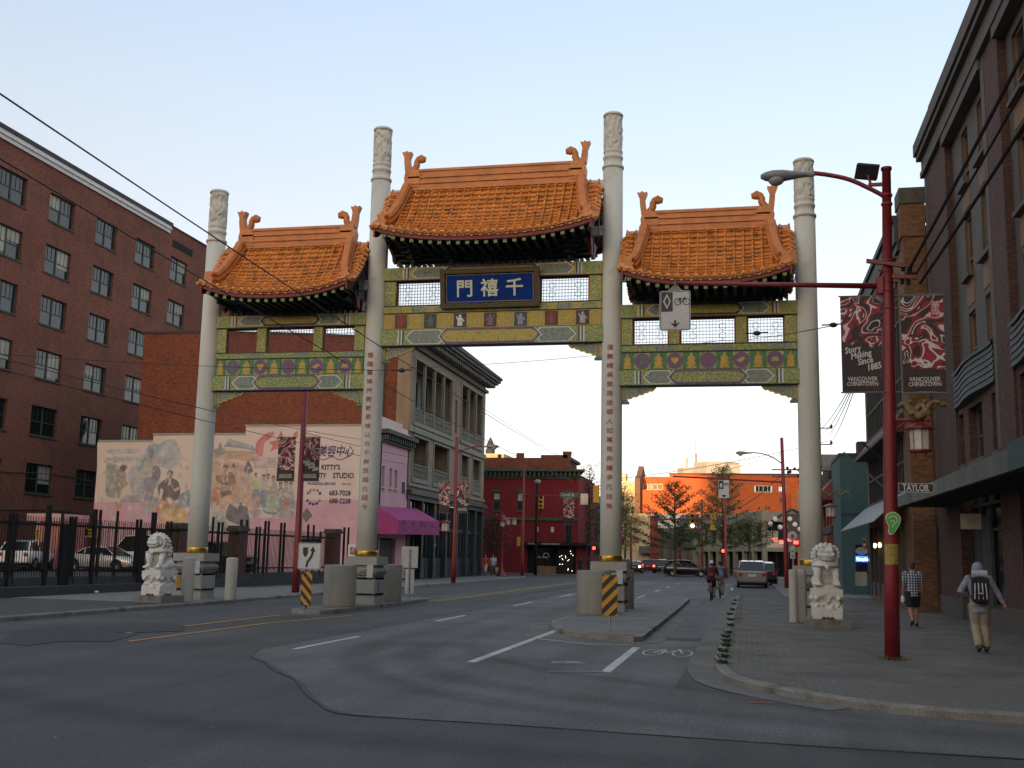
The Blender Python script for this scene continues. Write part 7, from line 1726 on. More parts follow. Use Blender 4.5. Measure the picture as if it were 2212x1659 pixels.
p1 = red_pole(-18.07,42.8,8.5,'red pole behind the keep right sign, between the left and second gate columns',.13)
def yb_(x,y,Y): return on_y(x,y,Y)
banner('dark red banner on the left side of the red pole in front of the mural',yb_(600,1000,42.8).x,yb_(638,1000,42.8).x,yb_(620,1039,42.8).z,yb_(620,945,42.8).z,42.75,1)
banner('dark banner with white lettering on the right side of the pole before the mural',yb_(652,1000,42.8).x,yb_(691,1000,42.8).x,yb_(670,1039,42.8).z,yb_(670,945,42.8).z,42.75,0)
m = MB(); q = on_y(655,1113,42.7); f_ = Fr(q,(1,0,0)); m.prism(f_,[(-.10,0),(.14,.30),(.40,0),(.14,-.30)],-.02,0); ds = m.build('sign_back',M['greymetal']); tag(ds,'grey diamond shaped sign back on the red pole before the mural','road sign')
p2 = red_pole(-17.3,64.9,8.9,'red lamp pole in front of the balcony building with banners and a curved lamp arm',.12,arm=(1.6,.45,7.9))
banner('patterned banner on the left of the pole before the balcony building',yb_(951,1000,64.9).x,yb_(974,1000,64.9).x,yb_(960,1108,64.9).z,yb_(960,1041,64.9).z,64.85,1,detail=False)
banner('dark banner on the right of the pole before the balcony building',yb_(988,1000,64.9).x,yb_(1015,1000,64.9).x,yb_(1000,1108,64.9).z,yb_(1000,1041,64.9).z,64.85,0)
lq = on_y(962,1136,64.8); lantern(lq.x,64.8,lq.z-.3,s=1.25,label='cream lantern low on the red pole before the balcony building')
p3 = red_pole(-18.75,93.1,9.5,'plain red pole in front of the red corner building',.11)
m = MB(); m.tube([(-18.75,93.1,9.4),(-18.5,93.1,9.35)],.05,6); m.tube([(-18.7,93.1,6.95),(-11.5,93.1,6.85)],.06,6); m.build('signal_arm',M['red'],p3)
p4 = red_pole(2.5,72.1,9.6,'red lamp pole beside the silver minivan with a curved lamp arm to the left',.13,arm=(-1.9,.75,7.9),lean=-.018)
m = MB()
for z in (7.55,7.1): m.box(Fr((2.37,72.1,z)),-.7,.9,-.04,.04,0,.08)
m.build('cross_arm',M['red'],p4)
m = MB(); m.tube([(2.35,72.1,6.75),(-4.6,72.1,7.1)],.06,6); m.build('sign_arm',M['red'],p4)
m = MB()
for k in range(9): m.lathe((2.5+R.random()*1.0,72.0,6.7+R.random()*1.2),[(.05,-.1),(.10,0),(.05,.1)],6)
m.build('insulators',M['dark'],p4,kind='stuff')
h2 = thing('cycle_lane_sign','smaller far hanging cycle lane sign with a black diamond above the street tree','road sign',(-2.9,72,5.1))
tl,br = on_y(1552,1037,72),on_y(1575,1076,72); f_ = Fr(((tl.x+br.x)/2,72,(tl.z+br.z)/2)); W2,H2 = (br.x-tl.x)/2,(tl.z-br.z)/2
m = MB(); m.prism(f_,rrect(W2,H2,.05),-.03,0); m.mi = 1; m.flat(f_,[(-W2+.03,H2-.03),(-.02,H2-.03),(-.02,.0),(-W2+.03,0)],.01); bike(m,f_,W2*.5,H2*.5,.09,.01,.02); m.flat(f_,[(-.16,-.38),(.16,-.38),(0,-.55)],.01); m.mi = 0; m.flat(f_,[(-W2/2,.42),(-W2/2-.1,.24),(-W2/2,.05),(-W2/2+.1,.24)],.02); m.build('sign_plate',[SIGNW,SIGNK],h2)
m = MB(); m.tube([f_.p(0,H2),f_.p(0,H2+.35)],.03,5); m.build('hanger',M['red'],h2)
lq = on_y(1790,1098,62); lantern(lq.x-.0,60.5,lq.z-.5,s=1.3,label='cream lantern beside the right gate column over the pavement')
dg = thing('dragon_bracket','gilt dragon bracket above the lantern beside the right gate column','ornament',(3.9,60.5,5.3))
m = MB(); m.tube([(3.9+.1*k,60.5,5.35+.12*math.sin(k*1.1)) for k in range(16)],.06,6); [m.tube([(3.9+.1*k,60.5,5.35),(3.95+.1*k,60.5,5.6)],[.05,.01],5) for k in range(0,16,2)]; m.build('gilt_dragon',GOLDD,dg)
# ================================================================ people: one continuous body each, clothes as children
def limb(m,pts,rs,n=10,flat=1.0): m.tube([Vector(p) for p in pts],rs,n,True,flat)
SKIN = mat('skin',(.30,.17,.115),.6,var=.1); SKIN2 = mat('skin_ruddy',(.34,.19,.14),.6,var=.1)
def person(label,loc,rot,J,cols,voxel=.014,hands=True,extras=None,group=None,h=1.0,robe=None):
    """J: joints in local metres (x right, y forward, z up); cols: materials for shirt, trousers, shoes, hair, skin"""
    t = thing('person',label,'person',loc,rot,group)
    V = lambda k: Vector(J[k])
    sk,sh_,tr,so_,ha = cols['skin'],cols['top'],cols['legs'],cols['shoes'],cols['hair']
    m = MB()
    pel,ch,nk,hd = V('pelvis'),V('chest'),V('neck'),V('head')
    fw = Vector((0,1,0))
    def body(m,g=0.0,arms=True,legs=True,head=True,torso=True,sleeve=1.0,leg=1.0,hem=0.0):
        if torso:
            q = (ch-pel)
            rings = [(pel+Vector((0,0,-.07-hem)),.165,.115),(pel+Vector((0,0,.06)),.160,.110),(pel+q*.5,.150,.105),(ch,.185,.120),(ch+Vector((0,0,.12)),.190,.105),(ch+(nk-ch)*.75,.12,.08),(nk,.062,.062)]
            vs = []; n = 16
            for p,a,b in rings:
                for j in range(n): an = 2*PI*j/n; vs.append(p+Vector(((a+g)*math.cos(an),(b+g)*math.sin(an),0)))
            k = len(rings); m.add(vs,[(i*n+j,i*n+(j+1) % n,(i+1)*n+(j+1) % n,(i+1)*n+j) for i in range(k-1) for j in range(n)]+[tuple(range(n))[::-1],tuple(range((k-1)*n,k*n))])
        for s in 'LR':
            S,E1,W1 = V('sh'+s),V('el'+s),V('wr'+s); Hp,Kn,An,To = V('hip'+s),V('kn'+s),V('an'+s),V('to'+s)
            if arms:
                W2 = E1+(W1-E1)*max(0,min(1,(sleeve-.5)*2)) if sleeve > .5 else None
                E2 = S+(E1-S)*min(1,sleeve*2)
                m.ell(S,.062+g,.062+g,.062+g,10,8); limb(m,[S,(S+E2)/2,E2]+([(E1+W2)/2,W2] if W2 is not None else []),[.056+g,.050+g,.042+g]+([.039+g,.029+g] if W2 is not None else []))
            if legs:
                A2 = Kn+(An-Kn)*max(0,min(1,(leg-.5)*2)) if leg > .5 else None; K2 = Hp+(Kn-Hp)*min(1,leg*2)
                limb(m,[Hp+Vector((0,0,.04)),Hp+(K2-Hp)*.5,K2]+([Kn+(A2-Kn)*.35,A2] if A2 is not None else []),[.092+g,.076+g,.058+g]+([.058+g,.040+g] if A2 is not None else []),12)
        return m
    body(m)
    limb(m,[nk-Vector((0,0,.05)),nk,hd-Vector((0,0,.06))],[.065,.057,.052])
    fd = Vector(J.get('look',(0,1,0))).normalized(); rotm = fd.to_track_quat('Y','Z').to_matrix()
    m.ell(hd+Vector((0,0,.02)),.076,.098,.112,14,10,rotm); m.ell(hd+rotm @ Vector((0,.03,-.065)),.055,.062,.055,10,8,rotm)
    m.ell(hd+rotm @ Vector((0,.104,-.01)),.014,.022,.026,8,6,rotm)
    for s in (-1,1): m.ell(hd+rotm @ Vector((s*.078,-.005,0)),.012,.024,.033,8,6,rotm)
    for s in 'LR':
        E1,W1,A1,T1 = V('el'+s),V('wr'+s),V('an'+s),V('to'+s); d = (W1-E1).normalized(); side = Vector((1 if s == 'R' else -1,0,0)); q = d.cross(Vector((0,1,0)));
        if q.length < .2: q = Vector((1,0,0))
        q.normalize(); a = q.cross(d).normalized()     # a: across the palm
        if hands:
            P = W1+d*.05; m.ell(P,.040,.040,.050,8,6); limb(m,[W1-d*.01,W1+d*.085],[.027,.036],8)
            for i,ln in enumerate((.060,.070,.066,.050)):
                b = W1+d*.085+a*(.026-.0175*i); limb(m,[b-d*.02,b+d*ln*.5-q*.006,b+d*ln*.85-q*.022],[.0095,.009,.0075],6)
            b = W1+d*.03+a*.032; limb(m,[b,b+a*.025+d*.025,b+a*.03+d*.055],[.012,.0105,.009],6)
        else: m.ell(W1+d*.06,.036,.036,.075,8,6,d.to_track_quat('Z','Y').to_matrix())
        m.ell(A1+Vector((0,0,-.01)),.042,.046,.05,8,6); limb(m,[A1+Vector((0,-.02,-.05)),(A1+T1)/2+Vector((0,0,-.015)),T1],[.038,.038,.030],8,1)
    fused(m,'body',voxel,sk,t,1)
    sl,lg = cols.get('sleeve',1.0),cols.get('leglen',1.0)
    m = body(MB(),.016,legs=False,sleeve=sl,hem=cols.get('hem',.06)); fused(m,cols.get('top_name','shirt'),voxel*1.1,sh_,t,2)
    m = MB(); pl = [(pel+Vector((0,0,.05)),.160,.115),(pel+Vector((0,0,-.04)),.175,.125),(pel+Vector((0,0,-.12)),.165,.12)]
    vs = []; n = 16
    for p,a,b in pl:
        for j in range(n): an = 2*PI*j/n; vs.append(p+Vector((a*math.cos(an),b*math.sin(an),0)))
    m.add(vs,[(i*n+j,i*n+(j+1) % n,(i+1)*n+(j+1) % n,(i+1)*n+j) for i in range(2) for j in range(n)]+[tuple(range(n))[::-1],tuple(range(2*n,3*n))])
    gg = cols.get('baggy',.014)
    for s in 'LR':
        Hp,Kn,An = V('hip'+s),V('kn'+s),V('an'+s); K2 = Hp+(Kn-Hp)*min(1,lg*2)
        A2 = Kn+(An-Kn)*max(0,(lg-.5)*2)
        if lg > .5: limb(m,[Hp+Vector((0,0,.03)),Hp+(Kn-Hp)*.5,Kn,Kn+(A2-Kn)*.4,A2],[.100+gg,.086+gg,.068+gg,.066+gg,.052+gg*1.4],12)
        else: limb(m,[Hp+Vector((0,0,.03)),Hp+(K2-Hp)*.5,K2],[.100+gg,.095+gg,.090+gg],12)
    fused(m,cols.get('leg_name','trousers'),voxel*1.1,tr,t,2)
    for s in 'LR':
        A1,T1 = V('an'+s),V('to'+s); m = MB(); d = (T1-A1); limb(m,[A1+Vector((0,0,-.03))-d.normalized()*.045,A1+Vector((0,0,-.045)),(A1+T1)/2+Vector((0,0,-.02)),T1,T1+d.normalized()*.03],[.040,.047,.045,.038,.025],10); fused(m,'shoe',voxel,so_,t,1)
    if ha is not None:
        m = MB(); m.ell(hd+rotm @ Vector((0,-.014,.038)),.084,.100,.104,14,10,rotm); m.ell(hd+rotm @ Vector((0,-.05,-.01)),.072,.062,.08,12,8,rotm); fused(m,cols.get('hair_name','hair'),voxel,ha,t,1)
    if extras: extras(t,J,V)
    return t
def mirrored(base,**kw): d = dict(base); d.update(kw); return d
STAND = dict(pelvis=(0,0,.93),chest=(0,.0,1.26),neck=(0,.01,1.46),head=(0,.03,1.60),shL=(-.185,0,1.40),shR=(.185,0,1.40),elL=(-.235,-.02,1.13),elR=(.235,-.02,1.13),wrL=(-.235,.06,.89),wrR=(.235,.06,.89),
             hipL=(-.085,0,.90),hipR=(.085,0,.90),knL=(-.095,.02,.50),knR=(.095,.02,.50),anL=(-.10,-.02,.09),anR=(.10,-.02,.09),toL=(-.11,.13,.035),toR=(.11,.13,.035))
WALK = mirrored(STAND,knL=(-.09,.14,.52),anL=(-.09,.12,.11),toL=(-.10,.27,.05),knR=(.09,-.04,.50),anR=(.085,-.32,.22),toR=(.09,-.22,.09),elL=(-.24,-.10,1.14),wrL=(-.25,-.12,.90),elR=(.24,.05,1.14),wrR=(.23,.20,.93))
WALK2 = mirrored(STAND,knR=(.09,.12,.52),anR=(.09,.08,.11),toR=(.10,.23,.05),knL=(-.09,-.02,.50),anL=(-.085,-.26,.18),toL=(-.09,-.15,.07))
def cloth(name,c,**k): return mat(name,c,.85,var=.18,scale=6,fine=.15,bump=.25,bscale=25,**k)
plaid = bpy.data.materials.new('plaid_shirt'); plaid.use_nodes = True; _t = plaid.node_tree; _b = _t.nodes['Principled BSDF']
_tc = _n(_t,'ShaderNodeTexCoord'); _sp = _n(_t,'ShaderNodeSeparateXYZ'); _t.links.new(_tc.outputs['Object'],_sp.inputs[0])
def _wave(sock,f,thr):
    a = _n(_t,'ShaderNodeMath',operation='MULTIPLY'); a.inputs[1].default_value = f; _t.links.new(sock,a.inputs[0]); s = _n(_t,'ShaderNodeMath',operation='SINE'); _t.links.new(a.outputs[0],s.inputs[0]); g = _n(_t,'ShaderNodeMath',operation='GREATER_THAN'); g.inputs[1].default_value = thr; _t.links.new(s.outputs[0],g.inputs[0]); return g.outputs[0]
_a,_c2 = _wave(_sp.outputs['X'],92,.1),_wave(_sp.outputs['Z'],92,.1)
_ad = _n(_t,'ShaderNodeMath',operation='ADD'); _t.links.new(_a,_ad.inputs[0]); _t.links.new(_c2,_ad.inputs[1]); _hf = _n(_t,'ShaderNodeMath',operation='MULTIPLY'); _hf.inputs[1].default_value = .5; _t.links.new(_ad.outputs[0],_hf.inputs[0])
_r = _n(_t,'ShaderNodeValToRGB'); _r.color_ramp.interpolation = 'CONSTANT'; _e = _r.color_ramp.elements; _e[0].color = (.025,.035,.055,1); _e[1].position = .4; _e[1].color = (.14,.18,.24,1); _q = _e.new(.9); _q.color = (.55,.58,.60,1)
_t.links.new(_hf.outputs[0],_r.inputs[0]); _t.links.new(_r.outputs[0],_b.inputs['Base Color']); _b.inputs['Roughness'].default_value = .85
HAIRB = mat('hair_brown',(.06,.035,.022),.8,var=.3,scale=20); HAIRK = mat('hair_black',(.018,.015,.013),.8,var=.3,scale=20); SHOE = mat('shoe_dark',(.02,.02,.022),.6,var=.3)
# man with plaid shirt, black shorts, white bag
def ex_plaid(t,J,V):
    m = MB(); w_ = V('wrL'); m.ell(w_+Vector((-.01,.03,-.17)),.055,.075,.12,10,8); m.tube([w_+Vector((0,.02,-.08)),w_+Vector((0,.0,-.02))],.02,6); b = fused(m,'white_bag',.012,M['white'],None,2); b.location = t.location; b.rotation_euler = t.rotation_euler
    tag(b,'small white plastic bag in the left hand of the man in plaid','bag')
person('man in a blue plaid shirt and black shorts walking away along the right pavement',(4.35,31.4,H),.06,WALK2,dict(skin=SKIN2,top=plaid,legs=cloth('black_shorts',(.012,.012,.014)),shoes=SHOE,hair=HAIRB,sleeve=.42,leglen=.46,leg_name='shorts',baggy=.018),.012,extras=ex_plaid)
# hooded man with rucksack
HOOD = cloth('grey_hoodie',(.24,.25,.31)); KHAKI = cloth('khaki_trousers',(.30,.25,.18))
Jh = mirrored(WALK,head=(0,.06,1.585),elL=(-.34,-.03,1.16),wrL=(-.20,.14,1.08),shR=(.20,0,1.40),elR=(.32,-.05,1.16),wrR=(.42,-.10,.95),knR=(.08,.07,.52),anR=(.085,-.08,.11),toR=(.09,.06,.05),knL=(-.08,.05,.51),anL=(-.05,-.18,.13),toL=(-.05,-.05,.05))
def ex_hood(t,J,V):
    hd = V('head'); m = MB(); m.ell(hd+Vector((0,-.02,.015)),.112,.125,.135,14,10); m.ell(hd+Vector((0,-.05,-.10)),.11,.10,.10,12,8); fused(m,'hood',.012,HOOD,t,1)
    m = MB(); m.wbox(-.15,.15,-.36,-.15,.98,1.42); m.ell((0,-.26,1.40),.15,.11,.08); m.ell((0,-.27,1.02),.16,.12,.09); m.ell((0,-.36,1.15),.12,.06,.15); bag = thing('rucksack','black rucksack with white stripes on the back of the hooded man','rucksack',t.location,t.rotation_euler.z)
    fused(m,'bag_body',.014,cloth('black_nylon',(.014,.015,.017)),bag,2)
    m = MB()
    for x in (-.10,-.035,.035,.10): m.tube([(x*.9,-.30,1.42),(x,-.415-.01*(abs(x) < .05),1.22),(x*1.1,-.39,1.03)],.009,5)
    m.tube([(-.15,-.30,1.12),(0,-.43,1.14),(.15,-.30,1.16)],.009,5); m.local('bag_stripes',M['white'],bag)
    m = MB(); m.tube([(-.14,-.27,1.50),(.14,-.27,1.50)],.075,12); m.local('bed_roll',cloth('pale_roll',(.33,.38,.42)),bag)
    m = MB()
    for s in (-1,1): m.tube([(s*.12,-.16,1.42),(s*.13,.0,1.47),(s*.13,.125,1.32),(s*.15,.05,1.10),(s*.14,-.16,1.04)],.022,6)
    m.local('bag_strap',cloth('strap',(.02,.02,.024)),bag)
person('man in a grey hooded top and khaki trousers walking away at the right edge',(4.42,23.1,H),-.10,Jh,dict(skin=SKIN,top=HOOD,legs=KHAKI,shoes=SHOE,hair=None,baggy=.022,top_name='hoodie',hem=.10),.012,extras=ex_hood)
dk = cloth('dark_coat',(.020,.020,.023)); dk2 = cloth('dark_jeans',(.022,.025,.035)); navy = cloth('navy_top',(.03,.035,.06))
def colsx(top,legs,hair=HAIRK,**k): d = dict(skin=SKIN,top=top,legs=legs,shoes=SHOE,hair=hair); d.update(k); return d
pA = person('pedestrian in a dark coat just behind the right lion, left of a pair',(3.05,51.5,H),0,WALK2,colsx(dk,dk2),.022,hands=False,group='pair of dark dressed walkers')
pB = place_copy(pA,(3.6,51.9,H),.2,'pedestrian in dark clothes behind the right lion, right of a pair')
cs = dict(skin=SKIN,top=cloth('red_top',(.48,.05,.05)),legs=cloth('white_capris',(.50,.49,.46)),shoes=SHOE,hair=HAIRK,sleeve=.4,leglen=.72)
person('woman in a red top and white trousers on the far left pavement',(-20.25,85.7,H),PI,WALK,cs,.03,hands=False)
person('man in a pale blue shirt carrying a green bag on the far left pavement',(-19.65,85.9,H),PI,WALK2,dict(skin=SKIN,top=cloth('pale_shirt',(.42,.46,.52)),legs=cloth('brown_trousers',(.06,.05,.045)),shoes=SHOE,hair=HAIRK,sleeve=.4),.03,hands=False)
m = MB(); m.ell((-19.35,85.8,.65),.13,.08,.2); b = m.build('shopping_bag',cloth('green_bag',(.30,.38,.08))); tag(b,'yellow green shopping bag beside the couple on the far left pavement','bag')
# waiting people by the shop corner
for x,y,s_,ttl in ((-15.7,106.2,0,'dark dressed person waiting left of the third column by the shop corner'),(-14.9,106.8,1,'person in black waiting closest to the third gate column')):
    place_copy(pA,(x,y,H),s_*.8,ttl)
cp = person('far pedestrian in a white jacket under the arcade trees',(-6.3,128,H),0,STAND,colsx(M['white'],dk2),.03,hands=False)

# ================================================================ bicycles and riders
def bicycle(label,loc,rot):
    t = thing('bicycle',label,'bicycle',loc,rot,'bicycles')
    wm = MB()
    for k in range(28):
        a,b = 2*PI*k/28,2*PI*(k+1)/28; wm.tube([(0,.33*math.cos(a),.33*math.sin(a)),(0,.33*math.cos(b),.33*math.sin(b))],.019,6,cap=False)
    for k in range(12): a = 2*PI*k/12; wm.tube([(0,0,0),(0,.32*math.cos(a),.32*math.sin(a))],.003,3)
    wm.tube([(-.05,0,0),(.05,0,0)],.022,8); me = wm.mesh('wheel',M['rubber'])
    for y in (-.52,.52): obj('wheel',me,t,loc=(0,y,.345))
    m = MB(); bb = (0,-.08,.28); st = (0,-.22,.78); hd = (0,.40,.82)
    for a,b in ((bb,st),(st,hd),(bb,(0,.42,.66)),(hd,(0,.52,.345)),((.045,-.52,.345),bb),((.045,-.52,.345),st),((-.045,-.52,.345),bb),(st,(0,-.26,.92)),(hd,(0,.38,.97))): m.tube([a,b],.016,6)
    m.local('frame',M['greymetal'],t)
    m = MB(); m.tube([(-.27,.34,.98),(-.1,.38,.97),(.1,.38,.97),(.27,.34,.98)],.013,6); m.local('handlebar',M['black'],t)
    m = MB(); m.ell((0,-.27,.95),.07,.13,.03); m.local('saddle',M['black'],t)
    m = MB(); m.tube([(.03,-.08,.28),(.09,-.02,.15),(.17,-.02,.15)],.012,5); m.tube([(-.03,-.08,.28),(-.09,-.14,.41),(-.17,-.14,.41)],.012,5); m.local('pedals',M['greymetal'],t)
    return t
RIDE = dict(pelvis=(0,-.25,1.02),chest=(0,-.02,1.30),neck=(0,.08,1.47),head=(0,.14,1.60),shL=(-.185,.06,1.42),shR=(.185,.06,1.42),elL=(-.27,.16,1.20),elR=(.27,.16,1.20),wrL=(-.25,.30,1.03),wrR=(.25,.30,1.03),
            hipL=(-.09,-.24,.97),hipR=(.09,-.24,.97),knL=(-.13,.14,.84),knR=(.12,.02,.62),anL=(-.13,-.10,.49),anR=(.13,-.06,.24),toL=(-.13,.02,.44),toR=(.13,.08,.19))
def helmet(c):
    def f(t,J,V): m = MB(); m.ell(V('head')+Vector((0,-.01,.06)),.10,.13,.095,12,8); fused(m,'helmet',.016,c,t,1)
    return f
def belt(t,J,V):
    helmet(M['white'])(t,J,V); m = MB(); m.lathe(V('pelvis')+Vector((0,0,.10)),[(.16,-.02),(.165,0),(.16,.02)],14); m.local('red_band',mat('red_band',(.40,.04,.03),.7),t)
bicycle('bicycle ridden by the nearer cyclist in a dark top',(-1.52,50.2,0),-.04); person('nearer cyclist in a dark top and white helmet riding down the cycle lane',(-1.52,50.2,0),-.04,RIDE,dict(skin=SKIN,top=cloth('maroon_top',(.055,.015,.02)),legs=cloth('black_shorts2',(.014,.014,.018)),shoes=SHOE,hair=HAIRK,leglen=.48,leg_name='shorts',sleeve=.8),.018,hands=False,extras=belt)
bicycle('bicycle ridden by the farther cyclist in grey',(-1.22,53.4,0),-.02); person('farther cyclist in a grey top and khaki trousers, partly hidden by the first',(-1.22,53.4,0),-.02,RIDE,dict(skin=SKIN,top=cloth('grey_blue_top',(.13,.14,.19)),legs=KHAKI,shoes=SHOE,hair=HAIRK),.02,hands=False)
bicycle('far bicycle crossing by the arcade',(-1.4,112,0),PI/2)
# ================================================================ vehicles
TAIL = mat('tail_lamp',(.40,.012,.012),.3,coat=.5); TAILON = mat('tail_lamp_lit',(1.0,.06,.04),.4,emit=5.0); BRAKE = mat('brake_lamp_lit',(1.0,.50,.35),.4,emit=9.0)
CARGL = glass('car_glass',(.010,.012,.013),.03,var=.1,warp=.001); PLATE = mat('number_plate',(.50,.52,.55),.5); RIM = mat('wheel_rim',(.38,.38,.38),.35,metal=.7)
def paint_mat(name,c,metal=.3): return mat(name,c,.28,metal=metal,var=.05,scale=1,fine=.03,bump=0,coat=.8)
def car(label,loc,rot,st,paint,wheels,wr=.33,lights='off',group=None,name='parked_car',glass_from=0,rear=None,extras=None,dim=(0,)):
    """st: stations along the length (rear to front): y, half width, sill z, belt z, roof half width, roof z. loc is the middle on the ground, front towards local +y"""
    t = thing(name,label,'car' if name != 'pickup_truck' else 'pickup',loc,rot,group)
    # lower shell: cross section of 8 points each side, lofted
    m = MB(); m.smooth = True; secs = []
    for (y,hw,zs,zb,rw,zr) in st:
        zm = zs+(zb-zs)*.55
        P = [(hw*.86,zs),(hw*.98,zs+.06),(hw,zm),(hw*.985,zb-.06),(hw*.94,zb)]
        secs.append([(x,y,z) for x,z in P]+[(-x,y,z) for x,z in P[::-1]])
    n = 10; vs = [v for s in secs for v in s]; k = len(secs)
    m.add(vs,[(i*n+j,(i+1)*n+j,(i+1)*n+(j+1) % n,i*n+(j+1) % n) for i in range(k-1) for j in range(n)]); m.smooth = False; m.add(secs[0],[tuple(range(n))]); m.add(secs[-1],[tuple(range(n))[::-1]])
    body = m.local('body',paint,t)
    # cabin: glazed sides, painted roof and pillars
    cab = [s for s in st if s[5] > s[3]+.02]; i0 = st.index(cab[0]); i1 = st.index(cab[-1]); base0 = st[i0-1] if i0 > 0 else None; base1 = st[i1+1] if i1 < len(st)-1 else None
    g = MB(); r = MB(); r.smooth = True
    ring = []
    for (y,hw,zs,zb,rw,zr) in cab: ring.append((y,hw*.93,zb-.01,rw,zr))
    for a,b in zip(ring,ring[1:]):
        for s in (-1,1):
            g.add([(s*a[1],a[0],a[2]),(s*b[1],b[0],b[2]),(s*b[3],b[0],b[4]-.05),(s*a[3],a[0],a[4]-.05)],[(0,1,2,3) if s > 0 else (3,2,1,0)])
            r.tube([(s*a[3],a[0],a[4]-.045),(s*b[3],b[0],b[4]-.045)],.028,6)
        r.add([(-a[3],a[0],a[4]-.04),(-a[3]*.8,a[0],a[4]),(a[3]*.8,a[0],a[4]),(a[3],a[0],a[4]-.04),(-b[3],b[0],b[4]-.04),(-b[3]*.8,b[0],b[4]),(b[3]*.8,b[0],b[4]),(b[3],b[0],b[4]-.04)],[(0,1,5,4),(1,2,6,5),(2,3,7,6)])
    A_,B_ = ring[0],ring[-1]
    yb = base0[0]+.02 if base0 else A_[0]-.05; zb0 = (base0[3] if base0 else A_[2]); hb = (base0[1]*.9 if base0 else A_[1])
    g.add([(-hb,yb,zb0),(hb,yb,zb0),(A_[3]*.95,A_[0],A_[4]-.03),(-A_[3]*.95,A_[0],A_[4]-.03)],[(0,1,2,3)])
    g.add([(hb,yb,zb0),(A_[1],A_[0],A_[2]),(A_[3],A_[0],A_[4]-.03)],[(0,1,2)]); g.add([(-hb,yb,zb0),(-A_[1],A_[0],A_[2]),(-A_[3],A_[0],A_[4]-.03)],[(2,1,0)])
    for s in (-1,1): r.tube([(s*hb,yb,zb0),(s*A_[3]*.97,A_[0],A_[4]-.04)],.035,6); r.tube([(s*A_[1],A_[0]+.0,A_[2]),(s*A_[3],A_[0],A_[4]-.04)],.03,6)
    yf = base1[0]-.02 if base1 else B_[0]+.05; zf = (base1[3] if base1 else B_[2]); hf = (base1[1]*.88 if base1 else B_[1])
    g.add([(-hf,yf,zf),(hf,yf,zf),(B_[3]*.95,B_[0],B_[4]-.03),(-B_[3]*.95,B_[0],B_[4]-.03)],[(3,2,1,0)])
    g.add([(hf,yf,zf),(B_[1],B_[0],B_[2]),(B_[3],B_[0],B_[4]-.03)],[(2,1,0)]); g.add([(-hf,yf,zf),(-B_[1],B_[0],B_[2]),(-B_[3],B_[0],B_[4]-.03)],[(0,1,2)])
    for s in (-1,1): r.tube([(s*hf,yf,zf),(s*B_[3]*.97,B_[0],B_[4]-.04)],.03,6)
    mid = (A_[0]+B_[0])/2
    for s in (-1,1): # b pillar
        j = min(range(len(ring)),key=lambda q: abs(ring[q][0]-mid)); r.tube([(s*ring[j][1],ring[j][0],ring[j][2]),(s*ring[j][3],ring[j][0],ring[j][4]-.05)],.035,6)
    g.local('window_glass',CARGL,t); r.local('roof',paint,t)
    # wheels
    wm = MB(); wm.smooth = True; prof = [(wr*.62,-.09),(wr*.95,-.10),(wr,-.07),(wr,.07),(wr*.95,.10),(wr*.62,.09)]
    n = 20; vs = [(z,r_*math.cos(2*PI*j/n),r_*math.sin(2*PI*j/n)) for r_,z in prof for j in range(n)]; wm.add(vs,[(i*n+j,i*n+(j+1) % n,(i+1)*n+(j+1) % n,(i+1)*n+j) for i in range(5) for j in range(n)]); tm = wm.mesh('tyre',M['rubber'])
    rm_ = MB()
    for s in (-1,1):
        rm_.add([(s*.05,wr*.63*math.cos(2*PI*j/n),wr*.63*math.sin(2*PI*j/n)) for j in range(n)],[tuple(range(n))])
        for k_ in range(5): a = 2*PI*k_/5; rm_.tube([(s*.085,0,0),(s*.085,wr*.6*math.cos(a),wr*.6*math.sin(a))],[.05,.035],5)
    rme = rm_.mesh('rim',RIM)
    hw = max(s[1] for s in st)
    arch = MB()
    for y in wheels:
        for s in (-1,1):
            wo_ = thing('wheel',None,None,(s*(hw-.10),y,wr)); wo_.parent = t; obj('tyre',tm,wo_); obj('rim',rme,wo_)
            P = [(s*(hw+.004),y+(wr+.06)*math.cos(PI*j/10),wr+(wr+.06)*math.sin(PI*j/10)) for j in range(11)]+[(s*(hw+.004),y-(wr+.06),st[0][2]),(s*(hw+.004),y+(wr+.06),st[0][2])]
            arch.add(P,[tuple(range(13))])
    arch.local('wheel_arch',M['dark'],t)
    # lamps, plate, bumpers
    y0,hw0,zs0,zb0_ = st[0][0],st[0][1],st[0][2],st[0][3]; y1_,hw1,zs1,zb1 = st[-1][0],st[-1][1],st[-1][2],st[-1][3]
    lm = {'off': TAIL,'on': TAILON,'brake': BRAKE}[lights]
    for s in (-1,1):
        m = MB(); a,b = sorted((s*(hw0*.98),s*(hw0*.70))); m.wbox(a,b,y0-.02,y0+.10,zb0_-.26,zb0_-.05); m.local('tail_lamp',lm,t)
        m = MB(); a,b = sorted((s*(hw1*.95),s*(hw1*.55))); m.wbox(a,b,y1_-.08,y1_+.015,zb1-.20,zb1-.06); m.local('headlight',LENS,t)
        m = MB(); c = ring[-1]; m.ell((s*(hw+.07),c[0]-.15+.2,c[2]+.06),.09,.05,.06,8,6); m.local('mirror',paint,t)
    m = MB(); m.wbox(-.26,.26,y0-.03,y0,zb0_-.28,zb0_-.15) if zb0_ < 1.3 else m.wbox(-.26,.26,y0-.03,y0,zb0_-.45,zb0_-.30); m.local('number_plate',PLATE,t)
    bm_ = paint if name != 'pickup_truck' else M['greymetal']; m = MB(); m.wbox(-hw0*.97,hw0*.97,y0-.06,y0+.05,zs0+.05,zs0+.24); m.local('bumper',bm_,t); m = MB(); m.wbox(-hw1*.95,hw1*.95,y1_-.04,y1_+.05,zs1+.04,zs1+.22); m.local('bumper',bm_,t)
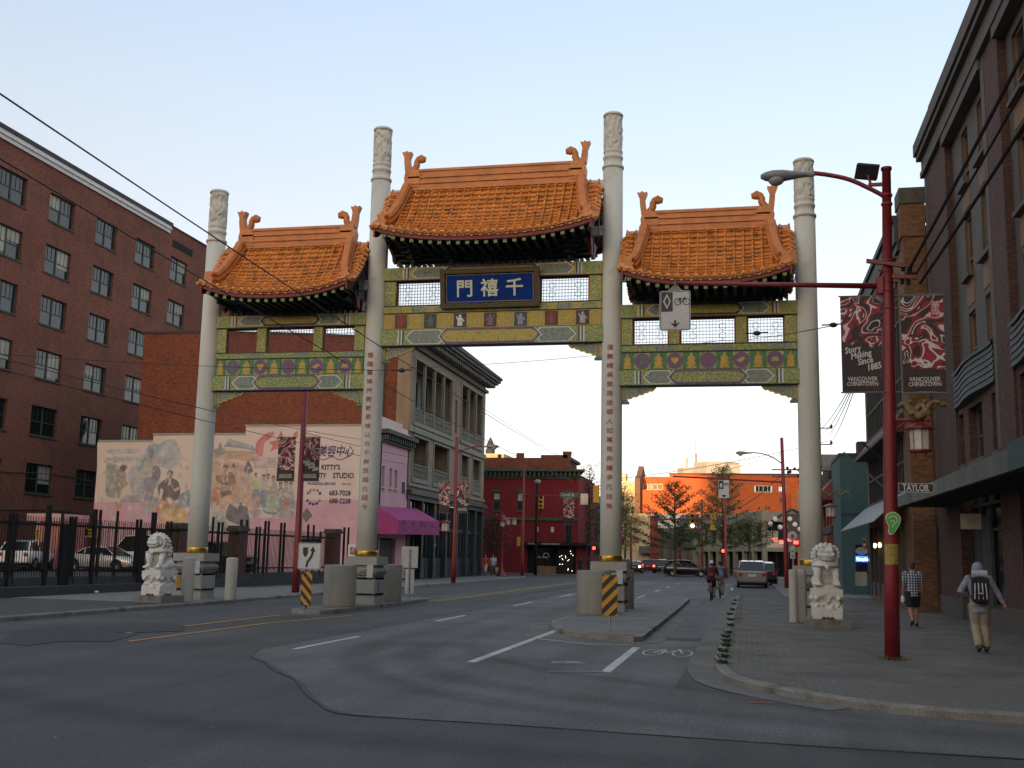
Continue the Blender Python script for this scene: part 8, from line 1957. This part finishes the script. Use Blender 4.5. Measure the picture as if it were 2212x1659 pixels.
    m = MB(); m.wbox(-hw*.85,hw*.85,y0+.2,y1_-.2,.16,.30); m.local('underbody',M['dark'],t)
    if extras: extras(t)
    return t
SEDAN = [(-2.3,.80,.35,.95,.5,.95),(-2.2,.86,.28,1.0,.5,1.0),(-1.55,.90,.24,1.0,.5,1.0),(-.85,.91,.24,.98,.60,1.38),(-.2,.91,.24,.96,.62,1.45),(.45,.91,.24,.94,.60,1.40),(1.25,.90,.24,.90,.5,.90),(2.1,.86,.26,.74,.5,.74),(2.3,.74,.34,.64,.5,.64)]
MINIVAN = [(-2.45,.90,.38,1.02,.5,1.02),(-2.38,.95,.30,1.10,.74,1.10),(-2.1,.98,.28,1.08,.76,1.70),(-1.0,.99,.28,1.06,.78,1.78),(.2,.99,.28,1.02,.76,1.76),(.95,.98,.28,.98,.70,1.62),(1.75,.96,.28,.96,.6,.96),(2.3,.92,.30,.78,.5,.78),(2.5,.82,.38,.66,.5,.66)]
SUV = [(-2.3,.86,.42,1.02,.5,1.02),(-2.22,.92,.38,1.08,.66,1.08),(-1.85,.94,.36,1.08,.70,1.60),(-.7,.94,.36,1.06,.72,1.70),(.35,.94,.36,1.04,.70,1.66),(1.15,.93,.36,1.0,.6,1.0),(2.1,.90,.38,.90,.5,.90),(2.35,.80,.44,.76,.5,.76)]
VAN = [(-2.7,.94,.40,1.15,.8,1.15),(-2.66,.98,.36,1.2,.9,2.15),(-.5,1.0,.34,1.2,.9,2.2),(1.2,1.0,.34,1.15,.86,2.1),(2.0,.98,.36,1.1,.6,1.1),(2.7,.86,.42,.9,.5,.9)]
SIL = paint_mat('silver_paint',(.56,.56,.55),.3); WHT = paint_mat('white_car_paint',(.80,.80,.78),0); BLK = paint_mat('black_car_paint',(.012,.013,.018),.1); NAVY = paint_mat('navy_car_paint',(.012,.018,.035),.2); CHAM = paint_mat('champagne_paint',(.30,.29,.27),.5)
car('silver minivan seen from behind, parked beside the far red lamp pole',(.36,76.9,0),0,MINIVAN,CHAM,(-1.55,1.5),lights='off')
car('dark car parked just beyond the silver minivan',(1.3,85.5,0),-.03,SUV,BLK,(-1.4,1.45),.35)
car('dark blue hatchback crossing the street in front of the arcade',(-6.0,115.5,0),-PI/2+.05,SUV,NAVY,(-1.4,1.45),.35,name='moving_car')
def roofsign(t): m = MB(); m.wbox(-.35,.35,-.1,.1,1.46,1.66); m.local('roof_sign',mat('taxi_sign',(.35,.50,.33),.5,emit=.6),t)
car('pale green taxi half hidden behind the dark blue hatchback',(-6.6,121,0),-PI/2,SEDAN,paint_mat('pale_green_paint',(.16,.24,.17),.1),(-1.4,1.45),name='taxi',extras=roofsign)
car('dark sedan with bright brake lights, nearest of the queue beyond the third column',(-12.9,132.0,0),.03,SEDAN,BLK,(-1.4,1.45),lights='brake',name='moving_car')
car('dark estate car right of the sedan in the far queue',(-10.2,137,0),.0,SUV,NAVY,(-1.4,1.45),.35,lights='on',name='moving_car')
car('dark car left of the sedan in the far queue, partly behind the third column',(-15.0,138,0),.03,SUV,BLK,(-1.4,1.45),.35,lights='brake',name='moving_car')
car('red car at the far end of the queue',(-12.6,148,0),0,SUV,paint_mat('red_car_paint',(.20,.015,.015),.1),(-1.4,1.45),.35,lights='on',name='moving_car')
LZ = .42
car('silver sedan parked behind the iron fence beside the left lion',(-36.2,57.8,LZ),-PI/2-.10,SEDAN,SIL,(-1.42,1.45),.335)
car('white compact car with an open tailgate seen from behind in the parking lot',(-41.6,58.4,LZ),.25,SUV,WHT,(-1.4,1.45),.34)
# pickup
PK = [(-2.8,.92,.55,1.12,.5,1.12),(-2.7,.97,.50,1.15,.5,1.15),(-.75,.98,.48,1.15,.5,1.15),(-.62,.98,.48,1.15,.76,1.80),(.3,.98,.48,1.15,.78,1.86),(.95,.98,.48,1.12,.74,1.78),(1.6,.97,.48,1.10,.6,1.10),(2.55,.96,.50,1.05,.5,1.05),(2.75,.90,.55,.95,.5,.95)]
car('white pickup truck parked at the left edge behind the fence',(-46.2,60.0,LZ),PI/2+.9,PK,WHT,(-1.8,1.8),.40,name='pickup_truck')
car('dark pickup truck behind the fence right of the brick pier',(-30.2,59.6,LZ),-PI/2-.5,PK,BLK,(-1.8,1.8),.40,name='pickup_truck')
car('white van parked against the mural wall behind the leftmost column',(-35.0,60.6,LZ),PI/2+.1,VAN,WHT,(-1.7,1.7),.34,name='parked_van')
# ================================================================ signs at the islands
YELW = mat('hazard_yellow',(.50,.235,.015),.55,var=.12,scale=6)
def hazard(label,x,y,z0,w_,h,lean,slope):
    t = thing('hazard_marker',label,'road sign',(x,y,H),0,'striped hazard boards')
    f = Fr((x,y-.03,z0),Vector((1,0,0)),(0,-1,0),Vector((lean,0,1)).normalized())
    m = MB(); m.tube([(x,y,H),(x+lean*h,y,z0+h*.9)],.025,6); m.build('post',M['steel'],t)
    m = MB(); m.prism(f,[(-w_/2,0),(w_/2,0),(w_/2,h),(-w_/2,h)],-.012,0); m.build('board',YELW,t)
    m = MB(); sp = h/3.2; band = sp*.5; k = -2
    while k < 6:
        z = k*sp; lo = [z,z+band]; P = []
        # slanted band clipped to the board
        def clipz(q,u): return q+slope*(u+w_/2)
        poly = [(-w_/2,clipz(lo[0],-w_/2)),(w_/2,clipz(lo[0],w_/2)),(w_/2,clipz(lo[1],w_/2)),(-w_/2,clipz(lo[1],-w_/2))]
        def cut(poly,zc,keep):
            out = []
            for i in range(len(poly)):
                a,b = poly[i],poly[(i+1) % len(poly)]; ia,ib = (a[1] <= zc) == keep,(b[1] <= zc) == keep
                if ia: out.append(a)
                if ia != ib: t_ = (zc-a[1])/(b[1]-a[1]); out.append((a[0]+(b[0]-a[0])*t_,zc))
            return out
        poly = cut(poly,h,True); poly = cut(poly,0,False) if poly else poly
        if len(poly) > 2: m.flat(f,poly,.003)
        k += 1
    m.build('stripes',SIGNK,t)
    m = MB(); m.ell(f.p(0,h*.82,.01),.015,.01,.015,8,6); m.ell(f.p(0,h*.15,.01),.015,.01,.015,8,6); m.build('bolts',M['steel'],t)
    return t
e1 = on_y(661,1306,31.0); hz = hazard('narrow black and yellow hazard board under the keep right sign',e1.x,31.0,on_y(660,1307,31).z,.33,on_y(660,1234,31).z-on_y(660,1307,31).z,.0,-1.1)
p0 = on_y(1317,1330,25.2); hazard('black and yellow striped hazard board at the nose of the right island',p0.x,25.2,p0.z,.35,on_y(1318,1242,25.2).z-p0.z,.0,1.0)
kr = thing('keep_right_sign','white keep right sign with curved black arrow at the nose of the left island','road sign',(e1.x,31,1.25),0)
tl,br = on_y(645,1172,30.93),on_y(692,1231,30.93); f = Fr(((tl.x+br.x)/2,30.93,(tl.z+br.z)/2)); W3,H3 = (br.x-tl.x)/2,(tl.z-br.z)/2
m = MB(); m.prism(f,rrect(W3,H3,.05),-.02,0); m.build('sign_plate',SIGNW,kr)
m = MB(); outline(m,f,rrect(W3-.015,H3-.015,.04),.012,.004)
m.flat(f,[(-.21,.26),(-.05,.26),(-.05,.09),(-.09,.0),(-.13,-.03),(-.17,.0),(-.21,.09)],.005)
ar = smoothpath([(-.08,-.32),(-.05,-.18),(.04,-.05),(.09,.06),(.10,.16)],5)
for a,b in zip(ar,ar[1:]):
    d = (Vector(b)-Vector(a)).normalized(); q = Vector((-d.y,d.x))*.034; m.flat(f,[tuple(Vector(a)-q-d*.004),tuple(Vector(b)-q+d*.004),tuple(Vector(b)+q+d*.004),tuple(Vector(a)+q-d*.004)],.006)
m.flat(f,[(.02,.15),(.105,.30),(.19,.13)],.007)
m.build('sign_symbols',SIGNK,kr)
m = MB(); m.tube([(e1.x,31,H),(e1.x,31,on_y(668,1175,31).z)],.025,6); m.build('post',M['steel'],kr)
# backs of signs on the island
bs = thing('sign_back','pale backs of two stacked signs on a thin post on the left island','road sign',(-12.0,40.2,H),0)
q0,q1,q2,q3 = on_y(868,1180,40),on_y(902,1227,40),on_y(876,1229,40),on_y(893,1283,40)
m = MB(); m.wbox(q0.x,q1.x,40.0,40.02,q1.z,q0.z); m.build('upper_plate',mat('sign_back_alu',(.42,.43,.42),.5,metal=.0,var=.1),bs); m = MB(); m.wbox(q2.x,q3.x,40.0,40.02,q3.z,q2.z); m.build('lower_plate',bpy.data.materials['sign_back_alu'],bs)
xc = on_y(884,1240,39.97).x; m = MB(); m.tube([(xc,39.95,H),(xc,39.95,on_y(884,1195,40).z)],.03,6)
for z in (.5,1.0,1.35,1.9): m.lathe((xc,39.95,z),[(.045,-.03),(.045,.03)],8)
m.build('post',M['steel'],bs)
sr = thing('picture_panel','small white and red picture panel leaning by the fence behind the second column','sign',on_y(768,1200,50))
q0,q1 = on_y(752,1176,50),on_y(776,1214,50); m = MB(); m.wbox(q0.x,q1.x,50,50.05,H,q0.z); m.mi = 1; m.wbox(q0.x+.12,q1.x-.12,49.98,50,q1.z+.35,q0.z-.12); m.build('panel',[M['white'],mat('red_print',(.40,.08,.08),.7,var=.6,scale=9,stain=((.5,.48,.46),.5,6))],sr)
# traffic signals
SIGY = mat('signal_yellow',(.50,.27,.02),.5,var=.12); GLOWR = mat('red_signal_lit',(1,.05,.04),.5,emit=3.5); GLOWW = mat('white_signal_lit',(.8,1,.95),.5,emit=5)
def signal(label,pos,side=True,lit=None,s=1.0,back=False):
    t = thing('traffic_signal',label,'traffic light',pos,0 if not back else PI,'yellow traffic signals')
    m = MB(); m.wbox(-.17*s,.17*s,-.12*s,.12*s,0,1.0*s)
    m.local('housing',SIGY,t)
    m = MB(); vis = MB()
    for k in range(3):
        z = (.18+.32*k)*s; c = Vector((0,-.125*s,z)); m.add([c+Vector((.11*s*math.cos(a*PI/6),0,.11*s*math.sin(a*PI/6))) for a in range(12)],[tuple(range(12))])
        vs = []
        for a in range(7): an = PI*a/6; vs += [c+Vector((.12*s*math.cos(an),0,.12*s*math.sin(an))),c+Vector((.12*s*math.cos(an),-.18*s,.11*s*math.sin(an)))]
        vis.add(vs,[(2*a,2*a+1,2*a+3,2*a+2) for a in range(6)])
    m.local('lenses',M['dark'],t); vis.local('visors',SIGY,t)
    if lit: m = MB(); m.ell((0,-.14*s,(.18+.32*lit[0])*s),.11*s,.02,.11*s,10,6); m.local('lit_lens',lit[1],t)
    return t
Ysg = 96.5
bp_ = thing('black_lamp_pole','black lamp pole with a small round lamp in front of the red corner building','lamp pole',(-18.3,96.8,H))
m = MB(); m.smooth = True; m.lathe((-18.3,96.8,0),[(.16,.1),(.13,2.5),(.10,8.2),(.02,8.25)],10); m.build('pole',M['black'],bp_); m = MB(); m.ell((-18.2,96.7,8.35),.3,.3,.22); m.build('lamp',HEAD,bp_); m = MB(); m.ell((-17.9,96.7,6.4),.09,.09,.9); m.build('bracket',M['black'],bp_)
signal('yellow signal on the black lamp pole before the red corner building',on_y(1169,1098,Ysg),s=1.15)
signal('yellow signal box low on the red pole at the red corner building',on_y(1120,1180,92.6),s=.8,back=True)
signal('yellow signal just left of the third gate column',on_y(1288,1086,92.9),s=1.45,back=True)
signal('yellow signal with a white lit lamp left of the big street tree',on_y(1496,1142,108),lit=(0,GLOWW),s=1.5)
signal('yellow signal on the far red pole in front of the arcade',on_y(1541,1145,104),s=1.5,back=True)
for x,y,Y_,lb in ((1283,1184,104,'small red pedestrian signal lit left of the third gate column'),(1562,1190,104,'small red pedestrian signal lit on the far pole by the arcade')):
    p = on_y(x,y,Y_); t = thing('pedestrian_signal',lb,'traffic light',p,0,'lit pedestrian signals'); m = MB(); m.wbox(-.3,.3,0,.25,-.25,.25); m.local('housing',M['dark'],t); m = MB(); m.ell((0,-.02,0),.16,.03,.16,10,6); m.local('red_lens',GLOWR,t)
sg = thing('street_name_sign','green street name sign lettered Carrall St hanging left of the third column','street sign',on_y(1230,1070,93))
q0,q1 = on_y(1209,1064,93),on_y(1250,1075,93); m = MB(); m.wbox(q0.x,q1.x,93,93.05,q1.z,q0.z); m.build('name_plate',mat('sign_green',(.015,.10,.09),.5),sg); m = MB(); text_mb(m,'Carrall St',Fr((q0.x+.1,92.97,q1.z+.12)),0,0,0,.42,sx=.72,bold=.006); m.build('name_lettering',SIGNW,sg)
q0,q1 = on_y(1254,1066,93),on_y(1270,1090,93); m = MB(); m.wbox(q0.x,q1.x,93,93.05,q1.z,q0.z); tag(m.build('white_sign',mat('old_white_sign',(.62,.56,.46),.6)),'plain pale square sign next to the green street name sign','road sign')
q0,q1 = on_y(1481,1117,110),on_y(1508,1127,110); m = MB(); m.wbox(q0.x,q1.x,110,110.05,q1.z,q0.z); tag(m.build('far_name_sign',bpy.data.materials['sign_green']),'far green street name sign in front of the big street tree','street sign')
# far red poles and lanterns
for x,yb,yt,Y_,lb in ((1568,1232,1060,104,'far red pole standing in the crown of the right street tree'),(1517,1225,1078,118,'far red pole right of the big street tree'),(1470,1225,1130,118,'short far red pole under the big street tree'),(1363,1225,1115,120,'far red pole among the yellow tree leaves')):
    p = on_z(x,yb,H); b = on_y(x,yb,Y_); red_pole(b.x,Y_,on_y(x,yt,Y_).z,lb,.12)
p = on_y(1568,1120,104); m = MB(); m.tube([(p.x,104,p.z),(p.x-7,104,p.z-.2)],.07,6); tag(m.build('signal_arm',M['red']),'thin red signal arm reaching left over the far crossing','signal arm')
for x,y,Y_,lb,wv in ((1515,1137,117.8,'small dark banner on the far red pole beside the big street tree',1),(1352,1150,119.8,'small far banner beside the yellow tree',1),(1245,1105,100,'far pale banner left of the third gate column',1)):
    p = on_y(x,y,Y_); banner(lb,p.x-1.2,p.x-.2,p.z-1.2,p.z+1.2,Y_,wv,detail=False)
gl = thing('red_lantern_post','short red lantern post beside the couple on the far left pavement','lamp post',(-19.2,86.9,H),0)
m = MB(); m.smooth = True; m.lathe((-19.2,86.9,0),[(.42,.1),(.40,.2),(.22,.45),(.16,.6),(.10,1.0),(.09,4.0),(.14,4.1)],14); m.build('post',M['red'],gl)
m = MB(); m.lathe((-19.2,86.9,0),[(.16,4.1),(.22,4.5)],8); m.build('lantern_glass',bpy.data.materials['lantern_glass'],gl); m = MB(); m.lathe((-19.2,86.9,0),[(.40,4.5),(.42,4.55),(.30,4.8),(.06,5.05),(.03,5.3)],12); m.build('lantern_cap',M['red'],gl)
for x,y,lb in ((1098,1128,'pair of cream lanterns on the red corner pole, left one'),(1110,1128,'pair of cream lanterns on the red corner pole, right one')):
    p = on_y(x,y,92.7); lantern(p.x,92.7,p.z-.2,s=1.1,label=lb)
nn = thing('lantern_sign_cluster','tall neon framed lantern sign with red light left of the right gate column','neon sign',on_y(1712,1160,110))
m = MB(); c0 = on_y(1712,1130,110)
m.tube([c0+Vector((-2.2+.55*k,0,1.3-.25*abs(k-4)**1.2)) for k in range(9)],.16,6); m.wbox(c0.x-.7,c0.x+.7,109.9,110.4,c0.z-2.3,c0.z+.9); m.build('sign_frame',M['storefront'],nn)
m = MB()
for k in range(10): m = MB(); m.ell(c0+Vector((-2.1+.46*k,-.25,.5*math.sin(k*1.9)-.1)),.24,.15,.24,8,6); m.build('white_ornament',M['white'],nn)
m = MB()
for k in range(6): m.wbox(c0.x-1.9+.65*k,c0.x-1.45+.65*k,109.6,109.75,c0.z-1.75-.25*(k % 2),c0.z-1.45-.25*(k % 2))
m.build('neon_tube',GLOWR,nn,kind='stuff')
m = MB(); m.wbox(c0.x-.1,c0.x+.1,110,110.2,0,c0.z-2.2); m.build('post',M['red'],nn)
# small things on the right pavement
bn = thing('bus_stop_sign','white bus stop timetable sign beside the far red lamp pole','bus stop',(3.0,71.5,H))
q0,q1 = on_y(1706,1178,60),on_y(1717,1208,60)
q0,q1 = on_y(1706,1162,62),on_y(1718,1207,62); xc = (q0.x+q1.x)/2; m = MB(); m.tube([(xc,62,H),(xc,62,q0.z+.3)],.035,6); m.build('post',M['steel'],bn)
m = MB(); m.wbox(q0.x,q1.x,61.9,61.95,q1.z,q0.z-.42); m.ell(((q0.x+q1.x)/2,61.92,q0.z+.1),.26,.03,.26,14,8); m.build('sign_plate',SIGNW,bn)
pr_ = mat('print_red',(.30,.06,.05),.7)
for a,b in ((-.75,-.68),(-1.0,-.95),(0,.2)): m = MB(); m.wbox(q0.x+.07,q1.x-.07,61.86,61.9,q0.z+a,q0.z+b); m.build('sign_print',pr_,bn)
bl = thing('blue_lit_sign','small lit blue sign on the dark board against the teal wall','sign',(5.3,60,2.6))
q0,q1 = on_y(1848,1201,60),on_y(1875,1214,60); m = MB(); m.wbox(q0.x,q1.x,59.9,60,q1.z,q0.z); m.build('lit_panel',mat('blue_lit',(.02,.12,.9),.5,emit=2.2),bl); m = MB(); text_mb(m,'Dumpling',Fr((q0.x+.05,59.87,q1.z+.08)),0,0,0,.2,sx=.8); m.build('sign_lettering',GLOWW,bl)
m = MB(); q0,q1 = on_y(1850,1181,60.1),on_y(1871,1200,60.1); m.wbox(q0.x-.05,q1.x+.05,60.02,60.1,1.2,q0.z+.1); m.mi = 1; m.ell(((q0.x+q1.x)/2,60,(q0.z+q1.z)/2),.3,.03,.2,12,8); q2,q3 = on_y(1846,1235,60),on_y(1873,1266,60); m.wbox(q2.x,q3.x,59.96,60.02,q3.z,q2.z); m.build('board',[M['dark'],M['blind']],bl)
m = MB()
for px_ in (on_y(1844,1200,59.8).x,on_y(1876,1200,59.8).x): m.tube([(px_,59.8,H),(px_,59.8,3.9)],.035,6)
m.build('board_post',M['stucco'],bl)
ps = thing('parking_sign','small white sign with black and red marks under the grey awning','road sign',(5.2,50,2.9))
q0,q1 = on_y(1863,1161,52),on_y(1871,1192,52); m = MB(); m.prism(Fr(((q0.x+q1.x)/2,52,(q0.z+q1.z)/2)),rrect((q1.x-q0.x)/2,(q0.z-q1.z)/2,.07),-.02,0); m.mi = 1; m.prism(Fr(((q0.x+q1.x)/2,51.97,(q0.z+q1.z)/2+.16)),[(-.07,-.1),(.07,-.1),(0,.1)],-.01,0); m.mi = 2; m.prism(Fr(((q0.x+q1.x)/2,51.97,(q0.z+q1.z)/2-.16)),[(-.07,.1),(.07,.1),(0,-.12)],-.01,0); m.build('sign_plate',[SIGNW,SIGNK,mat('sign_red',(.4,.03,.03),.6)],ps)
# ================================================================ wires
def wire(label,a,b,sag,r=.02,n=18,group='overhead wires',nm='overhead_wire'):
    a,b = Vector(a),Vector(b); m = MB(); m.tube([a+(b-a)*(k/n)+Vector((0,0,-4*sag*(k/n)*(1-k/n))) for k in range(n+1)],r,5); return tag(m.build(nm,M['wire']),label,'wire',group)
wire('thick overhead wire crossing the upper left sky past the leftmost column',on_x(-420,-80,-11),on_y(1245,1006,92),.35,.016)
wire('lower thick wire running down across the brick warehouse to the far pole',on_x(-420,90,-13),on_y(1240,1040,92),.5,.016)
wire('thin wire sloping across the middle of the leftmost column',on_x(-200,720,-16.5),on_y(830,955,62),.3,.012)
wire('thin double wire crossing the leftmost column under the beam',on_x(-200,745,-16.4),on_y(960,1015,80),.3,.012)
wire('fine cable from the left gate bay across to the second column',on_y(-60,760,34.2),on_y(880,800,34.2),.15,.010)
wire('fine cable across the clear sky under the middle bay',on_y(880,795,50),on_y(1560,735,50),.2,.012)
wire('fine cable passing in front of the right lattice windows',on_y(1560,735,50),on_y(1815,700,21.0),.1,.010)
wire('fine cable over the orange building from column to column',on_y(1330,1035,60),on_y(1800,950,60),.2,.014)
wire('second fine cable low over the orange building',on_y(1500,1030,75),on_y(1690,980,72),.1,.014)
wire('drooping cable across the front of the arcade building',on_y(1500,1110,74),on_y(1688,1025,72),.9,.022)
wire('cable sloping right over the balcony building roof',on_y(1040,880,64),on_y(1260,1012,92),.1,.014)
ins = on_y(1962,585,Y5)
for k,(x,y,lb) in enumerate(((2212,95,'uppermost of three heavy power cables running off the upper right edge'),(2212,150,'middle of three heavy power cables running off the upper right edge'),(2212,215,'lowest of three heavy power cables running off the upper right edge'))):
    far = on_x(x,y,3.7+.12*k); d = (far-ins).normalized(); wire(lb,ins+Vector((.1*k,0,-.12*k)),far+(far-ins)*.8,.1,.028 if k != 1 else .02,group='heavy power cables')
for k,(xa_,xb_) in enumerate(((1845,1776),(1855,1783),(1868,1790),(1900,1800))):
    a = on_y(1935-8*k,640,Y5); b = on_y(xb_,925+8*k,64); wire(('leftmost','second','third','rightmost')[k]+' power cable dropping behind the dark banner towards the far poles',a,b,.3,.016,group='power cables behind the banner')
m = MB()
for x,y in ((1776,925),(1776,960)): p = on_y(x,y,64); m.box(Fr(p),-.35,.55,-.03,.03,0,.06); m.lathe(p+Vector((.5,0,.1)),[(.05,-.1),(.09,0),(.05,.1)],8)
fpole = on_y(1772,960,64.1)
m.tube([(fpole.x-.2,64.2,H),(fpole.x-.2,64.2,on_y(1776,900,64).z)],.10,8); tag(m.build('utility_pole',M['red']),'pole with short cross arms mostly hidden behind the right gate column','utility pole')
for x,y,Y_,lb in ((868,800,62,'black wire junction hanging before the balcony building brick'),(1635,720,33,'black wire insulator hanging in front of the right lattice window'),(1800,702,21.5,'black insulator left of the near dark banner')):
    p = on_y(x,y,Y_); m = MB(); s_ = Y_/60; m.ell(p,.22*s_,.12*s_,.14*s_,8,6); m.tube([p+Vector((-.6*s_,0,0)),p+Vector((.6*s_,0,.02))],.04*s_,5); tag(m.build('wire_insulator',M['wire']),lb,'insulator')
wire('thin diagonal guy wire over the mural towards the shop front',on_y(660,935,42),on_y(960,1000,64.5),.1,.012)
# ================================================================ trees
def leafmat(name,c,c2):
    m = bpy.data.materials.new(name); m.use_nodes = True; t = m.node_tree; b = t.nodes['Principled BSDF']; L = t.links.new
    g = _n(t,'ShaderNodeNewGeometry'); r = _n(t,'ShaderNodeValToRGB'); r.color_ramp.elements[0].color = (*c,1); r.color_ramp.elements[1].color = (*c2,1); L(g.outputs['Random Per Island'],r.inputs[0]); L(r.outputs[0],b.inputs['Base Color']); b.inputs['Roughness'].default_value = .65
    b.inputs['Transmission Weight'].default_value = 0; return m
LEAFD = leafmat('leaf_dark',(.020,.042,.018),(.050,.085,.030)); LEAFM = leafmat('leaf_mid',(.035,.065,.022),(.09,.13,.035)); LEAFYE = leafmat('leaf_yellow',(.16,.16,.02),(.42,.34,.03)); BARK = mat('bark',(.055,.045,.036),.9,var=.3,scale=8)
def tree(label,x,y,z0,htot,kind,n,spread,mt,group='street trees',trunk_h=2.5,seed=1,density=1.0):
    rr = random.Random(seed); t = thing('street_tree',label,'tree',(x,y,z0),0,group)
    tm = MB(); lm = MB(); tm.tube([(0,0,-.05),(.05,0,htot*.4),(-.03,.02,htot*.75),(0,0,htot*.97)],[.15,.11,.06,.015],7)
    def leaf(p,s):
        a = rr.random()*6.28; b = rr.uniform(-.9,.9); u = Vector((math.cos(a),math.sin(a),b*.5)).normalized()*s; v_ = u.cross(Vector((rr.uniform(-1,1),rr.uniform(-1,1),rr.uniform(-.3,1)))).normalized()*s*.6
        lm.add([p-u,p+v_,p+u,p-v_],[(0,1,2,3)])
    nb = n
    for i in range(nb):
        f = (i+.5)/nb; zb = trunk_h+(htot*.97-trunk_h)*f
        if kind == 'ginkgo': ln = spread*(1-f)**.75*(.75+.5*rr.random())+.25; up = .28+.5*f
        else: ln = spread*math.sin(PI*(.18+.78*f))*(.7+.5*rr.random()); up = .45
        a = i*2.4+rr.random()*.8; d = Vector((math.cos(a),math.sin(a),up)).normalized(); b0 = Vector((0,0,zb)); P = [b0,b0+d*ln*.5+Vector((0,0,-.05*ln)),b0+d*ln+Vector((0,0,.0))]
        tm.tube(P,[.05,.03,.01],5)
        twigs = [(P[0]+(P[1]-P[0])*q*2 if q < .5 else P[1]+(P[2]-P[1])*(q-.5)*2) for q in [.25+.75*k/max(2,int(ln*4)) for k in range(max(2,int(ln*4))+1)]]
        for tw in twigs:
            for _ in range(int(26*density) if kind == 'ginkgo' else int(34*density)):
                sp_ = .20 if kind == 'ginkgo' else .42
                leaf(tw+Vector((rr.gauss(0,sp_),rr.gauss(0,sp_),rr.gauss(0,sp_*.6))),rr.uniform(.05,.10))
    tm.local('trunk',BARK,t); o = lm.local('crown',mt,t); return t
b = on_y(1458,1228,112); tree('tall thin branched tree standing centrally in front of the lit orange building',b.x,112,H,on_y(1458,1040,112).z,'ginkgo',40,4.6,LEAFD,seed=3,trunk_h=2.3,density=.95)
b = on_y(1562,1228,106); tree('tall slim tree with a ragged top left of the arcade building',b.x,106,H,on_y(1560,1005,106).z,'ginkgo',40,3.7,LEAFM,seed=8,trunk_h=2.6,density=.9)
b = on_y(1600,1228,104); tree('low spreading street tree right of the pair before the arcade',b.x+.8,108,H,5.4,'ginkgo',20,3.2,LEAFD,seed=12,trunk_h=2.8,density=.7)
b = on_y(1272,1230,112); tree('slender airy tree left of the third gate column',b.x,112,H,on_y(1272,1000,112).z,'round',30,1.7,LEAFD,seed=5,trunk_h=2.4,density=.55)
b = on_y(1262,1230,124); tree('dense dark tree behind the street name sign',b.x,124,H,on_y(1270,1080,124).z,'round',34,2.8,LEAFD,seed=15,trunk_h=2.0,density=1.1)
b = on_y(1350,1230,140); tree('yellow autumn tree just right of the third gate column',b.x,140,H,on_y(1350,1090,140).z,'round',30,2.4,LEAFYE,seed=21,trunk_h=2.4)
b = on_y(1340,1230,125); tree('tall green tree behind the third gate column',b.x,125,H,on_y(1330,1040,125).z,'round',30,2.0,LEAFM,seed=23,trunk_h=4.0,density=.7)
b = on_y(1062,1238,100); tree('small reddish tree beside the balcony building corner',b.x,100,H,on_y(1062,1115,100).z,'round',20,1.9,leafmat('leaf_red',(.05,.022,.016),(.10,.05,.03)),seed=31,trunk_h=1.6)
# little things on the ground
rl = random.Random(4)
m = MB()
for _ in range(70):
    x,y = rl.uniform(-.3,6),rl.uniform(14,40)
    if not inside(x,y,ip): continue
    s_ = rl.uniform(.008,.022); m.add([(x-s_,y-s_,H+.006),(x+s_,y-s_*.6,H+.006),(x+s_*.7,y+s_,H+.012),(x-s_,y+s_*.8,H+.006)],[(0,1,2,3)])
for _ in range(60):
    x,y = rl.uniform(-14,4),rl.uniform(9,30); s_ = rl.uniform(.006,.016); m.add([(x-s_,y-s_,.024),(x+s_,y-s_*.6,.024),(x+s_*.7,y+s_,.028),(x-s_,y+s_*.8,.024)],[(0,1,2,3)])
tag(m.build('litter',mat('litter_pale',(.34,.33,.29),.9,var=.4,scale=20)),'tiny pale specks of litter scattered on road and pavement','litter',kind='stuff')
m = MB(); p = on_z(208,2225/1.736,H); m.ell(p+Vector((0,0,.05)),.09,.06,.05); tag(m.build('paper_cup',M['white']),'crumpled white litter on the left pavement before the fence','litter')
